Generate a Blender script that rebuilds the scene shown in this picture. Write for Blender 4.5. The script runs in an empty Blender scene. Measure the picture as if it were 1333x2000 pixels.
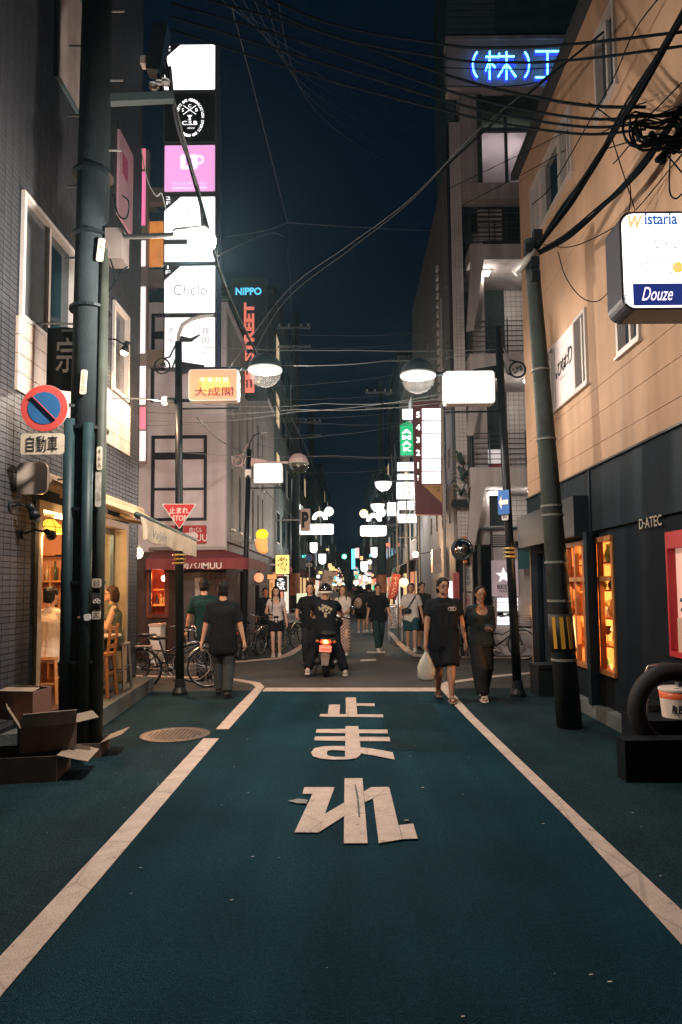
import bpy, bmesh, math, random
from mathutils import Vector, Matrix
random.seed(7)
sc = bpy.context.scene
COL = sc.collection
V = Vector
# ------------------------------------------------------------------ camera
F, CX, CY, CAMZ = 1333.0, 666.5, 1000.0, 1.65        # photo pixels, 24 mm lens held upright
PITCH, ROLL = math.radians(4.0), math.radians(-0.6)
fwd = V((0, math.cos(PITCH), math.sin(PITCH)))
up0 = V((0, -math.sin(PITCH), math.cos(PITCH)))
rt0 = V((1, 0, 0))
rt = rt0 * math.cos(ROLL) + up0 * math.sin(ROLL)
upv = -rt0 * math.sin(ROLL) + up0 * math.cos(ROLL)
_d = V((0, 1, 0))
SX = (F * _d.dot(rt) / _d.dot(fwd) - (683 - CX)) / 2000
SY = (145 + F * _d.dot(upv) / _d.dot(fwd)) / 2000
cd = bpy.data.cameras.new('camera')
cd.sensor_fit = 'VERTICAL'; cd.sensor_height = 36; cd.sensor_width = 24
cd.lens = F / 2000 * 36; cd.shift_x = SX; cd.shift_y = SY
cd.clip_start = 0.05; cd.clip_end = 2000
cam = bpy.data.objects.new('camera', cd); COL.objects.link(cam)
M = Matrix.Identity(4)
for i in range(3):
    M[i][0], M[i][1], M[i][2] = rt[i], upv[i], -fwd[i]
M[2][3] = CAMZ
cam.matrix_world = M
sc.camera = cam
O = V((0, 0, CAMZ))
TS = bpy.data.scenes.new('scratch')                     # scratch scene for text and remesh evaluation, removed at the end
def evaluated(ob):
    TS.view_layers[0].update(); dg = TS.view_layers[0].depsgraph
    return bpy.data.meshes.new_from_object(ob.evaluated_get(dg))
# ------------------------------------------------------------------ world, exposure
wd = bpy.data.worlds.new('World'); sc.world = wd; wd.use_nodes = True
wn = wd.node_tree.nodes; wl = wd.node_tree.links
bg = wn['Background']
skt = wn.new('ShaderNodeTexSky'); skt.sky_type = 'NISHITA'; skt.sun_disc = False
skt.sun_elevation = math.radians(-4); skt.sun_rotation = math.radians(200)
mx = wn.new('ShaderNodeMix'); mx.data_type = 'RGBA'; mx.blend_type = 'MIX'
mx.inputs[0].default_value = 0.9                      # city night glow over the last blue of the sky
wl.new(skt.outputs[0], mx.inputs[6]); mx.inputs[7].default_value = (0.010, 0.046, 0.115, 1)
wl.new(mx.outputs[2], bg.inputs[0]); bg.inputs[1].default_value = 0.1
vs = sc.view_settings
vs.view_transform = 'Standard'; vs.look = 'None'; vs.exposure = 0.0; vs.gamma = 1.0; vs.use_curve_mapping = False
cy = sc.cycles
cy.use_denoising = True; cy.use_adaptive_sampling = True; cy.adaptive_threshold = 0.02; cy.max_bounces = 6; cy.diffuse_bounces = 3; cy.glossy_bounces = 3
cy.transmission_bounces = 4; cy.transparent_max_bounces = 8; cy.sample_clamp_indirect = 4.0
cy.caustics_reflective = False; cy.caustics_refractive = False

def ray(x, y):
    return rt * ((x - CX + SX * 2000) / F) + upv * ((CY - y + SY * 2000) / F) + fwd
def W(x, y, Y):                                       # photo pixel on the plane Y
    d = ray(x, y); return O + d * (Y / d.y)
def WX(x, y, X):                                      # photo pixel on a wall X
    d = ray(x, y); return O + d * (X / d.x)
def G(x, y, z=0.0):                                   # photo pixel on the ground
    d = ray(x, y); return O + d * ((z - CAMZ) / d.z)
def PIX(p):
    q = V(p) - O; zc = q.dot(fwd)
    return (CX + F * q.dot(rt) / zc - SX * 2000, CY - F * q.dot(upv) / zc + SY * 2000, zc)
# ------------------------------------------------------------------ materials
MATS = {}
def mat(name, col, rough=0.6, metal=0.0, emit=None, es=0.0, noise=0.0, ns=6.0, bump=0.0, bs=80.0, streak=0.0, trans=0.0, spec=0.3, speck=0.0, wear=None, tracks=0.0):
    if name in MATS: return MATS[name]
    m = bpy.data.materials.new(name); m.use_nodes = True
    n, l = m.node_tree.nodes, m.node_tree.links
    b = n['Principled BSDF']
    b.inputs['Base Color'].default_value = (*col, 1)
    b.inputs['Roughness'].default_value = rough
    b.inputs['Metallic'].default_value = metal
    b.inputs['Specular IOR Level'].default_value = spec
    if trans: b.inputs['Transmission Weight'].default_value = trans
    if emit:
        b.inputs['Emission Color'].default_value = (*emit, 1); b.inputs['Emission Strength'].default_value = es
    if noise or bump or streak or speck or tracks:
        tc = n.new('ShaderNodeTexCoord')
        src = None
        def mul(prev, fac_out, amt):
            r = n.new('ShaderNodeMapRange'); r.inputs[1].default_value = 0.3; r.inputs[2].default_value = 0.7
            r.inputs[3].default_value = 1 - amt; r.inputs[4].default_value = 1 + amt * 0.6
            l.new(fac_out, r.inputs[0])
            x = n.new('ShaderNodeMix'); x.data_type = 'RGBA'; x.blend_type = 'MULTIPLY'; x.inputs[0].default_value = 1
            if prev is None: x.inputs[6].default_value = (*col, 1)
            else: l.new(prev, x.inputs[6])
            l.new(r.outputs[0], x.inputs[7])
            return x.outputs[2]
        if noise:
            t = n.new('ShaderNodeTexNoise'); t.inputs['Scale'].default_value = ns; t.inputs['Detail'].default_value = 5
            l.new(tc.outputs['Object'], t.inputs[0]); src = mul(src, t.outputs[0], noise)
        if streak:
            mp = n.new('ShaderNodeMapping'); mp.inputs['Scale'].default_value = (2.6, 2.6, 0.16)
            l.new(tc.outputs['Object'], mp.inputs[0])
            t = n.new('ShaderNodeTexNoise'); t.inputs['Scale'].default_value = 1.6; t.inputs['Detail'].default_value = 6
            l.new(mp.outputs[0], t.inputs[0]); src = mul(src, t.outputs[0], streak)
        if tracks:                                        # tyre-worn lengthwise bands and coarse stone
            mp = n.new('ShaderNodeMapping'); mp.inputs['Scale'].default_value = (1.6, .10, 1)
            l.new(tc.outputs['Object'], mp.inputs[0])
            t = n.new('ShaderNodeTexNoise'); t.inputs['Scale'].default_value = 1.3; t.inputs['Detail'].default_value = 6
            l.new(mp.outputs[0], t.inputs[0]); src = mul(src, t.outputs[0], tracks)
            t = n.new('ShaderNodeTexNoise'); t.inputs['Scale'].default_value = 38; t.inputs['Detail'].default_value = 4
            l.new(tc.outputs['Object'], t.inputs[0]); src = mul(src, t.outputs[0], tracks * .9)
        if speck:
            t = n.new('ShaderNodeTexNoise'); t.inputs['Scale'].default_value = 140; t.inputs['Detail'].default_value = 3
            l.new(tc.outputs['Object'], t.inputs[0]); src = mul(src, t.outputs[0], speck)
        if wear:                                          # worn-through spots and hairline cracks
            t = n.new('ShaderNodeTexNoise'); t.inputs['Scale'].default_value = 9; t.inputs['Detail'].default_value = 9; t.inputs['Roughness'].default_value = .75
            l.new(tc.outputs['Object'], t.inputs[0])
            vr = n.new('ShaderNodeTexVoronoi'); vr.feature = 'DISTANCE_TO_EDGE'; vr.inputs['Scale'].default_value = 1.3; l.new(tc.outputs['Object'], vr.inputs[0])
            r1 = n.new('ShaderNodeMapRange'); r1.inputs[1].default_value = .60; r1.inputs[2].default_value = .68; l.new(t.outputs[0], r1.inputs[0])
            r2 = n.new('ShaderNodeMapRange'); r2.inputs[1].default_value = .012; r2.inputs[2].default_value = .004; r2.inputs[4].default_value = .28; l.new(vr.outputs[0], r2.inputs[0])
            ad = n.new('ShaderNodeMath'); ad.operation = 'MAXIMUM'; l.new(r1.outputs[0], ad.inputs[0]); l.new(r2.outputs[0], ad.inputs[1])
            x = n.new('ShaderNodeMix'); x.data_type = 'RGBA'; l.new(ad.outputs[0], x.inputs[0]); l.new(src, x.inputs[6]); x.inputs[7].default_value = (*wear, 1); src = x.outputs[2]
        if src is not None: l.new(src, b.inputs['Base Color'])
        if bump:
            t = n.new('ShaderNodeTexNoise'); t.inputs['Scale'].default_value = bs; t.inputs['Detail'].default_value = 4
            l.new(tc.outputs['Object'], t.inputs[0])
            bp = n.new('ShaderNodeBump'); bp.inputs['Strength'].default_value = bump; bp.inputs['Distance'].default_value = 0.02
            l.new(t.outputs[0], bp.inputs['Height']); l.new(bp.outputs[0], b.inputs['Normal'])
    MATS[name] = m
    return m
def emat(name, col, s):
    return mat(name, tuple(min(.8, c) for c in col), 0.5, emit=col, es=s)
def glassmat(name, tint=(0.9, 0.95, 1.0), clear=0.75, rough=0.04):
    if name in MATS: return MATS[name]
    m = bpy.data.materials.new(name); m.use_nodes = True
    n, l = m.node_tree.nodes, m.node_tree.links
    n.remove(n['Principled BSDF']); out = n['Material Output']
    tr = n.new('ShaderNodeBsdfTransparent'); tr.inputs[0].default_value = (*tint, 1)
    gl = n.new('ShaderNodeBsdfGlossy'); gl.inputs['Roughness'].default_value = rough
    mxs = n.new('ShaderNodeMixShader'); mxs.inputs[0].default_value = 1 - clear
    l.new(tr.outputs[0], mxs.inputs[1]); l.new(gl.outputs[0], mxs.inputs[2]); l.new(mxs.outputs[0], out.inputs[0])
    MATS[name] = m; return m
def milkmat(name, col=(1, .96, .9), clear=0.55):
    if name in MATS: return MATS[name]
    m = bpy.data.materials.new(name); m.use_nodes = True
    n, l = m.node_tree.nodes, m.node_tree.links
    n.remove(n['Principled BSDF']); out = n['Material Output']
    tr = n.new('ShaderNodeBsdfTransparent')
    tl = n.new('ShaderNodeBsdfTranslucent'); tl.inputs[0].default_value = (*col, 1)
    mxs = n.new('ShaderNodeMixShader'); mxs.inputs[0].default_value = 1 - clear
    l.new(tr.outputs[0], mxs.inputs[1]); l.new(tl.outputs[0], mxs.inputs[2]); l.new(mxs.outputs[0], out.inputs[0])
    MATS[name] = m; return m
# ------------------------------------------------------------------ mesh building
BASE = {}
class MB:
    def __init__(s): s.v, s.f = [], []
    def add(s, vs_, fs_):
        o = len(s.v); s.v += [V(p) for p in vs_]; s.f += [tuple(i + o for i in f) for f in fs_]; return s
    def boxm(s, a, b):
        x0, y0, z0 = a; x1, y1, z1 = b
        return s.add([(x0, y0, z0), (x1, y0, z0), (x1, y1, z0), (x0, y1, z0), (x0, y0, z1), (x1, y0, z1), (x1, y1, z1), (x0, y1, z1)],
                     [(0, 3, 2, 1), (4, 5, 6, 7), (0, 1, 5, 4), (1, 2, 6, 5), (2, 3, 7, 6), (3, 0, 4, 7)])
    def box(s, c, d):
        return s.boxm((c[0] - d[0] / 2, c[1] - d[1] / 2, c[2] - d[2] / 2), (c[0] + d[0] / 2, c[1] + d[1] / 2, c[2] + d[2] / 2))
    def obox(s, c, d, R):                              # oriented box
        m = MB().box((0, 0, 0), d); return s.add([R @ p + V(c) for p in m.v], m.f)
    def bar(s, p0, p1, w, h, up=(0, 0, 1)):
        p0, p1 = V(p0), V(p1); d = (p1 - p0); L = d.length; d.normalize()
        a = d.cross(V(up))
        if a.length < 1e-4: a = d.cross(V((0, 1, 0)))
        a.normalize(); b = a.cross(d)
        vs_ = []
        for q in (p0, p1):
            for sa, sb in ((-1, -1), (1, -1), (1, 1), (-1, 1)): vs_.append(q + a * sa * w / 2 + b * sb * h / 2)
        return s.add(vs_, [(0, 1, 2, 3), (7, 6, 5, 4), (0, 4, 5, 1), (1, 5, 6, 2), (2, 6, 7, 3), (3, 7, 4, 0)])
    def rings(s, rs, close0=True, close1=True):
        o = len(s.v); n = len(rs[0])
        for r in rs: s.v += [V(p) for p in r]
        for k in range(len(rs) - 1):
            for i in range(n):
                j = (i + 1) % n
                s.f.append((o + k * n + i, o + k * n + j, o + (k + 1) * n + j, o + (k + 1) * n + i))
        if close0: s.f.append(tuple(o + i for i in reversed(range(n))))
        if close1: s.f.append(tuple(o + (len(rs) - 1) * n + i for i in range(n)))
        return s
    def cyl(s, p0, p1, r0, r1=None, n=12):
        if r1 is None: r1 = r0
        p0, p1 = V(p0), V(p1); d = (p1 - p0).normalized()
        a = d.cross(V((0, 0, 1)) if abs(d.z) < .9 else V((1, 0, 0))).normalized(); b = d.cross(a)
        C = [(math.cos(2 * math.pi * i / n), math.sin(2 * math.pi * i / n)) for i in range(n)]
        return s.rings([[p + a * c * r + b * t * r for c, t in C] for p, r in ((p0, r0), (p1, r1))])
    def cap(s, p0, p1, r0, r1=None, n=10):             # round cone
        if r1 is None: r1 = r0
        p0, p1 = V(p0), V(p1); d = p1 - p0
        d = d.normalized() if d.length > 1e-6 else V((0, 0, 1))
        a = d.cross(V((0, 0, 1)) if abs(d.z) < .9 else V((1, 0, 0))).normalized(); b = d.cross(a)
        C = [(math.cos(2 * math.pi * i / n), math.sin(2 * math.pi * i / n)) for i in range(n)]
        rs = []
        for t in (-85, -55, -25, 0): t = math.radians(t); rs.append((p0 + d * math.sin(t) * r0, r0 * math.cos(t)))
        for t in (0, 25, 55, 85): t = math.radians(t); rs.append((p1 + d * math.sin(t) * r1, r1 * math.cos(t)))
        return s.rings([[p + a * c * r + b * q * r for c, q in C] for p, r in rs])
    def tube(s, pts, r, n=6, closed=False):
        pts = [V(p) for p in pts]; rs = []; prev = None
        for i, p in enumerate(pts):
            if closed: d = pts[(i + 1) % len(pts)] - pts[i - 1]
            else: d = pts[min(i + 1, len(pts) - 1)] - pts[max(i - 1, 0)]
            d.normalize()
            a = d.cross(V((0, 0, 1)) if abs(d.z) < .95 else V((1, 0, 0))).normalized() if prev is None else (prev - d * prev.dot(d)).normalized()
            prev = a; b = d.cross(a)
            rr = r(i / (len(pts) - 1)) if callable(r) else r
            rs.append([p + a * math.cos(2 * math.pi * k / n) * rr + b * math.sin(2 * math.pi * k / n) * rr for k in range(n)])
        if closed: return s.rings(rs + [rs[0]], False, False)
        return s.rings(rs)
    def lathe(s, prof, c=(0, 0, 0), n=16, axis='z', close=True):
        rs = []
        for r, h in prof:
            R = []
            for k in range(n):
                t = 2 * math.pi * k / n; x, y = r * math.cos(t), r * math.sin(t)
                p = {'z': (x, y, h), 'y': (x, h, y), 'x': (h, x, y)}[axis]
                R.append(V(c) + V(p))
            rs.append(R)
        return s.rings(rs, close, close)
    def ell(s, c, rx, ry, rz, n=12, m=8, R=None):
        rs = []
        for k in range(m + 1):
            t = -math.pi / 2 + math.pi * k / m; t = max(-1.5, min(1.5, t))
            ring = []
            for i in range(n):
                a = 2 * math.pi * i / n
                p = V((rx * math.cos(t) * math.cos(a), ry * math.cos(t) * math.sin(a), rz * math.sin(t)))
                ring.append(V(c) + (R @ p if R else p))
            rs.append(ring)
        return s.rings(rs)
    def torus(s, c, R, r, axis='x', n=28, m=8, flat=1.0):
        rs = []
        for k in range(n + 1):
            t = 2 * math.pi * k / n; ring = []
            for j in range(m):
                a = 2 * math.pi * j / m; q = R + r * math.cos(a); h = r * flat * math.sin(a)
                p = {'x': (h, q * math.cos(t), q * math.sin(t)), 'y': (q * math.cos(t), h, q * math.sin(t)), 'z': (q * math.cos(t), q * math.sin(t), h)}[axis]
                ring.append(V(c) + V(p))
            rs.append(ring)
        return s.rings(rs, False, False)
    def ext(s, poly, o, U, Vv, t, N=None):             # 2-D outline extruded by t along N
        U, Vv, o = V(U), V(Vv), V(o); N = V(N) if N else U.cross(Vv).normalized()
        a = [o + U * p[0] + Vv * p[1] for p in poly]; b = [p + N * t for p in a]; n = len(a); k = len(s.v)
        s.v += a + b
        s.f.append(tuple(k + i for i in reversed(range(n)))); s.f.append(tuple(k + n + i for i in range(n)))
        for i in range(n): j = (i + 1) % n; s.f.append((k + i, k + j, k + n + j, k + n + i))
        return s
    def mesh(s, name, off=None):
        me = bpy.data.meshes.new(name)
        me.from_pydata([tuple(p - off) if off else tuple(p) for p in s.v], [], s.f); me.update(); return me
    def build(s, name, m, parent=None, smooth=False, label=None):
        off = BASE.get(parent.name) if parent else None
        me = s.mesh(name, off)
        bm = bmesh.new(); bm.from_mesh(me); bmesh.ops.recalc_face_normals(bm, faces=bm.faces); bm.to_mesh(me); bm.free()
        me.materials.append(m)
        if smooth:
            for p in me.polygons: p.use_smooth = True
        o = bpy.data.objects.new(name, me); COL.objects.link(o)
        if parent:
            o.parent = parent
            if off is not None: BASE[o.name] = off
        if label: o['label'] = label
        return o
def tag(o, label, cat=None, group=None, kind=None):
    o['label'] = label
    if cat: o['category'] = cat
    if group: o['group'] = group
    if kind: o['kind'] = kind
    return o
def thing(name, label, cat, loc=(0, 0, 0), group=None):
    o = bpy.data.objects.new(name, None); COL.objects.link(o); o.empty_display_size = .2
    o.location = V(loc); BASE[o.name] = V(loc)
    return tag(o, label, cat, group)
def copy_tree(o, parent=None):
    c = o.copy(); COL.objects.link(c); c.parent = parent
    if parent: c.matrix_parent_inverse = Matrix.Identity(4)
    for ch in list(o.children): copy_tree(ch, c)
    return c
def struct(o): o['kind'] = 'structure'; return o
def rrect(w, h, r, n=5, cx=0, cy_=0):
    pts = []
    for sx, sy, a0 in ((1, 1, 0), (-1, 1, 90), (-1, -1, 180), (1, -1, 270)):
        for k in range(n + 1):
            a = math.radians(a0 + 90 * k / n)
            pts.append((cx + sx * (w / 2 - r) + r * math.cos(a), cy_ + sy * (h / 2 - r) + r * math.sin(a)))
    return pts
XR, ZU = V((1, 0, 0)), V((0, 0, 1))
YL, YR = V((0, 1, 0)), V((0, -1, 0))                   # reading direction on left / right walls
def text(body, c, w, h, m, parent, U=XR, Vv=ZU, name='lettering', t=0.004, bold=0.0, spacing=1.0, shear=0.0, vertical=False):
    cu = bpy.data.curves.new('t', 'FONT')
    cu.body = '\n'.join(body) if vertical else body
    cu.align_x = 'CENTER'; cu.size = 1; cu.offset = bold; cu.space_character = spacing; cu.shear = shear; cu.resolution_u = 3
    ob = bpy.data.objects.new('t', cu); TS.collection.objects.link(ob)
    me = evaluated(ob)
    vs_ = [v.co.copy() for v in me.vertices]; fs = [tuple(p.vertices) for p in me.polygons]
    bpy.data.objects.remove(ob); bpy.data.curves.remove(cu); bpy.data.meshes.remove(me)
    if not vs_: return None
    x0, x1 = min(p.x for p in vs_), max(p.x for p in vs_); y0, y1 = min(p.y for p in vs_), max(p.y for p in vs_)
    sx = w / (x1 - x0) if w else None; sy = h / (y1 - y0) if h else None
    if sx is None: sx = sy
    if sy is None: sy = sx
    N = V(U).cross(V(Vv)).normalized(); mb = MB()
    pts = [V(c) + V(U) * (p.x - (x0 + x1) / 2) * sx + V(Vv) * (p.y - (y0 + y1) / 2) * sy + N * t for p in vs_]
    mb.add(pts, fs)
    off = BASE.get(parent.name) if parent else None
    me = mb.mesh(name, off); me.materials.append(m)
    o = bpy.data.objects.new(name, me); COL.objects.link(o)
    if parent: o.parent = parent
    return o
def tiles(parent, o, U, Vv, u0, u1, v0, v1, pu, pv, j, t, m, ex=(), nparts=300, name='tile', vis=None):
    """tiles laid one by one on a wall: the ones that show largest as parts, the rest joined"""
    U, Vv, o = V(U), V(Vv), V(o); N = U.cross(Vv).normalized(); cells = []
    nu, nv = int((u1 - u0) / pu), int((v1 - v0) / pv)
    for a in range(nu):
        for b in range(nv):
            ua, vb = u0 + a * pu, v0 + b * pv
            if any(ua + pu > e[0] + .01 and ua < e[1] - .01 and vb + pv > e[2] + .005 and vb < e[3] - .005 for e in ex): continue
            c = o + U * (ua + pu / 2) + Vv * (vb + pv / 2)
            x, y, z = PIX(c)
            sz = 0
            if z > .5 and 0 < x < 1333 and 0 < y < 2000 and (vis is None or vis(x, y)):
                x2, y2, _ = PIX(c + U * pu); sz = abs(x2 - x) * 1333 / z
            cells.append((sz, c))
    cells.sort(key=lambda q: -q[0])
    dummy = MB(); w, h = pu - j, pv - j
    def one(mb, c, dt=0):
        q = [c + U * sx * w / 2 + Vv * sy * h / 2 for sx, sy in ((-1, -1), (1, -1), (1, 1), (-1, 1))]
        mb.add(q + [p + N * (t + dt) for p in q], [(4, 5, 6, 7), (0, 1, 5, 4), (1, 2, 6, 5), (2, 3, 7, 6), (3, 0, 4, 7)])
    one(dummy, V((0, 0, 0))); me = dummy.mesh(name); me.materials.append(m)
    off = BASE.get(parent.name, V((0, 0, 0)))
    rest = MB()
    for k, (sz, c) in enumerate(cells):
        if k < nparts and sz > 0:
            ob = bpy.data.objects.new(name, me); COL.objects.link(ob); ob.parent = parent
            ob.location = c - off + N * random.uniform(-.0015, .0015)
        else: one(rest, c, random.uniform(-.0015, .0015))
    if rest.v:
        ob = rest.build(name, m, parent); ob['kind'] = 'stuff'
def plight(name, p, w, col, r=0.05, parent=None, spot=None, aim=None):
    ld = bpy.data.lights.new(name, 'SPOT' if spot else 'POINT'); ld.energy = w; ld.color = col; ld.shadow_soft_size = r
    if spot: ld.spot_size = math.radians(spot); ld.spot_blend = .6
    o = bpy.data.objects.new(name, ld); COL.objects.link(o)
    q = V(p)
    if parent:
        o.parent = parent; q = q - BASE.get(parent.name, V((0, 0, 0)))
    o.location = q
    if aim: o.rotation_euler = (V(aim) - V(p)).to_track_quat('-Z', 'Y').to_euler()
    return o
def remesh(mb, vox, smooth=3):
    me = mb.mesh('tmp'); ob = bpy.data.objects.new('tmp', me); TS.collection.objects.link(ob)
    r = ob.modifiers.new('r', 'REMESH'); r.mode = 'VOXEL'; r.voxel_size = vox
    s_ = ob.modifiers.new('s', 'SMOOTH'); s_.factor = .5; s_.iterations = smooth
    m2 = evaluated(ob)
    out = MB().add([v.co.copy() for v in m2.vertices], [tuple(p.vertices) for p in m2.polygons])
    bpy.data.objects.remove(ob); bpy.data.meshes.remove(me); bpy.data.meshes.remove(m2)
    return out
# common materials
asphalt = mat('asphalt', (0.0090, 0.048, 0.068), 0.9, spec=.06, noise=.3, ns=.9, bump=.9, bs=110, speck=.75, tracks=.34)
asphalt2 = mat('worn_asphalt', (0.085, 0.085, 0.082), 0.9, spec=.08, noise=.35, ns=.8, bump=.6, bs=200, speck=.5)
paint = mat('road_paint', (0.53, 0.43, 0.37), 0.8, noise=.16, ns=7, bump=.4, bs=150, speck=.25, spec=.1, wear=(.05, .07, .075))
black = mat('black_paint', (0.012, 0.016, 0.02), 0.45)
blackmetal = mat('black_metal', (0.009, 0.013, 0.017), 0.4, spec=.25, noise=.3, ns=20)
steel = mat('grey_steel', (0.35, 0.36, 0.36), 0.4, metal=.7, noise=.2, ns=12)
white = mat('white_paint', (0.75, 0.73, 0.70), 0.5, noise=.08)
rubber = mat('rubber', (0.012, 0.013, 0.015), 0.7, bump=.2, bs=60)
cablem = mat('cable_black', (0.003, 0.005, 0.007), 0.8, spec=.05)
cablel = mat('cable_grey', (0.14, 0.145, 0.14), 0.7, spec=.1)
brass = mat('brass', (0.55, 0.42, 0.15), 0.35, metal=.6)
wood = mat('warm_wood', (0.42, 0.19, 0.07), 0.5, noise=.25, ns=14, streak=.3)
darkwood = mat('dark_wood', (0.07, 0.04, 0.035), 0.6, streak=.4, noise=.2)
glass = glassmat('window_glass', (.75, .85, .9), .72)
darkglass = mat('dark_window_glass', (0.012, 0.03, 0.04), 0.08, spec=.8)
# ================================================================== GROUND AND MARKINGS
g = MB().add([(-70, -30, 0), (70, -30, 0), (70, 260, 0), (-70, 260, 0)], [(0, 1, 2, 3)]).build('road', asphalt); struct(g)
g['label'] = 'dark teal asphalt street between the buildings'
g = MB().add([(-60, 11.05, .004), (60, 11.05, .004), (60, 15.9, .004), (-60, 15.9, .004)], [(0, 1, 2, 3)]).build('cross_street', asphalt2); struct(g)
g = MB().add([(-2.9, 15.9, .005), (2.5, 15.9, .005), (2.5, 149, .005), (-2.9, 149, .005)], [(0, 1, 2, 3)]).build('far_street', mat('far_asphalt', (.04, .055, .06), .8, spec=.15, noise=.3, ns=.7, bump=.4, bs=200, speck=.3)); struct(g)
ZK = [0.009]
def onroad(mb, pts):
    ZK[0] += 0.0004; z = ZK[0]
    q = [G(x, y, z) for x, y in pts]; mb.add(q + [V((p.x, p.y, z - .004)) for p in q],
        [tuple(range(len(q)))] + [(i, (i + 1) % len(q), len(q) + (i + 1) % len(q), len(q) + i) for i in range(len(q))])
def band(mb, outer, inner):
    ZK[0] += 0.0004; z = ZK[0]; n = len(outer)
    a = [G(x, y, z) for x, y in outer]; b = [G(x, y, z) for x, y in inner]
    mb.add(a + b, [(i, i + 1, n + i + 1, n + i) for i in range(n - 1)])
def marking(name, label, fn):
    mb = MB(); ZK[0] = 0.009; fn(mb); o = mb.build(name, paint); tag(o, label, 'road marking', 'painted road markings'); return o
def shoulder(label, pts):
    q = [G(x, y, .003) if len(p_) == 2 else V((x, y, .003)) for p_ in pts for x, y in [p_[:2]]]
    o = MB().add(q, [tuple(range(len(q)))]).build('road_shoulder', shm); struct(o); o['label'] = label
shm = mat('shoulder_asphalt', (.017, .044, .055), .9, spec=.06, noise=.4, ns=1.1, bump=.9, bs=110, speck=.75, tracks=.3)
shoulder('greyer asphalt strip between the right edge line and the shop', [(1390, 1880), (1120, 1600), (918, 1400), (874, 1345), (3.2, 11.05, 0), (3.2, 2.0, 0)])
shoulder('greyer asphalt strip between the left edge line and the cafe step', [(-60, 1950), (-3.6, 3.0, 0), (-3.6, 11.05, 0), (500, 1345), (413, 1442), (0, 1905)])
pm_ = mat('patched_asphalt', (.010, .040, .052), .9, spec=.06, noise=.4, ns=1.5, bump=.9, bs=110, speck=.75, tracks=.3)
o = MB().add([(x, y, .0032) for x, y in [(.35, 7.0), (1.1, 6.9), (1.15, 9.6), (.42, 9.7)]], [(0, 1, 2, 3)]).build('asphalt_patch', pm_); struct(o)
marking('edge_line', 'long white edge line running along the left from the near left corner to the manhole',
        lambda m: onroad(m, [(-90, 1965), (-90, 2048), (0, 1947), (428, 1442), (398, 1442), (0, 1868)]))
marking('edge_line', 'short white edge line beyond the manhole that bends left at the corner',
        lambda m: band(m, [(422, 1424), (466, 1376), (500, 1342), (493, 1336), (463, 1330), (431, 1326), (340, 1323), (200, 1320)],
                       [(447, 1424), (490, 1376), (517, 1341), (508, 1333), (468, 1326), (418, 1322), (340, 1320), (200, 1317)]))
marking('edge_line', 'long white edge line on the right sweeping past the man in sandals and bending right',
        lambda m: band(m, [(1400, 1925), (1333, 1846), (1110, 1600), (909, 1400), (890, 1379), (863, 1348), (858, 1338), (868, 1332), (888, 1329), (964, 1319), (1046, 1312), (1130, 1306)],
                       [(1400, 1840), (1333, 1778), (1140, 1600), (928, 1400), (908, 1379), (884, 1352), (879, 1343), (884, 1336), (893, 1333), (964, 1323), (1046, 1315), (1130, 1309)]))
marking('stop_line', 'white stop line across the lane in front of the scooter', lambda m: onroad(m, [(519, 1343), (856, 1343), (860, 1350), (513, 1350)]))
marking('edge_line', 'white line at the far left corner by the feet of the woman in shorts',
        lambda m: band(m, [(300, 1298), (461, 1291), (540, 1284), (562, 1275), (582, 1263), (600, 1250)], [(300, 1301), (461, 1294), (548, 1287), (572, 1279), (591, 1266), (607, 1250)]))
marking('edge_line', 'white line curving at the far right corner under the man with the crossbody bag',
        lambda m: band(m, [(757, 1234), (776, 1258), (793, 1274), (808, 1282), (850, 1284), (1080, 1286)], [(765, 1234), (786, 1256), (803, 1270), (815, 1277), (850, 1281), (1080, 1284)]))
marking('stop_line', 'short worn white dash behind the walking man in green trousers', lambda m: (onroad(m, [(718, 1272), (752, 1272), (752, 1275), (716, 1275)])))
marking('stop_line', 'faint worn white dash in the middle of the crossing', lambda m: (onroad(m, [(706, 1288), (735, 1287.5), (735, 1290), (704, 1290.5)])))
def R7(pts): return [(540 + .24 * x, 1340 + .24 * y) for x, y in pts]
lt = thing('road_lettering', 'large white stop word painted in three characters down the lane', 'lettering', (0, 7, 0))
def stroke(polys, label):
    mb = MB(); ZK[0] = .009
    for p in polys: onroad(mb, R7(p))
    mb.build('character', paint, lt, label=label)
stroke([[(565, 92), (648, 92), (659, 226), (567, 226)], [(655, 140), (800, 140), (802, 162), (657, 159)], [(430, 150), (520, 150), (515, 226), (420, 226)], [(358, 227), (868, 230), (872, 252), (354, 247)]], 'farthest painted character')
stroke([[(563, 325), (668, 325), (690, 545), (680, 565), (560, 576)], [(328, 350), (562, 348), (562, 382), (322, 378)], [(670, 352), (905, 354), (908, 384), (672, 382)],
        [(316, 410), (560, 408), (560, 445), (310, 440)], [(675, 412), (922, 414), (928, 448), (676, 446)],
        [(560, 488), (480, 486), (380, 490), (310, 505), (283, 540), (410, 546), (420, 525), (460, 518), (558, 525)],
        [(283, 540), (300, 570), (360, 588), (470, 598), (580, 596), (650, 586), (681, 564), (560, 575), (480, 575), (420, 566), (410, 546)],
        [(682, 498), (760, 505), (850, 520), (948, 538), (965, 596), (880, 580), (780, 560), (688, 546)]], 'middle painted character')
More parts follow.
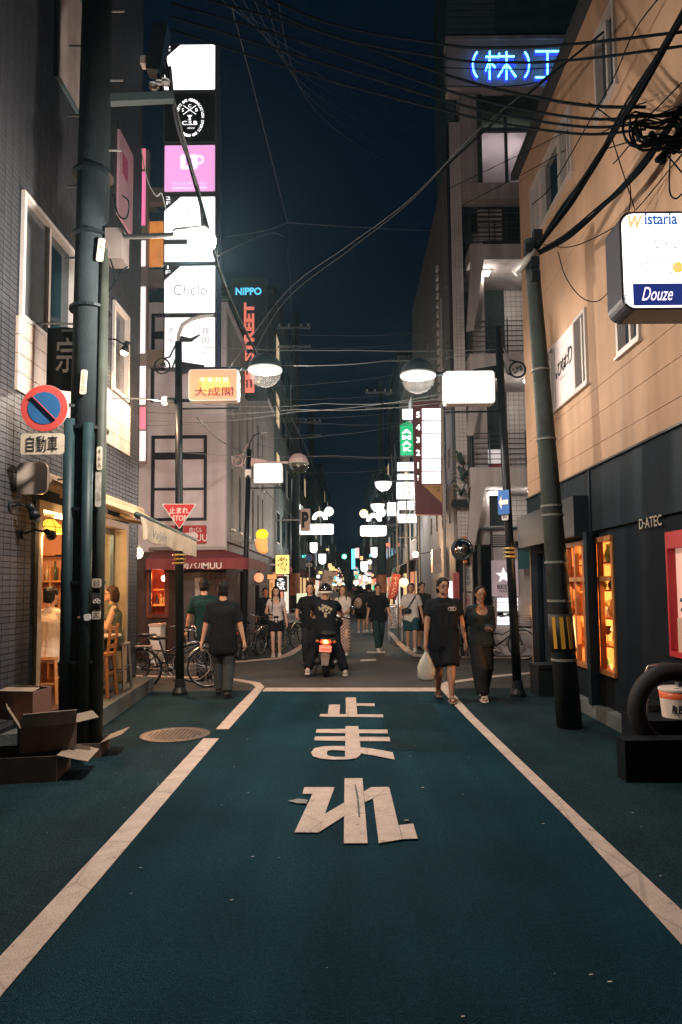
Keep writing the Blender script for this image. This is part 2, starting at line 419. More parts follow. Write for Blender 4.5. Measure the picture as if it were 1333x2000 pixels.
stroke([[(228, 822), (317, 822), (295, 876), (213, 876)], [(320, 822), (474, 822), (341, 1190), (148, 1190)], [(395, 1040), (552, 948), (552, 1058), (346, 1188)],
        [(556, 750), (702, 748), (744, 1278), (550, 1278)], [(712, 857), (772, 822), (919, 820), (800, 904), (722, 945)],
        [(801, 905), (920, 823), (995, 1132), (1026, 1245), (835, 1278), (788, 914)], [(999, 1131), (1115, 1118), (1150, 1240), (1029, 1244)]], 'nearest painted character, cracked between its strips')
mb = MB(); onroad(mb, R7([(95, 932), (180, 915), (255, 925), (250, 955), (170, 952)])); onroad(mb, R7([(1040, 1085), (1075, 1083), (1078, 1094), (1045, 1096)]))
mb.build('paint_smear', mat('thin_paint', (.2, .21, .2), .8, noise=.5, ns=40), lt)
mb = MB(); ZK[0] = .0135; onroad(mb, R7([(636, 798), (648, 800), (672, 900), (684, 1060), (668, 1062), (655, 910)])); mb.build('scratch', mat('scratch', (.12, .12, .12), .8, noise=.5, ns=30), lt)
# manhole
mh = thing('manhole_cover', 'round iron manhole cover beside the gap in the left edge line', 'manhole', G(343, 1436))
c = G(343, 1436); iron = mat('cast_iron', (.11, .10, .09), .5, metal=.4, noise=.3, ns=9)
MB().lathe([(.335, .004), (.37, .006), (.385, .006), (.385, .012), (.37, .013), (.362, .008), (.335, .008)], (c.x, c.y, 0), 40).build('frame', iron, mh)
MB().lathe([(.33, .002), (.33, .010), (.30, .012), (.0005, .012)], (c.x, c.y, 0), 36).build('lid', iron, mh)
mb = MB()
for i in range(-6, 7):
    for j in range(-6, 7):
        if math.hypot(i, j) * .046 < .285: mb.box((c.x + i * .046, c.y + j * .046, .0145), (.028, .028, .006))
mb.build('stud', iron, mh)['kind'] = 'stuff'
mb = MB()
for k in range(70):
    x, y = random.uniform(-2.2, 2.6), random.uniform(2.5, 10.5); s = random.uniform(.004, .012)
    mb.add([(x, y, .012), (x + s * 2, y + s * .3, .013), (x + s * 1.7, y + s, .012), (x + s * .2, y + s * .8, .012)], [(0, 1, 2, 3)])
o = mb.build('litter', mat('paper_scrap', (.55, .5, .45), .8)); tag(o, 'tiny pale scraps and gum spots scattered over the asphalt', 'litter', kind='stuff')
mb = MB()
a = G(683, 1650, .0006); mb.box((a.x, 2.3, .0022), (.005, 5.0, .001)); mb.build('road_seam', mat('seam', (.006, .026, .036), .95, spec=.05), g)
# ================================================================== LEFT: TILED BUILDING WITH THE CAFE
FX = -3.5; E = 11.3
bt = mat('dark_tile', (.046, .048, .055), .45, noise=.22, ns=7, bump=.1, bs=50)
grout = mat('dark_grout', (.012, .016, .02), .8)
cream = mat('cream_metal', (.60, .48, .42), .45, noise=.12, ns=5, streak=.25)
bb = thing('tiled_building', 'dark brick-tiled building on the left with an open cafe at street level', 'building', (FX, 9, 0))
OP = (7.72, 10.62, .22, 2.56)                                            # cafe opening: y0, y1, z0, z1
wins = [(7.12, 8.56, 4.56, 5.98), (9.97, 10.68, 4.60, 5.98), (7.86, 9.35, 7.85, 9.6)]
def wallcut(mb, x, th, y0, y1, z0, z1, holes):                           # wall slab on plane x with rectangular holes
    ys = sorted({y0, y1, *[h[0] for h in holes], *[h[1] for h in holes]}); zs = sorted({z0, z1, *[h[2] for h in holes], *[h[3] for h in holes]})
    for a, b in zip(ys, ys[1:]):
        for c_, d in zip(zs, zs[1:]):
            if a < y0 or b > y1 or any(a >= h[0] - 1e-6 and b <= h[1] + 1e-6 and c_ >= h[2] - 1e-6 and d <= h[3] + 1e-6 for h in holes): continue
            mb.boxm((min(x, x + th), a, c_), (max(x, x + th), b, d))
mb = MB(); wallcut(mb, FX - .012, -.25, 0.5, E, 0, 16, [(OP[0] - .1, OP[1] + .1, 0, OP[3] + .1)] + wins); mb.build('wall', grout, bb)
MB().boxm((-9, E - .25, 0), (FX - .262, E - .003, 16)).build('wall', grout, bb)
PAN = (7.06, 10.75, 3.75, 4.56)
tiles(bb, (FX - .012, 0, 0), YL, ZU, 5.4, E, .25, 12, .15, .0625, .008, .012, bt,
      [(OP[0] - .1, OP[1] + .1, OP[2] - .1, OP[3] + .38), PAN] + wins + [(10.05, 10.75, 7.35, 8.75)], 300, 'tile', lambda x, y: not 125 < x < 210 and y < 1400)
tiles(bb, (FX, E - .003, 0), V((-1, 0, 0)), ZU, 0, 1.2, .25, 12, .15, .0625, .008, .012, bt, (), 0)
for k in range(4):
    z = 3.75 + k * .2025
    MB().boxm((FX - .011, PAN[0], z + .004), (FX + .025, PAN[1], z + .1985)).build('siding_board', cream, bb)
def wall_window(parent, x, sgn, y0, y1, z0, z1, split, fm, pm, dep=.12):
    """framed window on a wall of plane x; sgn = side it faces"""
    wr = None; t = .05
    mb = MB()
    for a in ((y0, y1, z0, z0 + t), (y0, y1, z1 - t, z1), (y0, y0 + t, z0 + t, z1 - t), (y1 - t, y1, z0 + t, z1 - t)):
        mb.boxm((x - sgn * dep, a[0], a[2]), (x + sgn * .03, a[1], a[3])) if sgn > 0 else mb.boxm((x + sgn * .03, a[0], a[2]), (x - sgn * dep, a[1], a[3]))
    f = mb.build('window', fm, parent)
    ys = [y0 + t] + [y0 + (y1 - y0) * s for s in split] + [y1 - t]
    for k, (a, b) in enumerate(zip(ys, ys[1:])):
        xx = x - sgn * (.05 + .02 * (k % 2))
        MB().box((xx, (a + b) / 2, (z0 + z1) / 2), (.012, b - a, z1 - z0 - 2 * t)).build('pane', pm if not isinstance(pm, list) else pm[k], f)
        if k: MB().box((x - sgn * .03, a, (z0 + z1) / 2), (.05, .05, z1 - z0 - 2 * t)).build('mullion', fm, f)
    return f
paleframe = mat('pale_frame', (.6, .56, .53), .4, noise=.1)
pinklit = mat('frosted_pane', (.55, .47, .45), .25, noise=.15, ns=3, streak=.3)
wall_window(bb, FX, 1, *wins[0], [.5], paleframe, [mat('grey_pane', (.10, .11, .12), .12, spec=.8, noise=.3, ns=2), darkglass])
wall_window(bb, FX, 1, *wins[1], [], paleframe, mat('grey_pane', (0, 0, 0)))
wall_window(bb, FX, 1, *wins[2], [.6], mat('teal_frame', (.08, .12, .13), .5), pinklit)
# pink poster on the tiles beyond the pole
ps = thing('wall_poster', 'tall pink and white panel on the tiled wall high beyond the utility pole', 'sign', (FX, 10.4, 8))
MB().boxm((FX - .01, 10.07, 7.37), (FX + .03, 10.73, 8.73)).build('panel', mat('pink_panel', (.75, .45, .55), .4, noise=.2, ns=2), ps)
MB().boxm((FX + .031, 10.2, 8.1), (FX + .036, 10.45, 8.45)).build('print', mat('pink_print', (.6, .12, .25), .4, noise=.4, ns=9), ps)
# cafe opening
fr = mat('cream_frame', (.68, .55, .36), .45, noise=.1)
y0, y1, z0, z1 = OP
mb = MB()
mb.boxm((FX - .25, y0 - .1, z0 - .22), (FX + .03, y0, z1 + .1)); mb.boxm((FX - .25, y1, z0 - .22), (FX + .03, y1 + .1, z1 + .1)); mb.boxm((FX - .25, y0, z1), (FX + .03, y1, z1 + .1))
mb.build('door_frame', fr, bb)
RM = mat('cafe_wall', (.55, .25, .13), .7, noise=.12, ns=2)
rx = -6.6
MB().boxm((rx - .1, 7.0, .1), (rx, 13, 3)).build('cafe_back_wall', RM, bb)
MB().boxm((-4.2, 11.0, .1), (FX - .262, 11.04, 3)).build('cafe_side_wall', mat('cafe_cream_wall', (.6, .42, .26), .7, noise=.1), bb); MB().boxm((rx, 11.0, .1), (-4.2, 11.04, 3)).build('cafe_side_wall', RM, bb)
MB().boxm((rx, 6.9, .1), (FX - .262, 7.0, 3)).build('cafe_side_wall', RM, bb)
MB().boxm((rx, 7.0, 2.75), (FX - .262, 11, 2.85)).build('cafe_ceiling', mat('cafe_ceiling', (.6, .45, .3), .8), bb)
MB().boxm((rx, 7.0, .02), (FX - .02, 11, .22)).build('cafe_floor', mat('cafe_floor', (.10, .06, .04), .5, noise=.3), bb)
# sliding door leaf of dark metal and posters at the far end of the opening
mb = MB(); mb.boxm((FX - .2, 9.98, .22), (FX - .15, 10.04, 2.55)); mb.boxm((FX - .2, 10.55, .22), (FX - .15, 10.61, 2.55)); mb.boxm((FX - .2, 10.04, 2.48), (FX - .15, 10.55, 2.55)); mb.boxm((FX - .2, 10.04, .22), (FX - .15, 10.55, .9))
lf = mb.build('door_leaf', mat('door_grey', (.2, .24, .24), .35, metal=.4), bb)
MB().boxm((FX - .18, 10.04, .9), (FX - .17, 10.55, 2.48)).build('pane', glass, lf)
# concrete step
st = MB(); sp = [(-3.5, 6.9), (-2.86, 7.2), (-2.95, 8.0), (-3.2, 11.25), (-3.5, 11.35)]
st.ext(sp, (0, 0, 0), (1, 0, 0), (0, 1, 0), .21); o = st.build('concrete_step', mat('step_concrete', (.10, .115, .11), .8, noise=.35, ns=4, bump=.4, bs=60)); tag(o, 'low concrete step along the cafe front', 'step')
# awning
aw = thing('cafe_awning', 'cream retractable awning with sagging valance over the cafe', 'awning', (FX, 9, 2.8))
awm = mat('awning_cream', (.66, .50, .32), .7, noise=.2, ns=3, streak=.2)
mb = MB(); mb.ext(rrect(.2, .16, .05), (FX + .12, 7.15, 2.86), (1, 0, 0), (0, 0, 1), 3.75, N=(0, 1, 0)); mb.build('cassette', awm, aw)
MB().ext(rrect(.32, .34, .07), (FX + .17, 7.12, 2.82), (1, 0, 0), (0, 0, 1), .04, N=(0, 1, 0)).build('end_cap', mat('cap_cream', (.6, .5, .42), .5, noise=.1), aw)
n = 10; a0, a1 = V((FX + .2, 7.5, 2.88)), V((FX + .2, 10.75, 2.88)); b0, b1 = V((-2.33, 7.5, 2.46)), V((-2.33, 10.28, 2.36))
mb = MB(); top = []; 
for k in range(n + 1):
    t = k / n; top.append((a0.lerp(a1, t), b0.lerp(b1, t) + V((0, 0, -.01 * math.sin(t * 9)))))
mb.add([p for q in top for p in (q[0], q[0].lerp(q[1], .5) + V((0, 0, -.03)), q[1])] + [p + V((0, 0, -.006)) for q in top for p in (q[0], q[0].lerp(q[1], .5) + V((0, 0, -.03)), q[1])],
       [(3 * k + j, 3 * k + j + 1, 3 * k + j + 4, 3 * k + j + 3) for k in range(n) for j in range(2)] + [(33 + 3 * k + j, 33 + 3 * k + j + 1, 33 + 3 * k + j + 4, 33 + 3 * k + j + 3) for k in range(n) for j in range(2)])
mb.build('fabric', awm, aw, True)
MB().cyl(b0 + V((0, -.03, 0)), b1 + V((0, .05, 0)), .035).build('front_bar', mat('bar_dark', (.06, .08, .07), .5), aw, True)
mb = MB(); vv = []
for k in range(25):
    t = k / 24; p = b0.lerp(b1, t); w_ = .014 * math.sin(k * 1.3) + (.02 if k < 2 else 0)
    vv += [p + V((.03, 0, -.01)), p + V((.035 + w_, 0, -.12)), p + V((.03 + w_ * 1.6, 0, -.25 + .012 * math.sin(k * .9) + (.0 if k > 1 else -.02)))]
mb.add(vv + [p - V((.008, 0, 0)) for p in vv], [(3 * k + j, 3 * k + 3 + j, 3 * k + 4 + j, 3 * k + 1 + j) for k in range(24) for j in range(2)] + [(75 + 3 * k + j, 75 + 3 * k + 3 + j, 75 + 3 * k + 4 + j, 75 + 3 * k + 1 + j) for k in range(24) for j in range(2)])
mb.build('valance', mat('valance_cream', (.55, .45, .33), .75, noise=.25, ns=4), aw, True)
text('Vallée', V((-2.25, 8.1, 2.27)), .6, .1, black, aw, U=YL, shear=.3)
for yy in (8.0, 10.1):
    MB().bar((FX + .1, yy, 2.75), ((FX - 2.36) / 2 + .1, yy + .12, 2.5), .05, .04).build('arm', awm, aw)
    MB().bar(((FX - 2.36) / 2 + .1, yy + .12, 2.5), (-2.36, yy, 2.4), .04, .035).build('arm', awm, aw)
# wall lamps
def lampcone(mb, p, d, r, L):                                             # small bell shade
    d = V(d).normalized(); q = V(p)
    mb.cyl(q, q + d * L * .45, r * .55, r * .6, 14); mb.cyl(q + d * L * .45, q + d * L, r * .6, r, 14)
warm = (1.0, .62, .30)
def spotlamp(label, base, head, aim, w, r=.06, on=True, lampmat=None):
    t = thing('wall_spotlight', label, 'lamp', base, 'small wall spotlights')
    base, head = V(base), V(head); d = (V(aim) - head).normalized()
    MB().cyl(base, base + V((.02, 0, 0)), .05).build('mount', blackmetal, t)
    MB().tube([base, base.lerp(head, .5) + V((0, 0, .04)), head], .012).build('arm', blackmetal, t)
    mb = MB(); lampcone(mb, head - d * .06, d, r, .16); mb.build('shade', blackmetal, t, True)
    MB().ell(head + d * .10, r * .8, r * .8, r * .8).build('bulb', emat('bulb_warm', (1, .72, .42), 14) if on else white, t, True)
    if on: plight('lamp_light', head + d * .2, w, (1.0, .70, .42), .05, t, 130, V(head) + d * 2)
    return t
p = WX(45, 1043, FX); spotlamp('small spotlight on the tiles left of the cafe doorway, turned along the wall', p, p + V((.22, .12, .02)), p + V((.05, 2, -.35)), 60)
p = WX(20, 990, FX); spotlamp('unlit black spotlight on the tiles above the other one by the cafe', p, p + V((.2, .05, -.02)), p + V((.5, .5, -1)), 0, on=False)
p = WX(205, 668, FX); spotlamp('clip-on spotlight on the upper tiles right of the pole, aimed down at the siding', p + V((0, 0, .05)), p + V((.28, .1, -.02)), p + V((.0, .05, -1)), 34, .07)
# bulb on a stalk out from the wall
t = thing('wall_spotlight', 'glowing warm spotlight on a long thin stalk below the upper window', 'lamp', WX(215, 780, FX), 'small wall spotlights')
p = WX(215, 778, FX); q = W(322, 783, 10.6)
MB().tube([p, p.lerp(q, .6) + V((0, 0, .02)), q], .012).build('arm', steel, t); MB().cyl(q + V((.16, 0, 0)), q + V((.04, 0, 0)), .05).build('housing', blackmetal, t)
MB().ell(q - V((.0, 0, 0)), .05, .06, .07).build('bulb', emat('bulb_hot', (1, .66, .40), 18), t, True)
plight('lamp_light', q - V((.1, .1, .05)), 95, (1, .62, .38), .05, t)
# corner bulb
t = thing('corner_lamp', 'bare glaring warm bulb at the corner of the tiled building beside the bar', 'lamp', W(270, 1080, 12.2))
q = W(270, 1080, 12.2); MB().ell(q, .085, .085, .1).build('bulb', emat('bulb_glare', (1, .60, .33), 30), t, True)
MB().tube([q + V((0, 0, .08)), q + V((-.1, 0, .2)), q + V((-.35, -.6, .25))], .012).build('arm', blackmetal, t)
MB().cyl(q + V((0, 0, .06)), q + V((0, 0, .14)), .045).build('socket', blackmetal, t)
plight('lamp_light', q + V((.16, -.1, -.02)), 170, (1, .50, .25), .05, t)
# pendant in the cafe
t = thing('pendant_lamp', 'yellow leaded glass pendant lamp inside the cafe', 'lamp', W(96, 1030, 8.6))
q = W(98, 1034, 8.7); pm = mat('leaded_glass', (.8, .5, .08), .4, emit=(1.0, .50, .04), es=1.6, noise=.2)
mb = MB(); R = [(.05, .13), (.17, .02), (.19, -.05)]
mb.rings([[q + V((r * math.cos(a * math.pi / 4), r * math.sin(a * math.pi / 4), h)) for a in range(8)] for r, h in R], True, False); mb.build('shade', pm, t)
mb = MB()
for a in range(8):
    c_, s_ = math.cos(a * math.pi / 4), math.sin(a * math.pi / 4)
    mb.tube([q + V((r * 1.01 * c_, r * 1.01 * s_, h)) for r, h in R], .005, 4)
for r, h in R: mb.tube([q + V((r * 1.01 * math.cos(a * math.pi / 4), r * 1.01 * math.sin(a * math.pi / 4), h)) for a in range(9)], .005, 4)
mb.build('lead', blackmetal, t)
MB().cyl(q + V((0, 0, .12)), (q.x, q.y, 2.75), .006).build('cord', blackmetal, t)
plight('lamp_light', q + V((0, 0, -.14)), 60, (1, .55, .22), .06, t)
t = thing('ceiling_lamp', 'round warm ceiling lamp inside the cafe behind the pole', 'lamp', (-4.4, 9.9, 2.7))
MB().lathe([(.14, 2.75), (.14, 2.70), (.10, 2.67), (.001, 2.66)], (-3.95, 9.2, 0), 16).build('bowl', emat('cafe_bowl', (1, .68, .36), 5), t)
plight('lamp_light', (-3.95, 9.2, 2.5), 95, (1, .60, .30), .1, t)
# cafe furniture
def stool(label, x, y, z=.22, h=.62, back=False, m=wood):
    t = thing('stool' if not back else 'bar_chair', label, 'stool' if not back else 'chair', (x, y, z))
    MB().ext(rrect(.34, .34, .08), (x, y, z + h), (1, 0, 0), (0, 1, 0), .035).build('seat', m, t)
    for sx in (-1, 1):
        for sy in (-1, 1):
            MB().bar((x + sx * .17, y + sy * .17, z), (x + sx * .13, y + sy * .13, z + h), .035, .035).build('leg', m, t)
    mb = MB()
    for s_ in (-1, 1):
        mb.bar((x - .15, y + s_ * .15, z + .25), (x + .15, y + s_ * .15, z + .25), .022, .022); mb.bar((x + s_ * .15, y - .15, z + .32), (x + s_ * .15, y + .15, z + .32), .022, .022)
    mb.build('rail', m, t)
    if back:
        for s_ in (-1, 1): MB().bar((x + .15, y + s_ * .14, z + h), (x + .19, y + s_ * .14, z + h + .42), .03, .03).build('back_post', m, t)
        for k in range(3): MB().bar((x + .165 + .01 * k, y - .14, z + h + .12 + .12 * k), (x + .165 + .01 * k, y + .14, z + h + .12 + .12 * k), .02, .05).build('slat', m, t)
    return t
stool('grey bar stool under the seated woman in the cafe', -3.40, 10.02, .21, m=mat('stool_grey', (.25, .27, .26), .4, metal=.5))
stool('tall orange wooden chair facing the seated woman in the cafe doorway', -3.36, 9.25, .21, .55, True)
t = thing('cafe_table', 'small round cafe table in front of the seated woman', 'table', (-3.72, 9.7, .22))
MB().lathe([(.30, .98), (.31, .995), (.30, 1.01), (.001, 1.01)], (-3.52, 9.62, 0), 24).build('top', mat('pale_top', (.6, .5, .4), .4), t)
MB().cyl((-3.52, 9.62, .24), (-3.52, 9.62, .98), .03).build('leg', blackmetal, t); MB().lathe([(.2, .22), (.2, .235), (.04, .26)], (-3.52, 9.62, 0)).build('foot', blackmetal, t)
t = thing('cafe_table', 'narrow wooden table with a bottle inside the cafe', 'table', (-4.2, 9.4, .22))
MB().boxm((-4.5, 9.05, .93), (-3.98, 9.8, .965)).build('top', wood, t)
for dx in (-4.45, -4.03):
    for dy in (9.1, 9.75): MB().boxm((dx - .02, dy - .02, .22), (dx + .02, dy + .02, .93)).build('leg', wood, t)
def bottle(label, p, h=.26, m=None, r=.036):
    o = MB().lathe([(r, 0), (r, h * .55), (r * .4, h * .72), (r * .36, h), (.001, h)], p, 10).build('bottle', m or glassmat('bottle_glass', (.5, .35, .1), .6), None, True)
    return tag(o, label, 'bottle', 'bottles in the cafe')
bottle('clear glass bottle on the cafe table near the tiled wall', (-4.1, 9.15, .966), m=mat('bottle_pale', (.6, .5, .35), .15, noise=.2))
bottle('small dark pot beside the bottle on the cafe table', (-4.15, 9.35, .966), .14, mat('pot_dark', (.03, .03, .03), .3), .05)
sh = thing('bottle_shelf', 'tall orange wood shelf of bottles against the cafe end wall', 'shelf', (-4.9, 10.85, .22))
for k in range(5): MB().boxm((-5.5, 10.7, .5 + k * .42), (-4.3, 10.98, .53 + k * .42)).build('shelf_board', wood, sh)
for xx in (-5.5, -5.1, -4.7, -4.33): MB().boxm((xx, 10.69, .22), (xx + .03, 10.985, 2.0)).build('upright', wood, sh)
bm_ = [mat('bottle_%d' % k, c_, .2) for k, c_ in enumerate([(.03, .02, .02), (.3, .18, .05), (.5, .35, .2), (.05, .08, .04)])]
for k in range(4):
    for j in range(9):
        if j % 3 != 2 or k == 3: bottle('wine bottle standing on the cafe back shelf', (-5.42 + j * .125, 10.84, .531 + k * .42), random.uniform(.24, .31), bm_[(k * 3 + j) % 4])
# banner
t = thing('shop_banner', 'black fabric banner with one white brush character hung from the tiled wall', 'banner', W(118, 640, 7.55))
a, b_ = W(93, 640, 7.55), W(158, 764, 7.55)
mb = MB(); nn = 9
q = [(a.x + (b_.x - a.x) * i / nn, 7.55 + .03 * math.sin(i * 1.1) * (1 - j / 6 * .3), b_.z + (a.z - b_.z) * j / 6) for j in range(7) for i in range(nn + 1)]
mb.add(q, [(j * 10 + i, j * 10 + i + 1, j * 10 + i + 11, j * 10 + i + 10) for j in range(6) for i in range(nn)])
mb.build('cloth', mat('banner_black', (.010, .012, .014), .85), t, True)
text('宗', V(((a.x + b_.x) / 2 + .06, 7.50, (a.z + b_.z) / 2 + .03)), .26, .4, mat('banner_white', (.6, .57, .5), .8), t, name='character', bold=.01)
MB().tube([V((FX, 7.5, a.z + .03)), V((b_.x, 7.5, a.z + .02))], .012).build('rod', steel, t)
# cardboard boxes
card = mat('cardboard', (.15, .11, .09), .8, noise=.2, ns=8); card2 = mat('cardboard_pale', (.27, .21, .16), .8, noise=.15)
def carton(label, x, y, z, w, d, h, rz, flaps=(), m=card):
    t = thing('cardboard_box', label, 'box', (x, y, z), 'cardboard boxes by the cafe'); t.rotation_euler.z = rz; BASE[t.name] = V((0, 0, 0)); th = .008
    mb = MB(); mb.boxm((-w / 2, -d / 2, 0), (w / 2, d / 2, th)); mb.boxm((-w / 2, -d / 2, th), (-w / 2 + th, d / 2, h)); mb.boxm((w / 2 - th, -d / 2, th), (w / 2, d / 2, h))
    mb.boxm((-w / 2 + th, -d / 2, th), (w / 2 - th, -d / 2 + th, h)); mb.boxm((-w / 2 + th, d / 2 - th, th), (w / 2 - th, d / 2, h))
    mb.build('body', m, t)
    for side, ang in flaps:
        L = (w if side in 'lr' else d) * .42; a = math.radians(ang); mb = MB()
        if side == 'r': o_, U_, D_ = V((w / 2, -d / 2, h)), V((0, 1, 0)) * d, V((math.cos(a), 0, math.sin(a)))
        if side == 'l': o_, U_, D_ = V((-w / 2, -d / 2, h)), V((0, 1, 0)) * d, V((-math.cos(a), 0, math.sin(a)))
        if side == 'f': o_, U_, D_ = V((-w / 2, -d / 2, h)), V((1, 0, 0)) * w, V((0, -math.cos(a), math.sin(a)))
        if side == 'b': o_, U_, D_ = V((-w / 2, d / 2, h)), V((1, 0, 0)) * w, V((0, math.cos(a), math.sin(a)))
        mb.ext([(0.01, 0), (.99, 0), (.97, L), (.03, L)], o_, U_, D_, .006, N=D_.cross(U_.normalized())); mb.build('flap', card2, t)
    return t
p = G(60, 1525); carton('big open brown cardboard box at the bottom of the pile by the utility pole', p.x - .1, p.y + .15, 0, .62, .5, .22, .15, [('r', -15)])
carton('cardboard box with spread flaps standing on the bottom one of the pile', p.x + .0, p.y + .3, .225, .46, .42, .22, .5, [('r', 8), ('f', 50), ('l', 60)])
carton('closed reddish cardboard box stacked at the left edge with a green label', p.x - .3, p.y + .5, .455, .36, .3, .26, -.15, [('b', 172), ('f', 172)], mat('card_red', (.17, .09, .07), .8))
carton('low cardboard tray lying flat behind the pile', p.x + .05, p.y + .95, .0, .5, .4, .14, .1, [('r', 20)], card)
# ================================================================== LEFT: BAR BUILDING ACROSS THE SIDE STREET
wallw = mat('grey_render', (.58, .54, .58), .7, noise=.10, ns=1.5, bump=.15, bs=120, streak=.15)
wb = thing('bar_building', 'pale grey rendered building at the far left corner with a bar on the ground floor', 'building', (-4, 18, 0))
BF, BX = 16.0, -2.9
BS0 = 2.5                                                                # bar storey height
def frontcut(mb, y, th, x0, x1, z0, z1, holes):
    xs = sorted({x0, x1, *[h[0] for h in holes], *[h[1] for h in holes]}); zs = sorted({z0, z1, *[h[2] for h in holes], *[h[3] for h in holes]})
    for a, b in zip(xs, xs[1:]):
        for c_, d in zip(zs, zs[1:]):
            if any(a >= h[0] - 1e-6 and b <= h[1] + 1e-6 and c_ >= h[2] - 1e-6 and d <= h[3] + 1e-6 for h in holes): continue
            mb.boxm((a, y, c_), (b, y + th, d))
def rectW(x0, y0, x1, y1, Y):
    a, b = W(x0, y1, Y), W(x1, y0, Y); return (a.x, b.x, a.z, b.z)
w1 = rectW(295, 850, 405, 1018, BF); w2 = rectW(295, 612, 405, 786, BF)
bwin = rectW(291, 1112, 322, 1200, BF)
mb = MB(); frontcut(mb, BF, .2, -12, BX, BS0, 8.35, [w1, w2]); mb.build('wall', wallw, wb)
slits = []
for xx in (452, 467, 482, 493, 503, 512):
    d = WX(xx, 900, BX)
    if d.y > 16.25: slits += [(d.y, d.y + .34, 3.1, 4.6), (d.y, d.y + .34, 4.9, 6.9)]
mb = MB(); wallcut(mb, BX, -.2, BF + .2, 26.5, 2.75, 8.35, slits); mb.build('wall', mat('grey_siding', (.30, .29, .28), .7, streak=.35, noise=.12), wb)
MB().boxm((-12, BF - .04, 8.35), (BX + .04, 26.5, 8.5)).build('roof', wallw, wb)
for k, s in enumerate(slits):
    f = MB().boxm((BX - .14, s[0], s[2]), (BX - .12, s[1], s[3])).build('window', mat('slit_pane', (.42, .42, .46), .3), wb)
    MB().boxm((BX - .02, s[0] - .02, s[2] - .05), (BX + .06, s[1] + .04, s[2])).build('sill', white, f)
blackframe = mat('black_frame', (.02, .02, .028), .4); blind = mat('white_blind', (.62, .58, .64), .6, noise=.06)
def panelwin(r, Y):
    x0, x1, z0, z1 = r; t = .07; H_ = z1 - z0; xm = (x0 + x1) / 2
    f = MB(); f.boxm((x0, Y - .02, z0), (x1, Y + .1, z0 + t)); f.boxm((x0, Y - .02, z1 - t), (x1, Y + .1, z1)); f.boxm((x0, Y - .02, z0 + t), (x0 + t, Y + .1, z1 - t)); f.boxm((x1 - t, Y - .02, z0 + t), (x1, Y + .1, z1 - t))
    f = f.build('window', blackframe, wb)
    MB().boxm((x0 + t, Y - .01, z0 + H_ * .72), (x1 - t, Y + .09, z0 + H_ * .80)).build('transom', blackframe, f)
    MB().boxm((x0 + t, Y - .005, z0 + H_ * .36), (x1 - t, Y + .08, z0 + H_ * .385)).build('transom', blackframe, f)
    for a, b in ((z0 + t, z0 + H_ * .36), (z0 + H_ * .385, z0 + H_ * .72), (z0 + H_ * .8, z1 - t)):
        MB().boxm((x0 + t, Y + .05, a), (x1 - t, Y + .06, b)).build('pane', blind, f)
panelwin(w1, BF); panelwin(w2, BF)
for xx in (-6.6, -8.4): panelwin((xx, xx + 1.3, w1[2], w1[3]), BF); panelwin((xx, xx + 1.3, w2[2], w2[3]), BF)
# ground floor of the bar: dark boards, lit window, interior
mb = MB(); frontcut(mb, BF + .05, .12, -12, BX - .05, 0, BS0, [bwin, (-4.1, -3.5, .05, 2.1)]); mb.build('bar_front', darkwood, wb)
mb = MB(); wallcut(mb, BX - .06, -.12, BF + .17, 26.5, 0, 2.75, [(18.2, 19.4, .4, 2.1), (21.5, 22.4, 0, 2.1)]); mb.build('bar_front', darkwood, wb)
for k in range(15):
    x = -4.75 + k * .125
    if not (bwin[0] - .05 < x < bwin[1] + .05) and not -4.15 < x < -3.45: MB().boxm((x, BF + .02, .05), (x + .11, BF + .05, 2.15)).build('board', darkwood, wb)
for k in range(16): MB().boxm((BX - .06, BF + .3 + k * .13, .05), (BX - .035, BF + .41 + k * .13, 2.15)).build('board', darkwood, wb)
redwall = mat('bar_red_wall', (.55, .10, .05), .6, noise=.2)
MB().boxm((-6.5, 18.0, 0), (-3.2, 18.1, 2.6)).build('bar_back_wall', redwall, wb); MB().boxm((-6.5, BF + .2, 2.45), (-3.2, 18, 2.5)).build('bar_ceiling', mat('bar_ceil', (.4, .2, .1), .7), wb)
MB().boxm((-5.2, BF + .2, 0), (-5.1, 18, 2.45)).build('bar_side_wall', redwall, wb)
MB().boxm((-5.0, 17.4, 1.2), (-3.6, 17.9, 1.25)).build('shelf_board', wood, wb); MB().boxm((-5.0, 17.4, 1.6), (-3.6, 17.9, 1.63)).build('shelf_board', wood, wb)
for k in range(8):
    o = MB().lathe([(.04, 0), (.04, .15), (.015, .2), (.015, .27), (.001, .27)], (-4.95 + k * .1, 17.6, 1.251), 8).build('bottle', bm_[k % 4]); tag(o, 'liquor bottle on the shelf inside the red bar', 'bottle', 'bottles in the bar')
MB().boxm((-4.1, BF + .1, .05), (-3.5, BF + .14, 2.1)).build('door', mat('bar_door', (.10, .09, .10), .4, streak=.2), wb)
x0, x1, z0, z1 = bwin
mb = MB(); mb.boxm((x0 - .06, BF - .0, z0), (x0, BF + .17, z1)); mb.boxm((x1, BF - .0, z0), (x1 + .1, BF + .17, z1 + .1)); mb.boxm((x0 - .06, BF, z0 - .08), (x1 + .1, BF + .17, z0)); mb.build('bar_window_frame', mat('red_wood', (.2, .06, .04), .5, streak=.3), wb)
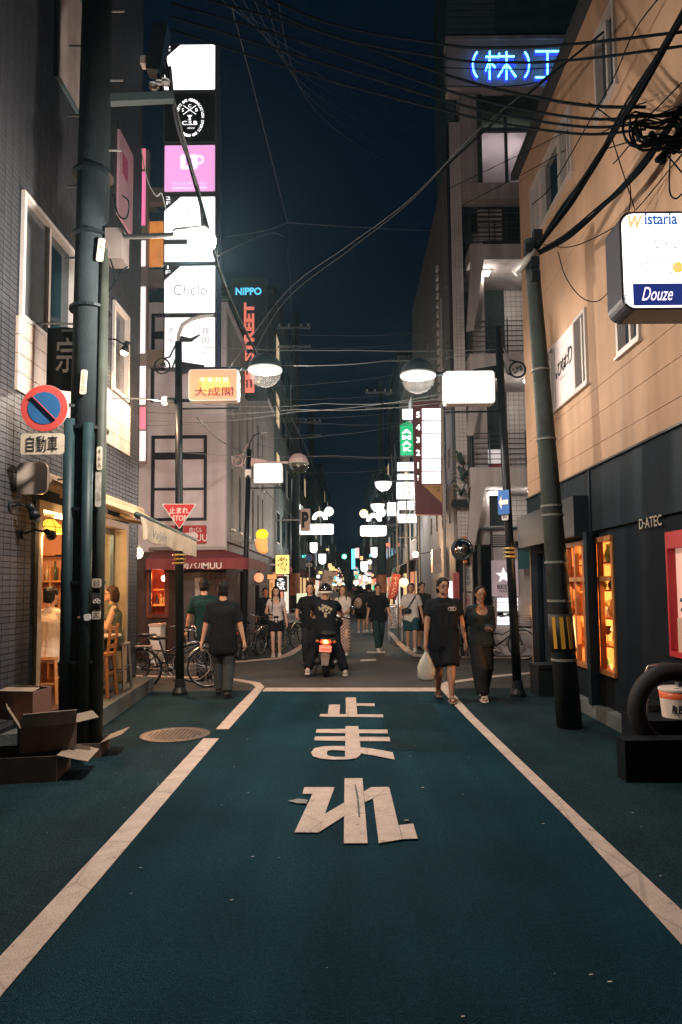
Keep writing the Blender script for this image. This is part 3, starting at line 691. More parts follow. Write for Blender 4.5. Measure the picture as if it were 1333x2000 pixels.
for (xx, yy, zz) in ((x0 + .18, 16.6, z1 - .2), (x0 + .2, 17.2, z1 - .65)):
    t = thing('bar_bulb', 'glowing bulb inside the red bar window' if yy < 17 else 'lower small glowing bulb deeper in the red bar window', 'lamp', (xx, yy, zz))
    MB().ell((xx, yy, zz), .06, .06, .07).build('bulb', emat('bulb_bar', (1, .55, .28), 20), t, True); MB().cyl((xx, yy, zz + .06), (xx, yy, 2.45), .006).build('cord', blackmetal, t)
    plight('lamp_light', (xx, yy - .12, zz), 48, (1, .42, .18), .05, t)
# maroon awning
ma = mat('maroon_canvas', (.20, .045, .055), .75, noise=.2, ns=3)
aw = thing('bar_awning', 'maroon canvas awning wrapping the corner over the bar', 'awning', (-3.5, 15.5, 2.4))
A, B_ = W(302, 1076, BF), W(452, 1076, BF); C_, D_ = W(284, 1092, 15.2), W(470, 1092, 15.2)
top = A.z
mb = MB()
P0, P1, P2, P3 = V((A.x, BF - .01, top)), V((BX - .02, BF - .01, top)), V((BX + .62, 15.25, C_.z)), V((C_.x, 15.25, C_.z))
mb.add([P0, P1, P2, P3] + [p - V((0, 0, .012)) for p in (P0, P1, P2, P3)], [(0, 1, 2, 3), (7, 6, 5, 4)]); mb.build('fabric', ma, aw)
Q = [V((BX - .0, BF, top)), V((BX, 18.6, top)), V((BX + .62, 18.6, C_.z)), V((BX + .62, 15.25, C_.z))]
mb = MB(); mb.add(Q + [p - V((0, 0, .012)) for p in Q], [(0, 1, 2, 3), (7, 6, 5, 4)]); mb.build('fabric', ma, aw)
mb = MB(); vv = []; path = [P3.lerp(P2, k / 14) for k in range(15)] + [V((BX + .62, 15.25, C_.z)).lerp(V((BX + .62, 18.6, C_.z)), k / 10) for k in range(1, 11)]
for k, p in enumerate(path): vv += [p + V((0, -.004, .005)), p + V((0, -.006 - .012 * math.sin(k * 1.7), -.24 + .012 * math.sin(k * 1.2)))]
mb.add(vv, [(2 * k, 2 * k + 2, 2 * k + 3, 2 * k + 1) for k in range(len(path) - 1)]); mb.build('valance', ma, aw, True)
MB().cyl((A.x - .1, BF - .06, top + .04), (BX + .02, BF - .06, top + .04), .045).build('roller', mat('roller', (.4, .38, .38), .5), aw, True)
lw = mat('awning_letters', (.75, .70, .70), .6)
text('肉バル', W(378, 1105, 15.215), .52, .14, lw, aw, bold=.01); text('MUU', W(415, 1105, 15.215), .42, .14, lw, aw, bold=.012)
MB().bar((P3.x + .04, 15.3, C_.z - .02), (P3.x + .04, BF, 2.1), .03, .03).build('arm', blackmetal, aw)
s = rectW(300, 1026, 403, 1062, BF - .06)
t = thing('bar_sign', 'red wall sign with white lettering above the maroon awning', 'sign', (s[0], BF, s[2]))
MB().boxm((s[0], BF - .06, s[2]), (s[1], BF, s[3])).build('panel', mat('red_panel', (.42, .04, .05), .5, noise=.1), t)
text('肉バル', W(383, 1035, BF - .062), .3, .13, lw, t, bold=.01); text('MUU', W(388, 1050, BF - .062), .42, .17, lw, t, bold=.015)
MB().ext([(0, 0), (.32, 0), (.36, .12), (.3, .2), (.05, .18), (-.03, .1)], W(358, 1056, BF - .063), (1, 0, 0), (0, 0, 1), .004).build('print', lw, t)
# poster on the bar
t = thing('bar_poster', 'small pale poster on the dark boards of the bar behind the man in teal', 'poster', W(389, 1150, BF)); s = rectW(381, 1128, 397, 1166, BF)
MB().boxm((s[0], BF - .004, s[2]), (s[1], BF + .015, s[3])).build('paper', mat('poster_paper', (.4, .36, .34), .7, noise=.5, ns=9), t)
t = thing('standing_box', 'white cool box standing by the bar window behind the bicycle', 'box', (-4.6, 15.4, 0)); s = rectW(297, 1222, 319, 1262, 15.4)
MB().boxm((s[0], 15.2, 0), (s[1], 15.6, s[3])).build('body', white, t); MB().boxm((s[0] - .02, 15.18, s[3]), (s[1] + .02, 15.62, s[3] + .05)).build('lid', mat('lid_pink', (.6, .45, .42), .5), t)
# ================================================================== LEFT SIGN TOWER
tw = thing('sign_tower', 'tall stack of white, black and pink light box signs on the left corner', 'sign', (-3.6, 15.2, 3))
TY = 15.3
wh = emat('sign_white', (1.0, .97, .98), 2.1); wh2 = emat('sign_white_soft', (.98, .94, .97), 1.15)
pk = emat('sign_pink', (.95, .40, .80), .95); dk = mat('sign_black', (.030, .026, .024), .3)
case = mat('sign_case', (.16, .16, .17), .5)
def lightbox(parent, r, Y, m, dep=.25, cm=None, name='panel', rad=.03, face=.02):
    x0, x1, z0, z1 = r; w, h = x1 - x0, z1 - z0; c = ((x0 + x1) / 2, (z0 + z1) / 2)
    b = MB().ext(rrect(w, h, rad), (c[0], Y, c[1]), (1, 0, 0), (0, 0, 1), dep, N=(0, 1, 0)).build('case', cm or case, parent)
    f = MB().ext(rrect(w - 2 * face, h - 2 * face, max(rad - face * .5, .005)), (c[0], Y - .006, c[1]), (1, 0, 0), (0, 0, 1), .006, N=(0, 1, 0)).build(name, m, b if parent.parent is None else b)
    return b
faint = mat('print_faint', (.2, .2, .2), .5, emit=(.62, .58, .62), es=.72); faintd = mat('print_grey', (.08, .08, .08), .5, emit=(.42, .38, .40), es=.55)
lit = emat('print_lit', (1, .98, .98), 1.6)
PT = [(85, 178, wh), (180, 279, dk), (281, 377, pk), (382, 470, wh), (474, 514, wh2), (517, 614, wh), (617, 720, wh2)]
for i, (a, b, m) in enumerate(PT):
    r = rectW(320, a, 422, b, TY); lightbox(tw, (r[0], r[1], r[2] + .012, r[3] - .012), TY, m)
def corner_flag(y, s_, nf):
    a = W(321, y, TY - .008); mb = MB().ext([(0, 0), (.42, 0), (0, -.38)], a, (1, 0, 0), (0, 0, 1), .004, N=(0, -1, 0)); mb.build('corner_flag', mat('flag_dark', (.10, .07, .08), .5), tw)
    text(nf, W(329, y + 9, TY - .014), .11, .2, lit, tw, vertical=True)
corner_flag(86, 1, '6F'); corner_flag(383, 1, '2F'); corner_flag(518, 1, '1F')
mb = MB()
for k in range(3):
    p = W(352 + k * 13, 122 - (3 if k == 1 else 0), TY - .008); mb.tube([p + V((-.09, -.004, -.03)), p + V((-.03, -.004, .03)), p + V((.05, -.004, -.02)), p + V((.1, -.004, .03))], .006, 4)
mb.build('print', faintd, tw)
text('CAFE N', W(368, 130, TY - .008), .25, .03, faint, tw)
# round emblem on the black panel
ec = W(371, 230, TY - .008); ring = 'COMMUNICATION SPORTS BAR '
for k, ch in enumerate(ring * 2):
    a = math.pi / 2 - 2 * math.pi * k / (len(ring) * 2)
    if ch == ' ': continue
    U = V((math.sin(a), 0, -math.cos(a))); Vv = V((math.cos(a), 0, math.sin(a)))
    text(ch, ec + V((math.cos(a) * .31, 0, math.sin(a) * .44)), None, .065, lit, tw, U=U, Vv=Vv, name='letter', bold=.02)
mb = MB(); mb.bar(ec + V((-.15, -.006, .08)), ec + V((.15, -.006, .3)), .004, .014); mb.bar(ec + V((-.15, -.006, .3)), ec + V((.15, -.006, .08)), .004, .014)
mb.ext([(-.06, .06), (.06, .06), (.015, .0), (.015, -.05), (.05, -.06), (-.05, -.06), (-.015, -.05), (-.015, 0)], ec + V((0, -.004, .0)), (1, 0, 0), (0, 0, 1), .003); mb.build('emblem', lit, tw)
for ch, dx, dz in (('C', 0, .29), ('S', -.16, .19), ('B', .16, .19)): text(ch, ec + V((dx, 0, dz)), None, .08, lit, tw, name='letter', bold=.02)
text('C.S.B', ec + V((0, 0, -.13)), .36, .1, lit, tw, bold=.02); text('since', ec + V((.03, 0, -.25)), .17, .05, lit, tw, shear=.3)
# pink panel
pc = W(371, 320, TY - .008); pw = emat('print_pinkwhite', (1, .72, .95), 1.25)
mb = MB(); mb.ext(rrect(.4, .36, .06), pc + V((-.02, 0, .05)), (1, 0, 0), (0, 0, 1), .003); mb.torus(pc + V((.22, -.002, .1)), .09, .022, 'y', 16, 6); mb.build('print', pw, tw)
text('P', pc + V((-.02, -.004, .05)), None, .22, pk, tw, bold=.03); text('コミュニケーション', W(371, 358, TY - .008), .8, .07, pw, tw); text('MAPNAVI STAFF', W(371, 367, TY - .008), .8, .06, pw, tw)
text('Chelo', W(372, 566, TY - .008), .78, .26, faintd, tw); text('c', W(371, 410, TY - .008), None, .16, faint, tw, shear=.4)
for s_, x, y in (('酒', 333, 646), ('場', 333, 664), ('韓', 402, 646), ('国', 402, 664)): text(s_, W(x, y, TY - .008), .16, .15, faintd, tw)
text('タッカンマリ大学', W(371, 690, TY - .008), .98, .14, faintd, tw); text('ですわな', W(372, 706, TY - .008), .42, .08, faint, tw)
MB().boxm((W(424, 300, TY).x, TY + .05, W(0, 722, TY).z), (W(430, 300, TY).x, TY + .2, W(0, 88, TY).z)).build('mast', mat('mast_blue', (.05, .07, .16), .4), tw)
for y in (372, 380, 540, 697):
    a = W(272, y, TY); r = rectW(272, y - 14, 320, y + 16, TY + .12)
    if y == 372: continue
    MB().boxm((r[0], TY + .12, r[2]), (r[1] - .01, TY + .3, r[3])).build('bracket', mat('bracket_tan', (.42, .34, .28), .35, metal=.5), tw)
    MB().boxm((r[0] + .1, TY + .3, r[2] + .1), (r[0] + .3, BF, r[3] - .1)).build('bracket', steel, tw)
MB().boxm((W(272, 500, TY).x, TY + .1, W(0, 905, TY).z), (W(286, 500, TY).x, TY + .25, W(0, 290, TY).z)).build('strip_frame', mat('strip_tan', (.45, .38, .36), .4, metal=.3), tw)
for a, b, c_ in ((290, 330, 'p'), (335, 440, 'k'), (470, 520, 'w'), (560, 690, 'w'), (715, 790, 'w'), (795, 838, 'p'), (842, 900, 'w')):
    r = rectW(273, a, 285, b, TY + .095); MB().boxm((r[0], TY + .09, r[2]), (r[1], TY + .1, r[3])).build('strip_panel', {'p': emat('strip_rose', (.85, .22, .30), .8), 'k': emat('strip_pink', (.95, .2, .42), .9), 'w': emat('strip_white', (.95, .8, .78), 1.1)}[c_], tw)
# orange picture panel between boxes, at the back
r = rectW(287, 432, 319, 520, TY + .4); t = thing('picture_panel', 'orange backlit picture panel half hidden behind the sign tower', 'sign', (r[0], TY, r[2]))
MB().boxm((r[0], TY + .4, r[2]), (r[1], TY + .45, r[3])).build('panel', mat('orange_picture', (.6, .2, .05), .5, emit=(1, .34, .06), es=.5, noise=.6, ns=5), t)
MB().boxm((r[0], TY + .45, r[2] + .1), (r[0] + .1, BF, r[2] + .2)).build('bracket', steel, t)
# ================================================================== NIPPO BOARD
NY = 19.0; r = rectW(448, 541, 521, 778, NY)
t = thing('vertical_billboard', 'dark vertical billboard with blue top word and red sideways letters', 'billboard', (r[0], NY, r[2]))
MB().boxm((r[0], NY, r[2]), (r[1], NY + .3, r[3])).build('board', mat('board_teal', (.045, .06, .075), .5, noise=.2, ns=2), t)
text('NIPPO', W(486, 569, NY - .004), .74, .22, emat('blue_letters', (.12, .62, .95), 1.1), t, bold=.03)
redl = emat('red_letters', (.95, .22, .16), .75)
for s_, y0, y1 in (('STREET', 588, 708), ('EE', 716, 768)):
    a = W(487, (y0 + y1) / 2, NY - .004); text(s_, a, (y1 - y0) / 1333 * NY, .3, redl, t, U=ZU, Vv=V((-1, 0, 0)), bold=.045)
MB().boxm((r[0] - .4, NY + .1, r[3] - .6), (r[0], NY + .2, r[3] - .5)).build('bracket', steel, t); MB().boxm((r[0] - .4, NY + .1, r[2] + .6), (r[0], NY + .2, r[2] + .7)).build('bracket', steel, t)
# ================================================================== BIG UTILITY POLE, LEFT
PY = 7.1
concr = mat('pole_concrete', (.015, .024, .028), .8, noise=.3, ns=5, bump=.3, bs=70, streak=.2)
up = thing('utility_pole', 'thick concrete utility pole with conduits in front of the cafe on the left', 'pole', G(166, 1455))
p0 = V((W(160, 1300, PY).x, PY, 0)); p1 = V((W(191, 0, PY).x, PY, W(0, 0, PY).z)); p2 = p1 + (p1 - p0).normalized() * 2.5
MB().cyl(p0, p2, .185, .15, 20).build('shaft', concr, up, True)
tl = mat('conduit_teal', (.012, .032, .037), .5, noise=.3, ns=6)
q0 = p0 + V((.20, -.10, 0)); q1 = V((W(205, 500, PY - .1).x, PY - .1, W(0, 500, PY).z))
MB().cyl(q0, q1, .06, .045, 12).build('conduit', mat('conduit_pale', (.045, .055, .045), .6, noise=.3, ns=4, streak=.3), up, True)
MB().cyl(p0 + V((-.10, -.17, 0)), p0 + V((-.10, -.17, 3.4)), .055, .055, 12).build('conduit', tl, up, True)
MB().cyl(p0 + V((.10, -.19, 0)), p0 + V((.10, -.185, 3.35)), .055, .055, 12).build('conduit', tl, up, True)
for z in (.9, 1.7, 2.45, 3.3, 4.6, 5.4, 6.1): MB().lathe([(.192, z), (.215, z), (.215, z + .03), (.192, z + .03)], (p0.x + (p1.x - p0.x) * z / p1.z, PY, 0), 18).build('band', blackmetal, up)
for k in range(16):
    z = 2.0 + k * .4; s = 1 if k % 2 else -1; x = p0.x + (p1.x - p0.x) * z / p1.z
    if s < 0 or z > 5.6: MB().cyl((x + s * .15, PY, z), (x + s * .30, PY, z), .012).build('step_bolt', steel, up)
def plate(parent, body, x0, y0, x1, y1, Y, m, tm, name='plate', vertical=False, rad=.02, rz=0):
    r = rectW(x0, y0, x1, y1, Y); c = V(((r[0] + r[1]) / 2, Y, (r[2] + r[3]) / 2)); U = V((math.cos(rz), 0, math.sin(rz))); Vv = V((-math.sin(rz), 0, math.cos(rz)))
    pl = MB().ext(rrect(r[1] - r[0], r[3] - r[2], min(rad, (r[1] - r[0]) / 2.2)), c, U, Vv, .008, N=(0, 1, 0)).build(name, m, parent)
    if body: text(body, c - V((0, .002, 0)), (r[1] - r[0]) * .72, (r[3] - r[2]) * .78, tm, parent, U=U, Vv=Vv, vertical=vertical)
    return pl
cl_ = mat('plate_cream', (.62, .54, .43), .5, noise=.15, ns=10); blk = mat('print_black', (.02, .02, .025), .6)
plate(up, 'ソネ一二', 190, 465, 204, 510, PY - .19, cl_, blk, 'tag', True, rz=-.1); plate(up, 'ZOUTOW', 157, 722, 170, 770, PY - .2, cl_, blk, 'tag', True, rz=-.06)
plate(up, '46A', 189, 872, 200, 918, PY - .2, cl_, blk, 'tag', True); plate(up, '', 186, 920, 198, 990, PY - .19, mat('plate_worn', (.5, .46, .4), .6, noise=.5, ns=12), blk, 'tag')
plate(up, '車両', 180, 1130, 198, 1148, PY - .25, cl_, blk, 'notice'); plate(up, '', 180, 1150, 197, 1190, PY - .25, mat('poster_dark', (.05, .05, .05), .5), blk, 'notice')
plate(up, '', 181, 1150, 197, 1154, PY - .256, mat('poster_red', (.4, .06, .06), .5), blk, 'notice'); plate(up, '', 181, 1186, 197, 1190, PY - .256, mat('poster_red', (.4, .06, .06), .5), blk, 'notice')
bp = W(189, 1172, PY - .26); mb = MB(); mb.torus(bp + V((-.018, 0, -.015)), .016, .003, 'y', 16, 4); mb.torus(bp + V((.022, 0, -.015)), .016, .003, 'y', 16, 4); mb.tube([bp + V((-.018, 0, -.015)), bp + V((-.005, 0, .012)), bp + V((.018, 0, .012)), bp + V((.022, 0, -.015))], .003, 4); mb.build('bicycle_print', lw, up)
plate(up, '大', 180, 1191, 197, 1210, PY - .25, cl_, blk, 'notice'); plate(up, '', 164, 1199, 178, 1212, PY - .25, white, blk, 'sticker', rz=.15); plate(up, '', 151, 1204, 157, 1208, PY - .25, mat('sticker_pink', (.6, .35, .3), .6), blk, 'sticker')
# control box, lamp arm and lamp
r = rectW(206, 446, 240, 506, PY - .1); MB().boxm((r[0], PY - .12, r[2]), (r[1], PY + .12, r[3])).build('control_box', mat('box_tan', (.10, .085, .08), .5, noise=.2, ns=6), up)
sl = thing('street_lamp', 'glaring white street lamp on a horizontal arm from the left utility pole', 'lamp', W(395, 470, PY))
LY = 6.1; a, b = W(240, 463, PY), W(345, 459, LY)
MB().cyl(a, b, .025).build('arm', steel, sl); h0, h1 = b, W(420, 470, LY)
lp = W(397, 476, LY)
mb = MB(); mb.cap(h0 + V((0, 0, .03)), h1 + V((-.1, 0, .10)), .035, .045, 12); mb.build('head', mat('lamp_grey', (.3, .3, .3), .5), sl, True)
MB().ell(lp - V((0, .05, .0)), .13, .11, .11).build('lens', emat('lens_glare', (1, .93, .80), 80), sl, True)
plight('lamp_light', lp - V((0, .05, .20)), 820, (1.0, .88, .77), .10, sl)
# cross arm and transformer gear
ca = W(222, 197, PY); cb = W(338, 190, PY + .2)
MB().bar(ca - V((.25, 0, 0)), cb, .09, .09).build('cross_arm', mat('arm_teal', (.05, .075, .08), .5), up)
gear = thing('cable_gear', 'dark switch gear and insulators hanging at the top beside the left pole', 'equipment', W(305, 110, PY + .2))
mb = MB(); q = W(310, 100, PY + .2); mb.obox(q, (.16, .16, .55), Matrix.Rotation(.15, 3, 'Y')); mb.build('housing', blackmetal, gear)
MB().box(W(288, 122, PY + .2), (.13, .1, .09)).build('terminal', mat('terminal', (.35, .3, .25), .5), gear); MB().box(W(318, 80, PY + .2), (.06, .06, .12)).build('terminal', steel, gear)
for k in range(3): MB().lathe([(.02, 0), (.05, .02), (.02, .04), (.05, .06), (.02, .08)], W(300 + k * 12, 175 - k * 4, PY + .2), 10).build('insulator', mat('porcelain', (.3, .3, .3), .3), gear)
MB().cyl(q - V((0, 0, .25)), W(318, 190, PY + .2), .02).build('stem', blackmetal, gear)
# no parking sign + plate
ns_ = thing('no_parking_sign', 'round blue no-parking sign with red ring and slash on the left pole', 'sign', W(87, 797, PY - .25))
c = W(87, 797, PY - .25); RR = 46.5 / 1333 * (PY - .25)
sr = mat('sign_red', (.60, .08, .07), .4, noise=.1); sb = mat('sign_blue', (.03, .13, .30), .4, noise=.15)
MB().lathe([(RR, 0), (RR, .012), (.001, .012)], c, 40, 'y').build('disc', sr, ns_); MB().lathe([(RR * 1.01, .004), (RR * 1.01, .014), (RR * .9, .014)], c, 40, 'y').build('rim', white, ns_)
MB().lathe([(RR * .70, -.004), (RR * .70, 0), (.001, 0), (.001, -.004)], c, 40, 'y').build('field', sb, ns_)
d = V((math.cos(math.radians(-45)), 0, math.sin(math.radians(-45)))); MB().bar(c - d * RR * .72 - V((0, .006, 0)), c + d * RR * .72 - V((0, .006, 0)), .004, RR * .16, up=(0, 1, 0)).build('slash', sr, ns_)
MB().bar(c + V((.1, .02, -.1)), V((p0.x, PY - .1, c.z - .1)), .03, .03).build('bracket', blackmetal, ns_); MB().bar(c + V((.1, .02, .05)), V((p0.x, PY - .1, c.z + .05)), .03, .03).build('bracket', blackmetal, ns_)
t = thing('sign_plate', 'cream plate with three black characters under the no-parking sign', 'sign', W(82, 867, PY - .25))
plate(t, '自動車', 40, 846, 126, 888, PY - .25, cl_, blk, 'plate', rad=.03)
MB().bar(W(100, 867, PY - .22), V((p0.x, PY - .1, W(0, 867, PY).z)), .03, .03).build('bracket', blackmetal, t)
# ================================================================== STREET LAMP POSTS
milk = milkmat('lamp_glass', (1, .95, .86), .5)
gold = mat('gold_ring', (.40, .29, .12), .4, metal=.5)
def ringlamp(label, base, top, side, gx, gy, gr, Y, lit_w, signrect, sign_m, medal_m, bracket_m, light_col, medal=True, rings_y=None, arch=True, unlit=False):
    t = thing('lamp_post', label, 'street lamp', base, 'decorative street lamps')
    base, top = V(base), V(top)
    MB().cyl(base, top, .068, .055, 16).build('post', blackmetal, t, True)
    MB().lathe([(.12, 0), (.12, .05), (.085, .12), (.07, .25)], base, 16).build('foot', blackmetal, t)
    def at(z): return base.lerp(top, z / top.z)
    if rings_y:
        for y in rings_y:
            z = W(0, y, Y).z; p = at(z); MB().lathe([(.062, -.02), (.098, -.012), (.104, 0), (.098, .012), (.062, .02)], p, 18).build('ring', gold, t, True)
    gc = W(gx, gy, Y)
    ht = gc.z + .02
    p = at(ht)
    MB().bar(p, V((gc.x - side * gr, Y, ht)), .05, .05).build('arm', bracket_m, t)
    MB().ext([(0, .06), (side * .36, 0), (side * .36, -.04), (0, -.14)], p + V((side * .05, -.02, .06)), (1, 0, 0), (0, 0, 1), .04, N=(0, 1, 0)).build('gusset', bracket_m, t)
    # dome: dark cap over a clear bowl
    pr = [(gr * math.cos(math.radians(a)), gr * math.sin(math.radians(a))) for a in (0, 15, 30, 45, 60, 75, 88)]
    cap_m = MB().lathe([(r, z) for r, z in pr], gc, 24, 'z', False); cap_m.build('lamp_cap', blackmetal if not unlit else bracket_m, t, True)
    MB().lathe([(gr * .98, -.015), (gr * 1.04, -.015), (gr * 1.04, .012), (gr * .98, .012)], gc, 28, 'z').build('rim', mat('rim_pale', (.5, .5, .48), .4), t, True)
    MB().lathe([(r * .98, -z - .015) for r, z in pr], gc, 24, 'z', False).build('bowl', glassmat('lamp_bowl', (.93, .90, .86), .82, .25) if not unlit else glassmat('clear_bowl', (.9, .95, .95), .8), t, True)
    if not unlit:
        MB().lathe([(gr * .5, -.01), (gr * .35, -.06), (.001, -.07)], gc, 16).build('bulb', emat('globe_bulb', (1, .93, .82), 26), t, True)
        plight('lamp_light', gc - V((0, 0, .13)), lit_w * 1.3, light_col, .05, t)
    else: MB().ell(gc, .05, .05, .09).build('bulb', white, t, True)
    if signrect:
        r = rectW(*signrect, Y); lightbox(t, r, Y - .09, sign_m, .18, white, 'sign_face', .05, .015)
        for xx in (r[0] + .12, r[1] - .12): MB().boxm((xx - .015, Y - .02, r[3]), (xx + .015, Y + .02, ht + .02)).build('hanger', bracket_m, t)
        MB().cyl(V((at(r[2]).x, Y, r[2] - .1)), V((r[1] if side > 0 else r[0], Y, r[2] - .1)), .015).build('stay', blackmetal, t)
    if medal:
        mc = at(ht) + V((-side * .26, -.01, .05)); mb = MB(); mb.torus(mc, .12, .016, 'y', 24, 6)
        mb.tube([mc + V((-side * .0, 0, .12)), mc + V((side * .12, 0, .15)), mc + V((side * .19, 0, .3)), mc + V((side * .24, 0, .4))], .014, 6)
        mb.tube([mc + V((side * .05, 0, -.11)), mc + V((side * .15, 0, -.06)), mc + V((side * .2, 0, .08)), mc + V((side * .24, 0, .2))], .014, 6); mb.build('medallion', medal_m, t)
        text('笠屋町', mc - V((0, .01, 0)), .17, .1, medal_m, t, name='medallion_letters', bold=.03, U=V((.9, 0, .35)), Vv=V((-.35, 0, .9)))
    return t
pinkmetal = mat('pale_pink_metal', (.55, .40, .40), .5)
orangesign = mat('orange_sign', (.8, .3, .2), .5, emit=(1, .22, .10), es=.85)
lc = (1, .91, .83)
lpost = ringlamp('black lamp post with an orange sign and dome lamp on the left', V((W(352, 1350, 10.7).x, 10.7, 0)), W(349, 668, 10.7), 1, 518, 722, .265, 10.7, 290, (371, 724, 467, 786), orangesign, blackmetal, blackmetal, lc, rings_y=(1088, 1096, 1104))
text('大成閣', W(418, 765, 10.6), .62, .15, mat('sign_ink', (.12, .05, .06), .5), lpost, bold=.012)
for k, ch in enumerate('中華料理'): text(ch, W(396 + k * 15, 742, 10.6), .08, .075, emat('print_yellow', (1, .9, .5), 1.6), lpost)
MB().ext(rrect(.52, .26, .1), W(419, 752, 10.606), (1, 0, 0), (0, 0, 1), .002, N=(0, -1, 0)).build('sign_glow_panel', mat('yellow_panel', (.8, .6, .2), .5, emit=(1, .62, .22), es=1.25), lpost)
top = W(349, 668, 10.7); mb = MB(); mb.tube([top, top + V((.0, 0, .12)), top + V((.06, 0, .28)), top + V((.2, 0, .37)), top + V((.36, 0, .42))], .03, 8); mb.build('goose_neck', mat('pole_grey', (.3, .3, .3), .5), lpost, True)
MB().cap(top + V((.32, 0, .41)), top + V((.55, 0, .44)), .035, .02).build('small_lamp', mat('pole_grey', (.3, .3, .3)), lpost, True)
MB().tube([top + V((.04, 0, .05)), top + V((.2, 0, .03)), top + V((.35, 0, .12))], lambda s: .04 * (1 - s) + .01, 6).build('scroll', blackmetal, lpost)
rpost = ringlamp('black leaning lamp post with a dome lamp and a blank white sign on the right', V((W(1012, 1360, 10.2).x, 10.2, 0)), W(973, 640, 10.2), -1, 817, 733, .262, 10.2, 290, (868, 727, 964, 792), emat('sign_blank', (1, .97, .97), 2.2), blackmetal, blackmetal, lc, rings_y=(1082, 1090, 1098))
lp2 = ringlamp('lamp post with an unlit dome lamp and a blank white sign before the grey building', V((W(487, 1280, 16.5).x, 15.6, 0)), W(487, 878, 15.6), 1, 583, 905, .235, 15.6, 0, (497, 906, 553, 945), emat('sign_blank', (1, .97, .97), 2.2), pinkmetal, pinkmetal, lc, unlit=True)
q = W(487, 878, 15.6); MB().tube([q, q + V((.02, 0, .18)), q + V((.12, 0, .33)), q + V((.3, 0, .39))], .015, 6).build('goose_neck', blackmetal, lp2, True); MB().cap(q + V((.28, 0, .38)), q + V((.42, 0, .40)), .03, .02).build('small_lamp', steel, lp2)
MB().box(W(485, 925, 15.5), (.13, .12, .18)).build('camera_box', white, lp2); MB().ell(W(485, 931, 15.43), .04, .03, .04).build('camera_lens', black, lp2)
# stop sign on the left lamp post
t = thing('stop_sign', 'red triangular stop sign with white lettering on the left lamp post', 'sign', W(350, 1005, 10.6))
A, B_, C_ = W(316, 984, 10.6), W(384, 984, 10.6), W(351, 1034, 10.6); cen = (A + B_ + C_) / 3
def tri(s, y): return [(p - cen) * s + cen + V((0, y, 0)) for p in (A, B_, C_)]
def rtri(s, y, t_, rad=.03):
    P = tri(s, y); out = []
    for i in range(3):
        p, a, b = P[i], P[i - 1], P[(i + 1) % 3]; u, v_ = (a - p).normalized(), (b - p).normalized()
        for k in range(5): out.append((p + u * rad).lerp(p + v_ * rad, k / 4) + (p - (p + u * rad).lerp(p + v_ * rad, .5)) * (.35 * math.sin(math.pi * k / 4)))
    mb = MB(); n = len(out); mb.add(out + [p + V((0, t_, 0)) for p in out], [tuple(range(n)), tuple(reversed(range(n, 2 * n)))] + [(i, (i + 1) % n, n + (i + 1) % n, n + i) for i in range(n)]); return mb
rtri(1, 0, .012).build('border', white, t); rtri(.93, -.004, .004).build('face', mat('stop_red', (.5, .04, .05), .4, emit=(.5, .02, .03), es=.05), t)
text('止まれ', W(350, 997, 10.594), .30, .1, white, t, bold=.02); text('STOP', W(351, 1012, 10.594), .215, .085, white, t, bold=.012)
MB().box(W(351, 1000, 10.66), (.06, .1, .03)).build('clamp', steel, t)
# one-way sign on the right lamp post
t = thing('one_way_sign', 'blue one-way sign with a white arrow on the right lamp post', 'sign', W(984, 980, 10.1))
U = V((.72, -.69, 0)); c = W(984.5, 981, 10.05)
MB().ext(rrect(.19, .36, .02), c, U, ZU, .01).build('plate', mat('oneway_blue', (.05, .16, .45), .4), t)
N_ = U.cross(ZU)
MB().ext([(-.03, .11), (-.08, 0), (-.03, -.11), (-.03, -.035), (.08, -.035), (.08, .035), (-.03, .035)], c + N_ * .011, U, ZU, .003).build('arrow', white, t)
MB().bar(c - N_ * .01, c + V((.05, .15, 0)), .03, .03).build('bracket', steel, t)
t = thing('sign_plate', 'small white plate with black print below the one-way sign', 'sign', W(986, 1003, 10.1))
c = W(987, 1003, 10.08); MB().ext(rrect(.11, .2, .02), c, U, ZU, .008).build('plate', white, t); text('自転車を除く', c + N_ * .009, .07, .16, blk, t, U=U, vertical=False); MB().bar(c - N_ * .01, c + V((.05, .14, 0)), .02, .02).build('bracket', steel, t)
# ================================================================== RIGHT: BEIGE BUILDING WITH DARK SHOP
RX = 3.1; RE = 11.7; RZ0, RZ1 = 3.1, 8.9
beige = mat('beige_render', (.385, .25, .16), .8, noise=.22, ns=.9, bump=.25, bs=90, streak=.15, speck=.10)
bg_ = thing('beige_building', 'peach beige rendered building on the right above a dark shopfront', 'building', (RX, 8, 0))
Rw = [(8.6, 10.54, 4.22, 5.22), (7.02, 7.62, 4.22, 5.22), (8.9, 10.96, 7.25, 8.22), (7.35, 7.98, 7.3, 8.36), (4.6, 5.6, 4.22, 5.22), (4.6, 5.6, 7.3, 8.3)]
seams = [3.38, 3.75, 4.08, 6.2]
zs = [RZ0] + seams + [RZ1]
mb = MB(); wallcut(mb, RX + .012, .25, .5, RE, RZ0, RZ1, Rw); mb.build('wall', mat('seam_beige', (.24, .155, .10), .8), bg_)
for a, b in zip(zs, zs[1:]):
    mb = MB(); wallcut(mb, RX, .0115, .5, RE, a + .003, b - .003, [h for h in [(h[0], h[1], max(h[2], a + .003), min(h[3], b - .003)) for h in Rw] if h[3] > h[2]]); mb.build('render_panel', beige, bg_)
MB().boxm((RX, RE + .0, 0), (9, RE + .012, RZ1)).build('wall', beige, bg_); MB().boxm((RX + .27, RE - .25, 0), (9, RE - .002, RZ1)).build('wall', beige, bg_)
MB().boxm((RX - .12, .5, RZ1), (9, RE + .1, RZ1 + .12)).build('roof', mat('roof_dark', (.03, .035, .04), .6), bg_)
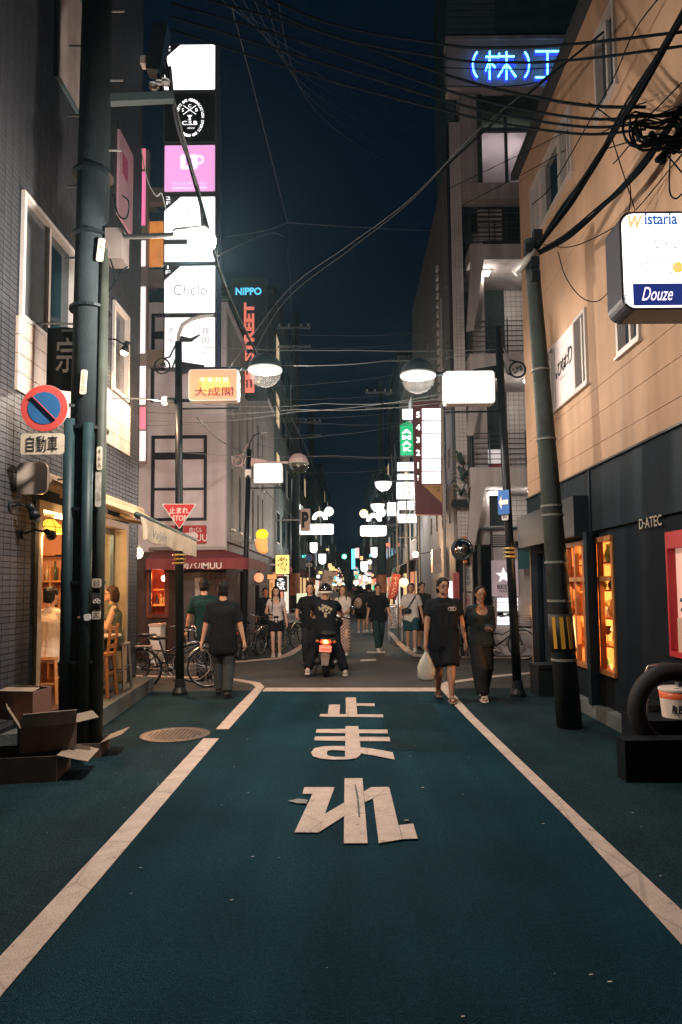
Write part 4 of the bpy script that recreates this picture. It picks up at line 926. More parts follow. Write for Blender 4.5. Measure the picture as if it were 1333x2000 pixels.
al = mat('aluminium', (.5, .45, .42), .4, metal=.3)
wf = wall_window(bg_, RX, -1, 9.93, 10.54, 4.22, 5.22, [.5], al, darkglass)
wf = wall_window(bg_, RX, -1, 8.6, 9.08, 4.22, 5.22, [.5], al, darkglass)
pn = MB().boxm((RX - .02, 9.10, 4.24), (RX + .05, 9.91, 5.20)).build('window_panel', mat('pink_white_panel', (.62, .54, .53), .5, noise=.08), bg_)
for s_, y, sz in (('ひ', 9.68, .2), ('な', 9.52, .2), ('わ', 9.38, .19), ('り', 9.22, .26)): text(s_, V((RX - .022, y, 4.78 + (9.5 - y) * .12)), None, sz, blk, pn, U=YR, name='letter', bold=.015)
text('hinawari', V((RX - .022, 9.55, 4.6)), .3, .03, blk, pn, U=YR); MB().boxm((RX - .025, 9.82, 4.66), (RX - .021, 9.88, 4.74)).build('letter', blk, pn)
wall_window(bg_, RX, -1, *Rw[1], [.5], al, darkglass)
wall_window(bg_, RX, -1, 10.36, 10.96, 7.25, 8.22, [.33, .66], al, darkglass); wall_window(bg_, RX, -1, 9.43, 10.34, 7.25, 8.22, [], al, darkglass); wall_window(bg_, RX, -1, 8.9, 9.41, 7.25, 8.22, [.5], al, darkglass)
wall_window(bg_, RX, -1, *Rw[3], [.5], al, darkglass); wall_window(bg_, RX, -1, *Rw[4], [.5], al, darkglass); wall_window(bg_, RX, -1, *Rw[5], [.5], al, darkglass)
for w_ in Rw: MB().boxm((RX - .05, w_[0] - .03, w_[2] - .03), (RX - .0, w_[1] + .03, w_[2] - .002)).build('sill', al, bg_)
# shopfront
navy = mat('navy_panel', (.005, .013, .020), .7, noise=.3, ns=2, streak=.3, spec=.15)
navy2 = mat('charcoal_wall', (.007, .011, .016), .8, noise=.25, ns=3, spec=.1)
SW = (8.02, 9.75, .55, 2.22); PW = (4.2, 6.62, .95, 2.14)
mb = MB(); wallcut(mb, RX + .01, .07, .5, RE, 0, 2.3, [SW, PW, (10.0, 11.3, .05, 2.15)]); mb.build('shop_wall', navy2, bg_)
for a, b in ((.5, 4.0), (4.01, 6.0), (6.01, 8.6), (8.61, RE - .02)): MB().boxm((RX - .03, a, 2.31), (RX + .2, b, RZ0 - .004)).build('fascia_panel', navy, bg_)
MB().boxm((RX - .06, .5, RZ0 - .003), (RX + .2, RE, RZ0 + .02)).build('fascia_cap', mat('cap_dark', (.03, .03, .03), .5), bg_)
MB().boxm((RX - .05, 8.58, 2.3), (RX - .0, 8.63, RZ0)).build('downpipe', blackmetal, bg_)
MB().boxm((RX - .22, 8.7, 2.26), (RX - .032, RE - .1, 2.78)).build('canopy_box', mat('canopy_black', (.012, .015, .02), .5), bg_)
MB().boxm((RX - .06, 10.0, .05), (RX + .1, 10.06, 2.15)).build('door_post', mat('orange_post', (.25, .1, .04), .5), bg_); MB().boxm((RX + .1, 10.06, .05), (RX + .14, 11.3, 2.15)).build('door', mat('door_navy', (.02, .03, .04), .4), bg_)
MB().boxm((RX - .12, 6.7, 0), (RX + .01, 9.9, .16)).build('plinth', mat('plinth', (.10, .115, .11), .8, noise=.3, ns=6), bg_)
MB().boxm((RX - .14, 8.50, 0.16), (RX - .02, 8.62, 2.3)).build('shop_post', navy, bg_)
letters = mat('steel_letters', (.45, .42, .36), .35, metal=.6)
text('D·ATEC', V((RX - .032, 6.92, 2.27)), .52, .11, letters, bg_, U=YR, bold=.015)
# shop display window: wooden sashes, glass, lit shelves
mb = MB(); y0, y1, z0, z1 = SW
wt = mat('sash_wood', (.36, .15, .05), .45, streak=.3, noise=.2)
MB().boxm((RX - .03, y0, z0), (RX + .07, y1, z0 + .06)).build('sash', wt, bg_); MB().boxm((RX - .03, y0, z1 - .06), (RX + .07, y1, z1)).build('sash', wt, bg_)
for yy in (y0, 8.44, 8.66, 9.02, 9.34, y1 - .08): MB().boxm((RX - .01, yy, z0 + .06), (RX + .045, yy + .06, z1 - .06)).build('sash', wt, bg_)
MB().boxm((RX - .015, y0 + .07, 1.68), (RX + .05, y1 - .08, 1.74)).build('sash', wt, bg_)
MB().boxm((RX + .03, y0 + .05, z0 + .05), (RX + .036, y1 - .05, z1 - .05)).build('pane', glassmat('shop_glass', (.95, .9, .85), .9), bg_)
shopw = mat('shop_inner', (.5, .25, .1), .6, noise=.15)
MB().boxm((RX + 1.3, 7.6, .2), (RX + 1.35, 10, 2.4)).build('shop_back_wall', shopw, bg_); MB().boxm((RX + .09, 7.55, .2), (RX + 1.35, 7.6, 2.4)).build('shop_side_wall', shopw, bg_); MB().boxm((RX + .09, 9.9, .2), (RX + 1.35, 9.95, 2.4)).build('shop_side_wall', shopw, bg_)
MB().boxm((RX + .09, 7.6, 2.3), (RX + 1.3, 9.9, 2.35)).build('shop_ceiling', shopw, bg_); MB().boxm((RX + .09, 7.6, .4), (RX + 1.3, 9.9, .45)).build('shop_floor', shopw, bg_)
for z in (.85, 1.2, 1.55, 1.9): MB().boxm((RX + .14, 7.7, z), (RX + .45, 9.85, z + .02)).build('shelf_board', wt, bg_)
gl1 = mat('glassware', (.8, .8, .75), .08, spec=.9, metal=.3); gl2 = mat('dark_ware', (.04, .04, .05), .2); gl3 = mat('green_ware', (.1, .25, .08), .4)
for z in (.45, .876, 1.226, 1.576, 1.926):
    for j in range(13):
        y = 7.8 + j * .16 + random.uniform(-.02, .02); h = random.uniform(.12, .24); rr_ = random.uniform(.035, .06); k = random.random()
        prof = [(rr_ * .6, 0), (rr_, h * .3), (rr_ * .9, h * .6), (rr_ * .5, h * .8), (rr_ * .6, h), (.001, h)] if k < .6 else [(rr_ * .7, 0), (rr_ * .1, .01), (rr_ * .1, h * .5), (rr_, h * .65), (rr_ * .9, h), (.001, h)]
        o = MB().lathe(prof, (RX + .22 + random.uniform(-.04, .14), y, z), 9).build('ornament', random.choice([gl1, gl1, gl2, gl3, brass]), None, True); tag(o, 'small glass or metal ornament on the shelves of the lit shop window', 'ornament', 'ornaments in the shop window')
for k, (yy, zz, w_) in enumerate(((9.1, 2.2, 26), (8.3, 1.45, 12), (8.9, 1.2, 85))):
    xd = .9 if k == 2 else .5
    t = thing('shop_lamp', ('warm lamp at the top of the shop display window', 'small warm lamp low in the shop display window', 'warm lamp deep inside behind the shelves of the shop window')[k], 'lamp', (RX + .3, yy, zz))
    MB().lathe([(.02, .1), (.03, .06), (.07, .0), (.065, .0), (.02, .05)], (RX + xd, yy, zz), 14).build('shade', brass, t); MB().ell((RX + xd, yy, zz - .0), .035, .035, .04).build('bulb', emat('bulb_shop', (1, .66, .34), 16), t, True)
    MB().cyl((RX + xd, yy, zz + .1), (RX + xd, yy, 2.3), .006).build('cord', blackmetal, t)
    plight('lamp_light', (RX + xd - .03, yy, zz - .10), w_ * 3.5, (1, .52, .22), .04, t)
# lit poster case with red frame
y0, y1, z0, z1 = PW
rf = mat('red_frame', (.42, .03, .04), .4)
pc_ = MB(); pc_.boxm((RX - .03, y0, z0), (RX + .05, y1, z0 + .05)); pc_.boxm((RX - .03, y0, z1 - .16), (RX + .05, y1, z1)); pc_.boxm((RX - .03, y0, z0 + .05), (RX + .05, y0 + .05, z1 - .16)); pc_.boxm((RX - .03, y1 - .035, z0 + .05), (RX + .05, y1, z1 - .16)); pc_ = pc_.build('poster_case', rf, bg_)
MB().boxm((RX + .05, y0, z0), (RX + .06, y1, z1)).build('backing', mat('poster_back', (.7, .42, .36), .6, emit=(1, .52, .42), es=.42, noise=.1, ns=3), pc_)
MB().boxm((RX + .035, 6.1, 1.55), (RX + .04, 6.42, 1.95)).build('notice', mat('notice_paper', (.75, .6, .55), .7, emit=(1, .66, .6), es=.4), pc_)
for k in range(9): MB().boxm((RX + .031, 6.14, 1.6 + k * .035), (RX + .0345, 6.38 - (k % 3) * .03, 1.606 + k * .035)).build('print_line', blk, pc_)
mb = MB()
for k in range(26):
    a = random.uniform(0, 6.28); mb.ell((RX + .02, 6.3 + .16 * math.cos(a) * random.random(), 1.42 + .1 * math.sin(a)), .03, .05, .025, 6, 4)
mb.build('wreath', mat('dark_leaf', (.02, .05, .05), .5), pc_); MB().boxm((RX + .0, 5.6, 1.0), (RX + .045, 6.5, 1.32)).build('display_box', mat('pale_box', (.6, .4, .3), .6), pc_)
MB().torus((RX - .01, 6.2, 1.15), .07, .02, 'x', 16, 6).build('hoop', mat('teal_ring', (.03, .12, .13), .4), pc_)
# big wistaria light box on the beige wall
WY = 5.75; r = rectW(1216, 412, 1384, 606, WY)
ws = thing('wistaria_sign', 'large rounded white light box sign with colourful name, hung off the beige wall', 'sign', (r[0], WY, r[2]))
lightbox(ws, r, WY, emat('sign_bright', (1, .94, .94), 2.6), .32, mat('case_dark', (.05, .05, .06), .3), 'sign_face', .11, .022)
for y in (440, 560): MB().boxm((r[0] + .1, WY + .1, W(0, y, WY).z - .03), (RX, WY + .16, W(0, y, WY).z + .03)).build('bracket', steel, ws)
wyf = WY - .008
text('W', W(1241, 434, wyf), .135, .125, mat('wist_gold', (.8, .5, .2), .5, emit=(1, .66, .28), es=1.0), ws, bold=.05, shear=.2); text('istaria', W(1291, 428, wyf), .285, .105, mat('wist_blue', (.02, .1, .35), .5, emit=(.02, .16, .55), es=.8), ws, bold=.03)
text('BLDG', W(1330, 442, wyf), .1, .025, faint, ws); text('カメラ王国', W(1320, 476, wyf), .42, .09, faintd, ws); text('てのひら', W(1300, 522, wyf), .42, .11, faint, ws); text('3', W(1222, 464, wyf), None, .07, faint, ws); text('2', W(1222, 500, wyf), None, .07, faint, ws); text('1F', W(1224, 572, wyf), .04, .2, faint, ws, vertical=True)
for y in (451, 499, 549): MB().boxm((r[0] + .03, wyf - .002, W(0, y, WY).z - .002), (r[1] - .03, wyf + .003, W(0, y, WY).z + .002)).build('divider', faintd, ws)
a = W(1238, 597, wyf); b = W(1378, 553, wyf); MB().boxm((a.x, wyf - .004, a.z), (b.x, wyf + .002, b.z)).build('blue_panel', mat('deep_blue', (.015, .03, .16), .4, emit=(.015, .035, .22), es=.8), ws)
text('Douze', W(1284, 574, wyf - .004), .27, .12, emat('script_white', (1, .85, .95), 1.5), ws, shear=.45)
MB().lathe([(.05, 0), (.05, .004), (.001, .004)], W(1325, 522, wyf - .004), 12, 'y').build('flower_print', mat('flower_yellow', (.8, .5, .1), .5, emit=(1, .65, .15), es=1), ws)
# concrete pole right
rp = thing('utility_pole', 'leaning concrete utility pole with a yellow and black band on the right', 'pole', V((W(1112, 1420, 8.0).x, 8.0, 0)))
a, b = V((W(1113, 1420, 8.0).x, 8.0, 0)), W(1036, 470, 8.0)
rpc = mat('pole_concrete_r', (.036, .047, .043), .8, noise=.3, ns=4, bump=.3, bs=60, streak=.2)
MB().cyl(a, b, .145, .078, 20).build('shaft', rpc, rp, True)
def rat(y):
    z = W(0, y, 8.0).z; s = z / b.z; return a.lerp(b, s), .145 + (.078 - .145) * s
for y0_, y1_ in ((1210, 1282),):
    (pa, ra), (pb, rb) = rat(y1_), rat(y0_); MB().cyl(pa, pb, ra + .012, rb + .012, 20).build('band', mat('band_black', (.015, .015, .015), .6), rp, True)
    for ang in (-140, -105, -70, -35):
        t_ = math.radians(ang); c0 = pa + V((math.cos(t_), math.sin(t_), 0)) * (ra + .014) + V((0, 0, .03)); c1 = pb + V((math.cos(t_), math.sin(t_), 0)) * (rb + .014) - V((0, 0, .03))
        MB().bar(c0, c1, .045, .008, up=(math.cos(t_), math.sin(t_), 0)).build('stripe', mat('band_yellow', (.45, .24, .03), .5), rp)
for y in (1000, 1018, 1110, 1185, 1300, 735, 870): 
    pp, rr_ = rat(y); MB().lathe([(rr_, -.015), (rr_ + .012, -.012), (rr_ + .012, .012), (rr_, .015)], pp, 18).build('hoop', mat('hoop_grey', (.16, .16, .14), .6), rp)
for k in range(4):
    pp, rr_ = rat(480 + k * 26); MB().box(pp + V((random.uniform(-.08, .08), -.1, 0)), (.1, .1, .12)).build('clamp', blackmetal, rp)
sp_, _ = rat(520); MB().cyl(sp_ + V((-.22, -.05, -.18)), sp_ + V((.02, -.12, .06)), .05).build('splice_tube', mat('splice', (.45, .45, .42), .4, metal=.3), rp, True)
# tyre stand with bucket
ty = thing('tyre_display', 'large black tyre standing upright at the right edge of the shop front', 'tyre', G(1290, 1505))
tc = W(1318, 1386, 6.1); 
MB().torus(tc, .335, .075, 'y', 40, 12, 1.1).build('tread', rubber, ty, True)
MB().torus(tc, .262, .01, 'y', 36, 6).build('bead', mat('bead', (.1, .1, .1), .4), ty, True)
pb_ = thing('black_pedestal', 'low black box pedestal under the tyre at the right edge', 'pedestal', G(1280, 1510))
a = G(1222, 1508); zl = tc.z - .412
MB().boxm((a.x + .1, 5.98, 0), (a.x + 1.0, 6.3, zl - .015)).build('body', mat('pedestal_black', (.006, .009, .013), .7, noise=.2, spec=.1), pb_); MB().boxm((a.x + .1, 5.975, zl - .015), (a.x + 1.01, 6.3, zl)).build('top', black, pb_)
xb = W(1222, 1480, 5.78).x; MB().boxm((xb, 5.78, 0), (xb + 1.0, 5.965, .345)).build('front_block', mat('pedestal_black', (0, 0, 0)), pb_)
MB().boxm((a.x + .25, 6.31, 0), (a.x + 1.0, 6.8, W(0, 1413, 6.5).z - .002)).build('back_block', mat('pedestal_black', (0, 0, 0)), pb_)
bk = thing('repair_bucket', 'white and red paint bucket with bold black lettering inside the tyre', 'bucket', W(1325, 1415, 6.12))
bc = W(1327, 1413, 6.5); prof = [(.14, 0), (.165, .31), (.172, .31), (.172, .33), (.16, .335), (.03, .34), (.001, .34)]
MB().lathe(prof, bc, 28).build('body', mat('bucket_white', (.8, .68, .58), .4, noise=.15, ns=8), bk)
MB().lathe([(.1605, .24), (.1665, .30), (.163, .30), (.157, .24)], bc, 28, 'z', False).build('stripe', mat('bucket_red', (.75, .13, .05), .4), bk, True); MB().lathe([(.142, .01), (.147, .07)], bc, 14, 'z', False)
mb = MB(); mb.tube([bc + V((-.165, 0, .28)), bc + V((-.1, -.1, .33)), bc + V((0, -.14, .36)), bc + V((.1, -.1, .33)), bc + V((.165, 0, .28))], .006); mb.build('handle', steel, bk); MB().cyl(bc + V((0, -.0, .335)), bc + V((0, 0, .38)), .02).build('knob', steel, bk)
for k, ch in enumerate('REPAIR'):
    t_ = math.radians(-128 + k * 19); U = V((-math.sin(t_), math.cos(t_), 0)); text(ch, bc + V((math.cos(t_) * .157, math.sin(t_) * .157, .15)), .042, .075, blk, bk, U=U, name='letter', bold=.045, shear=.15, t=.003)
ch_ = thing('tube_chair', 'chair with a bent chrome tube back behind the tyre', 'chair', (2.75, 6.75, 0))
p = W(1262, 1300, 6.75); q = W(1322, 1294, 6.75)
MB().tube([V((p.x, 6.75, .0)), V((p.x, 6.75, p.z - .06)), V((p.x + .02, 6.75, p.z - .01)), V((p.x + .06, 6.75, p.z)), V((q.x - .06, 6.75, q.z)), V((q.x - .02, 6.75, q.z - .02)), V((q.x, 6.75, q.z - .06)), V((q.x, 6.75, 0))], .013, 8).build('back_tube', mat('chrome_warm', (.6, .5, .42), .25, metal=.8), ch_, True)
MB().boxm((p.x - .0, 6.75, .42), (q.x, 7.12, .46)).build('seat', black, ch_)
for x in (p.x + .02, q.x - .02): MB().cyl((x, 7.1, 0), (x, 7.1, .42), .013).build('leg', steel, ch_)
# low dark planter by the pole
t = thing('dark_planter', 'dark covered crate at the far end of the shop by the lamp post', 'crate', G(1055, 1360)); q = G(1056, 1356); mb = MB(); mb.obox((q.x + .06, q.y, .2), (.3, .35, .4), Matrix.Rotation(.1, 3, 'Z')); mb.build('body', black, t); mb = MB(); mb.obox((q.x + .08, q.y, .43), (.36, .4, .05), Matrix.Rotation(.14, 3, 'Z')); mb.build('lid', black, t)
# ================================================================== RIGHT: BALCONY BUILDING ACROSS THE SIDE STREET
QF, QX = 16.0, 2.55
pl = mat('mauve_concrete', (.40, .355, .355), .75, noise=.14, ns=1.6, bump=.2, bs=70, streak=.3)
tilew = mat('white_tile', (.48, .44, .43), .35, noise=.1, ns=3)
qb = thing('balcony_building', 'pale tiled building with stacked balconies at the far right corner', 'building', (QX, 18, 0))
# recess back wall
QB = QF + 1.3
uw = rectW(926, 186, 1075, 358, QF)                                   # big lit window high up
mb = MB(); frontcut(mb, QB, .2, QX + .2, 9, 0, 10.6, []); mb.build('wall', grout, qb)
tiles(qb, (QX + .95, QB - .0, 0), XR, ZU, 0, 2.6, 2.75, 10.6, .13, .13, .009, .012, tilew, (), 300, 'tile', lambda x, y: 985 < x < 1055)
# left corner pier with tiles
mb = MB(); mb.boxm((QX, QF + .013, 0), (QX + .28, QF + .5, 13.0)); mb.build('corner_pier', grout, qb)
tiles(qb, (QX, QF + .013, 0), XR, ZU, 0.004, .28, 2.5, 13, .092, .092, .007, .013, tilew, (), 60)
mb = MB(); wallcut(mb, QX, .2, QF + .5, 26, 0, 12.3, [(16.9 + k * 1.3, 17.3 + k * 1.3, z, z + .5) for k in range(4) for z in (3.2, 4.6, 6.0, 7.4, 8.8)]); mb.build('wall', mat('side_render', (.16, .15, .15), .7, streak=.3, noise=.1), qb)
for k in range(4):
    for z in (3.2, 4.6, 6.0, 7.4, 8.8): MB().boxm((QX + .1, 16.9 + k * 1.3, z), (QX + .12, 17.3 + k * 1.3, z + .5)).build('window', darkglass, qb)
# balcony slabs / parapets
def slab(y0, y1, x0=919):
    r = rectW(x0, y0, 1100, y1, QF - .45); return r
lev = [(911, 951), (689, 726), (475, 507)]
rail = mat('rail_dark', (.05, .055, .06), .4, metal=.4)
for i, (a, b_) in enumerate(lev):
    r = slab(a, b_); MB().boxm((r[0], QF - .45, r[2]), (r[1] + .6, QF - .33, r[3])).build('parapet', pl, qb); MB().boxm((r[0], QF - .33, r[2] + .0), (r[1] + .6, QB - .001, r[2] + .16)).build('balcony_slab', pl, qb); MB().boxm((r[0], QF - .33, r[2] + .16), (r[0] + .1, QB - .3, r[3])).build('parapet', pl, qb)
    zt_ = r[3]
    if True:
        for k in range(7): MB().cyl((r[0] + .04, QF - .39, zt_ + .08 + k * .12), (r[1] + .5, QF - .39, zt_ + .08 + k * .12), .012, n=6).build('rail', rail, qb)
        for k in range(7): MB().cyl((r[0] + .06 + k * .42, QF - .39, zt_), (r[0] + .06 + k * .42, QF - .39, zt_ + .86), .016, n=6).build('baluster', rail, qb)
        for k in range(12): MB().boxm((r[0] + .03, QF - .3 + k * .1, zt_), (r[0] + .05, QF - .27 + k * .1, zt_ + .85)).build('side_slat', rail, qb)
    for xx in ((965, 1042) if i == 0 else (1033, 950) if i == 1 else (948, 1030)):
        t = thing('ceiling_lamp', 'lit box lamp under the %s balcony, %s one' % (('lowest', 'middle', 'top')[i], 'left' if xx < 1000 else 'right'), 'lamp', W(xx, b_ + 8, QF + .2)); q = V((W(xx, b_ + 8, QF + .1).x, QF + .1, r[2] - .04))
        MB().box(q + V((0, 0, .02)), (.26, .14, .04)).build('base', white, t); MB().ext([(-.12, 0), (.12, 0), (.08, -.08), (-.08, -.08)], q + V((0, .06, .0)), (1, 0, 0), (0, 0, 1), .12, N=(0, -1, 0)).build('diffuser', emat('balcony_lamp', (1, .95, .85), 9), t)
        plight('lamp_light', q - V((0, .05, .16)), 12, (1, .9, .78), .06, t)
# fin walls, column
for (x0, y0, x1, y1, x2) in ((905, 960, 905, 1100, 918),):
    pass
cx_ = rectW(930, 500, 944, 1030, QF + .1); MB().boxm((cx_[0], QF + .1, 2.6), (cx_[1], QF + .35, 10.2)).build('column', pl, qb)
for a, b_ in ((911, 951), (689, 726)):
    p = W(921, b_, QF - .44); q = W(905, b_ + 120, QF - .1); MB().ext([(0, 0), (.32, .0), (.02, -1.5), (-.14, -1.5)], p, (1, 0, 0), (0, 0, 1), .12, N=(0, 1, 0)).build('fin', pl, qb)
p = W(921, 507, QF - .44); MB().ext([(0, 0), (.3, .0), (.02, -1.7), (-.14, -1.7)], p, (1, 0, 0), (0, 0, 1), .12, N=(0, 1, 0)).build('fin', pl, qb)
# stair / louvre openings on dark back
MB().boxm((cx_[1] + .02, QB - .05, 2.6), (cx_[1] + .75, QB - .014, 10.5)).build('stair_opening', mat('stair_dark', (.02, .03, .035), .7), qb)
t = thing('hung_banner', 'pale glowing notice behind the railing of the lowest balcony', 'sign', W(965, 885, QF)); s = rectW(947, 878, 978, 905, QF + .6); MB().boxm((s[0], QF + .6, s[2]), (s[1], QF + .63, s[3])).build('panel', emat('notice_glow', (.9, .8, .8), .5), t); MB().boxm((s[0], QF + .6, s[2] - .14), (s[1], QF + .63, s[2] - .01)).build('base', mat('notice_red', (.4, .05, .06), .5), t)
# upper block: louvre floor, spandrel, big window, neon band, dark top
r = rectW(905, 400, 1100, 475, QF); lv = MB().boxm((r[0], QF + .15, 10.0), (9, QF + .3, 10.9)).build('louvre_back', mat('louvre_dark', (.02, .03, .035), .6), qb)
for k in range(8): MB().boxm((W(924, 0, QF).x, QF + .05, 10.04 + k * .1), (W(970, 0, QF).x, QF + .148, 10.08 + k * .1)).build('louvre', pl, qb)
r = rectW(903, 362, 1100, 395, QF); MB().boxm((r[0], QF - .15, r[2]), (9, QF + .3, r[3])).build('spandrel', pl, qb)
x0, x1, z0, z1 = rectW(928, 182, 1100, 362, QF)
MB().boxm((QX + .28, QF, z0), (x0 + .08, QF + .3, z1)).build('pier', pl, qb)
wfr = mat('win_dark', (.05, .07, .075), .5)
zm = W(0, 262, QF).z; xm = W(982, 0, QF).x
ww = MB(); ww.boxm((x0 + .08, QF + .02, zm - .05), (9, QF + .12, zm + .05)); ww.boxm((x0 + .08, QF + .02, z0), (x0 + .2, QF + .12, zm - .05)); ww.boxm((x0 + .08, QF + .02, zm + .05), (x0 + .2, QF + .12, z1)); ww = ww.build('window', wfr, qb)
for xx in (xm, xm + .95, xm + 1.9): MB().boxm((xx - .03, QF + .02, z0), (xx + .03, QF + .11, zm - .05)).build('mullion', wfr, ww); MB().boxm((xx - .03, QF + .02, zm + .05), (xx + .03, QF + .11, z1)).build('mullion', wfr, ww)
MB().boxm((x0 + .2, QF + .08, zm + .05), (9, QF + .085, z1)).build('pane', milkmat('frosted_upper', (.34, .42, .38), .12), ww); MB().boxm((x0 + .2, QF + .08, z0), (9, QF + .085, zm - .05)).build('pane', milkmat('frosted_glass', (.62, .58, .64), .08), ww)
rm = mat('lobby_wall', (.42, .38, .42), .8, noise=.1); 
MB().boxm((x0, QF + 2.4, z0), (9, QF + 2.5, z1)).build('lobby_wall', rm, qb); MB().boxm((QX + .28, QF + .31, z1), (9, QF + 2.5, z1 + .1)).build('lobby_ceiling', rm, qb); MB().boxm((QX + .28, QF + .31, z0 - .1), (9, QF + 2.5, z0)).build('lobby_floor', rm, qb); MB().boxm((x0, QF + .3, zm - .1), (9, QF + 2.4, zm)).build('lobby_floor', rm, qb)
for (px_, py_, yy, w_) in ((950, 205, QF + .55, 9), (1008, 206, QF + .55, 7), (996, 300, QF + .5, 7), (945, 305, QF + .6, 4)):
    q = W(px_, py_, yy); t = thing('lobby_lamp', 'lit lamp behind the %s of the high window, %s' % ('upper panes' if py_ < 250 else 'lower panes', 'left one' if px_ < 970 else 'right one'), 'lamp', q)
    MB().ell(q, .07, .07, .06).build('bulb', emat('lobby_bulb', (1, .92, .8), 22), t, True); zc = z1 if py_ < 250 else zm - .1; MB().cyl(q, (q.x, q.y, zc), .01).build('stem', steel, t); plight('lamp_light', q - V((0, .12, .05)), w_, (1, .86, .74), .06, t)
r = rectW(895, 84, 1100, 178, QF); MB().boxm((QX - .02, QF - .12, r[2]), (9, QF + .3, r[3])).build('sign_band', mat('band_pale', (.42, .38, .40), .7, noise=.1, ns=2), qb)
MB().boxm((QX - .04, QF - .14, r[3]), (9, QF + .3, r[3] + .1)).build('band_cap', pl, qb)
mb = MB().boxm((QX, QF + .1, r[3] + .1), (9, QF + .3, 18)).build('upper_wall', mat('upper_teal', (.06, .11, .12), .6, noise=.3, ns=1.5), qb)
for k in range(22): MB().boxm((QX + .05, QF + .06, r[3] + .14 + k * .17), (W(968, 0, QF).x, QF + .098, r[3] + .24 + k * .17)).build('shutter_slat', mat('shutter_teal', (.10, .16, .17), .5), qb)
MB().boxm((QX + .28, QF + .3, 14.4), (9, QF + .32, 18)).build('wall', grout, qb); MB().boxm((QX + .2, QF + .32, 17.9), (9, 18.4, 18)).build('roof', grout, qb); MB().boxm((QX, QF + .32, 12.3), (QX + .2, 18.4, 17.9)).build('wall', mat('upper_teal', (0, 0, 0)), qb)
# blue neon
nz = thing('neon_sign', 'blue neon tube characters on the band high on the balcony building', 'neon sign', W(920, 125, QF - .2))
neon = emat('neon_cyan', (.12, .75, 1.0), 6); neonb = emat('neon_blue', (.02, .05, 1.0), 1.8)
NYY = QF - .2
def nt(pts, off=.0):
    P = [W(x, y, NYY) for x, y in pts]; 
    MB().tube(P, .02, 6).build('tube', neon, nz, True); MB().tube([p + V((0, .05, 0)) for p in P], .05, 6).build('glow_channel', neonb, nz, True)
def arcp(cx_, cyy, rx_, ry_, a0, a1, n=8): return [(cx_ + rx_ * math.cos(math.radians(a0 + (a1 - a0) * k / n)), cyy + ry_ * math.sin(math.radians(a0 + (a1 - a0) * k / n))) for k in range(n + 1)]
nt(arcp(944, 126, 20, 30, 235, 125)); nt(arcp(1014, 126, 20, 30, -55, 55))
for q in ([(949, 111), (971, 111)], [(957, 100), (957, 155)], [(956, 118), (949, 138)], [(959, 122), (968, 132)], [(976, 104), (973, 113)], [(974, 110), (1005, 110)], [(972, 123), (1008, 122)], [(990, 101), (990, 155)], [(987, 128), (973, 150)], [(993, 128), (1008, 150)]): nt(q)
for q in ([(1046, 100), (1094, 100)], [(1070, 102), (1070, 150)], [(1046, 151), (1098, 151)], [(1104, 103), (1110, 99), (1118, 103)], [(1106, 112), (1104, 140)]): nt(q)
# street level of the balcony building
MB().boxm((W(938, 0, QF).x, QF + .05, 0), (W(1022, 0, QF).x, QF + .3, W(0, 1037, QF).z)).build('entry_wall', mat('entry_white', (.46, .42, .42), .7, noise=.12, ns=2, streak=.25), qb)
MB().boxm((QX, QF + .02, 0), (QX + .35, QF + .3, 2.5)).build('entry_pier', pl, qb)
s = rectW(962, 1043, 1000, 1068, QF); lvb = MB().boxm((s[0], QF + .02, s[2]), (s[1], QF + .05, s[3])).build('vent', mat('vent_dark', (.05, .05, .05), .6), qb)
for k in range(7): MB().boxm((s[0] + .02, QF - .005, s[2] + .02 + k * .042), (s[1] - .02, QF + .02, s[2] + .042 + k * .042)).build('slat', pl, lvb)
mb = MB(); q0, q1, q2 = W(941, 1290, QF - .06), W(941, 1034, QF - .06), W(1000, 1030, QF - .06); mb.tube([V((q0.x, QF - .06, 0)), V((q0.x, QF - .06, q1.z - .1)), V((q0.x + .05, QF - .06, q1.z)), V((q0.x + .15, QF - .06, q1.z + .03)), V((q2.x + .6, QF - .06, q1.z + .03))], .045, 8); mb.build('drain_pipe', mat('pipe_grey', (.10, .115, .115), .5), qb, True)
s = rectW(962, 1094, 1012, 1165, QF); t = thing('plaza_sign', 'pale sign with a white star above black lettering beside the lamp post', 'sign', (s[0], QF, s[2]))
MB().boxm((s[0], QF + .0, s[2]), (s[1], QF + .045, s[3])).build('panel', mat('plaza_pink', (.60, .50, .56), .5, emit=(.6, .45, .55), es=.14), t)
sc_ = W(984, 1124, QF); MB().ext([((.19 if k % 2 == 0 else .075) * math.sin(k * math.pi / 5), (.19 if k % 2 == 0 else .075) * math.cos(k * math.pi / 5)) for k in range(10)], sc_, (1, 0, 0), (0, 0, 1), .01, N=(0, -1, 0)).build('star', emat('star_white', (1, .97, 1), 1.0), t)
text('BEST', W(985, 1146, QF - .004), .32, .1, blk, t, bold=.012); text('PLAZA', W(986, 1154, QF - .004), .25, .055, blk, t, bold=.008)
t = thing('floor_directory', 'lit white floor directory with numbered rows under the star sign', 'sign', W(984, 1220, QF))
for k in range(6):
    s = rectW(965, 1168 + k * 9, 1012, 1176 + k * 9, QF); MB().boxm((s[0] + .09, QF + .0, s[2] + .006), (s[1], QF + .045, s[3] - .004)).build('row', emat('dir_white', (.95, .93, 1), 1.2) if k != 3 else mat('dir_black', (.02, .02, .03), .4), t); MB().boxm((s[0], QF + .0, s[2] + .006), (s[0] + .08, QF + .045, s[3] - .004)).build('number_cell', mat('dir_grey', (.5, .45, .45), .5), t)
    if k < 5: text('54321'[k], V((s[0] + .04, QF - .001, (s[2] + s[3]) / 2)), None, .06, blk, t)
text('KOH', W(990, 1199, QF - .004), .14, .05, lit, t, bold=.02)
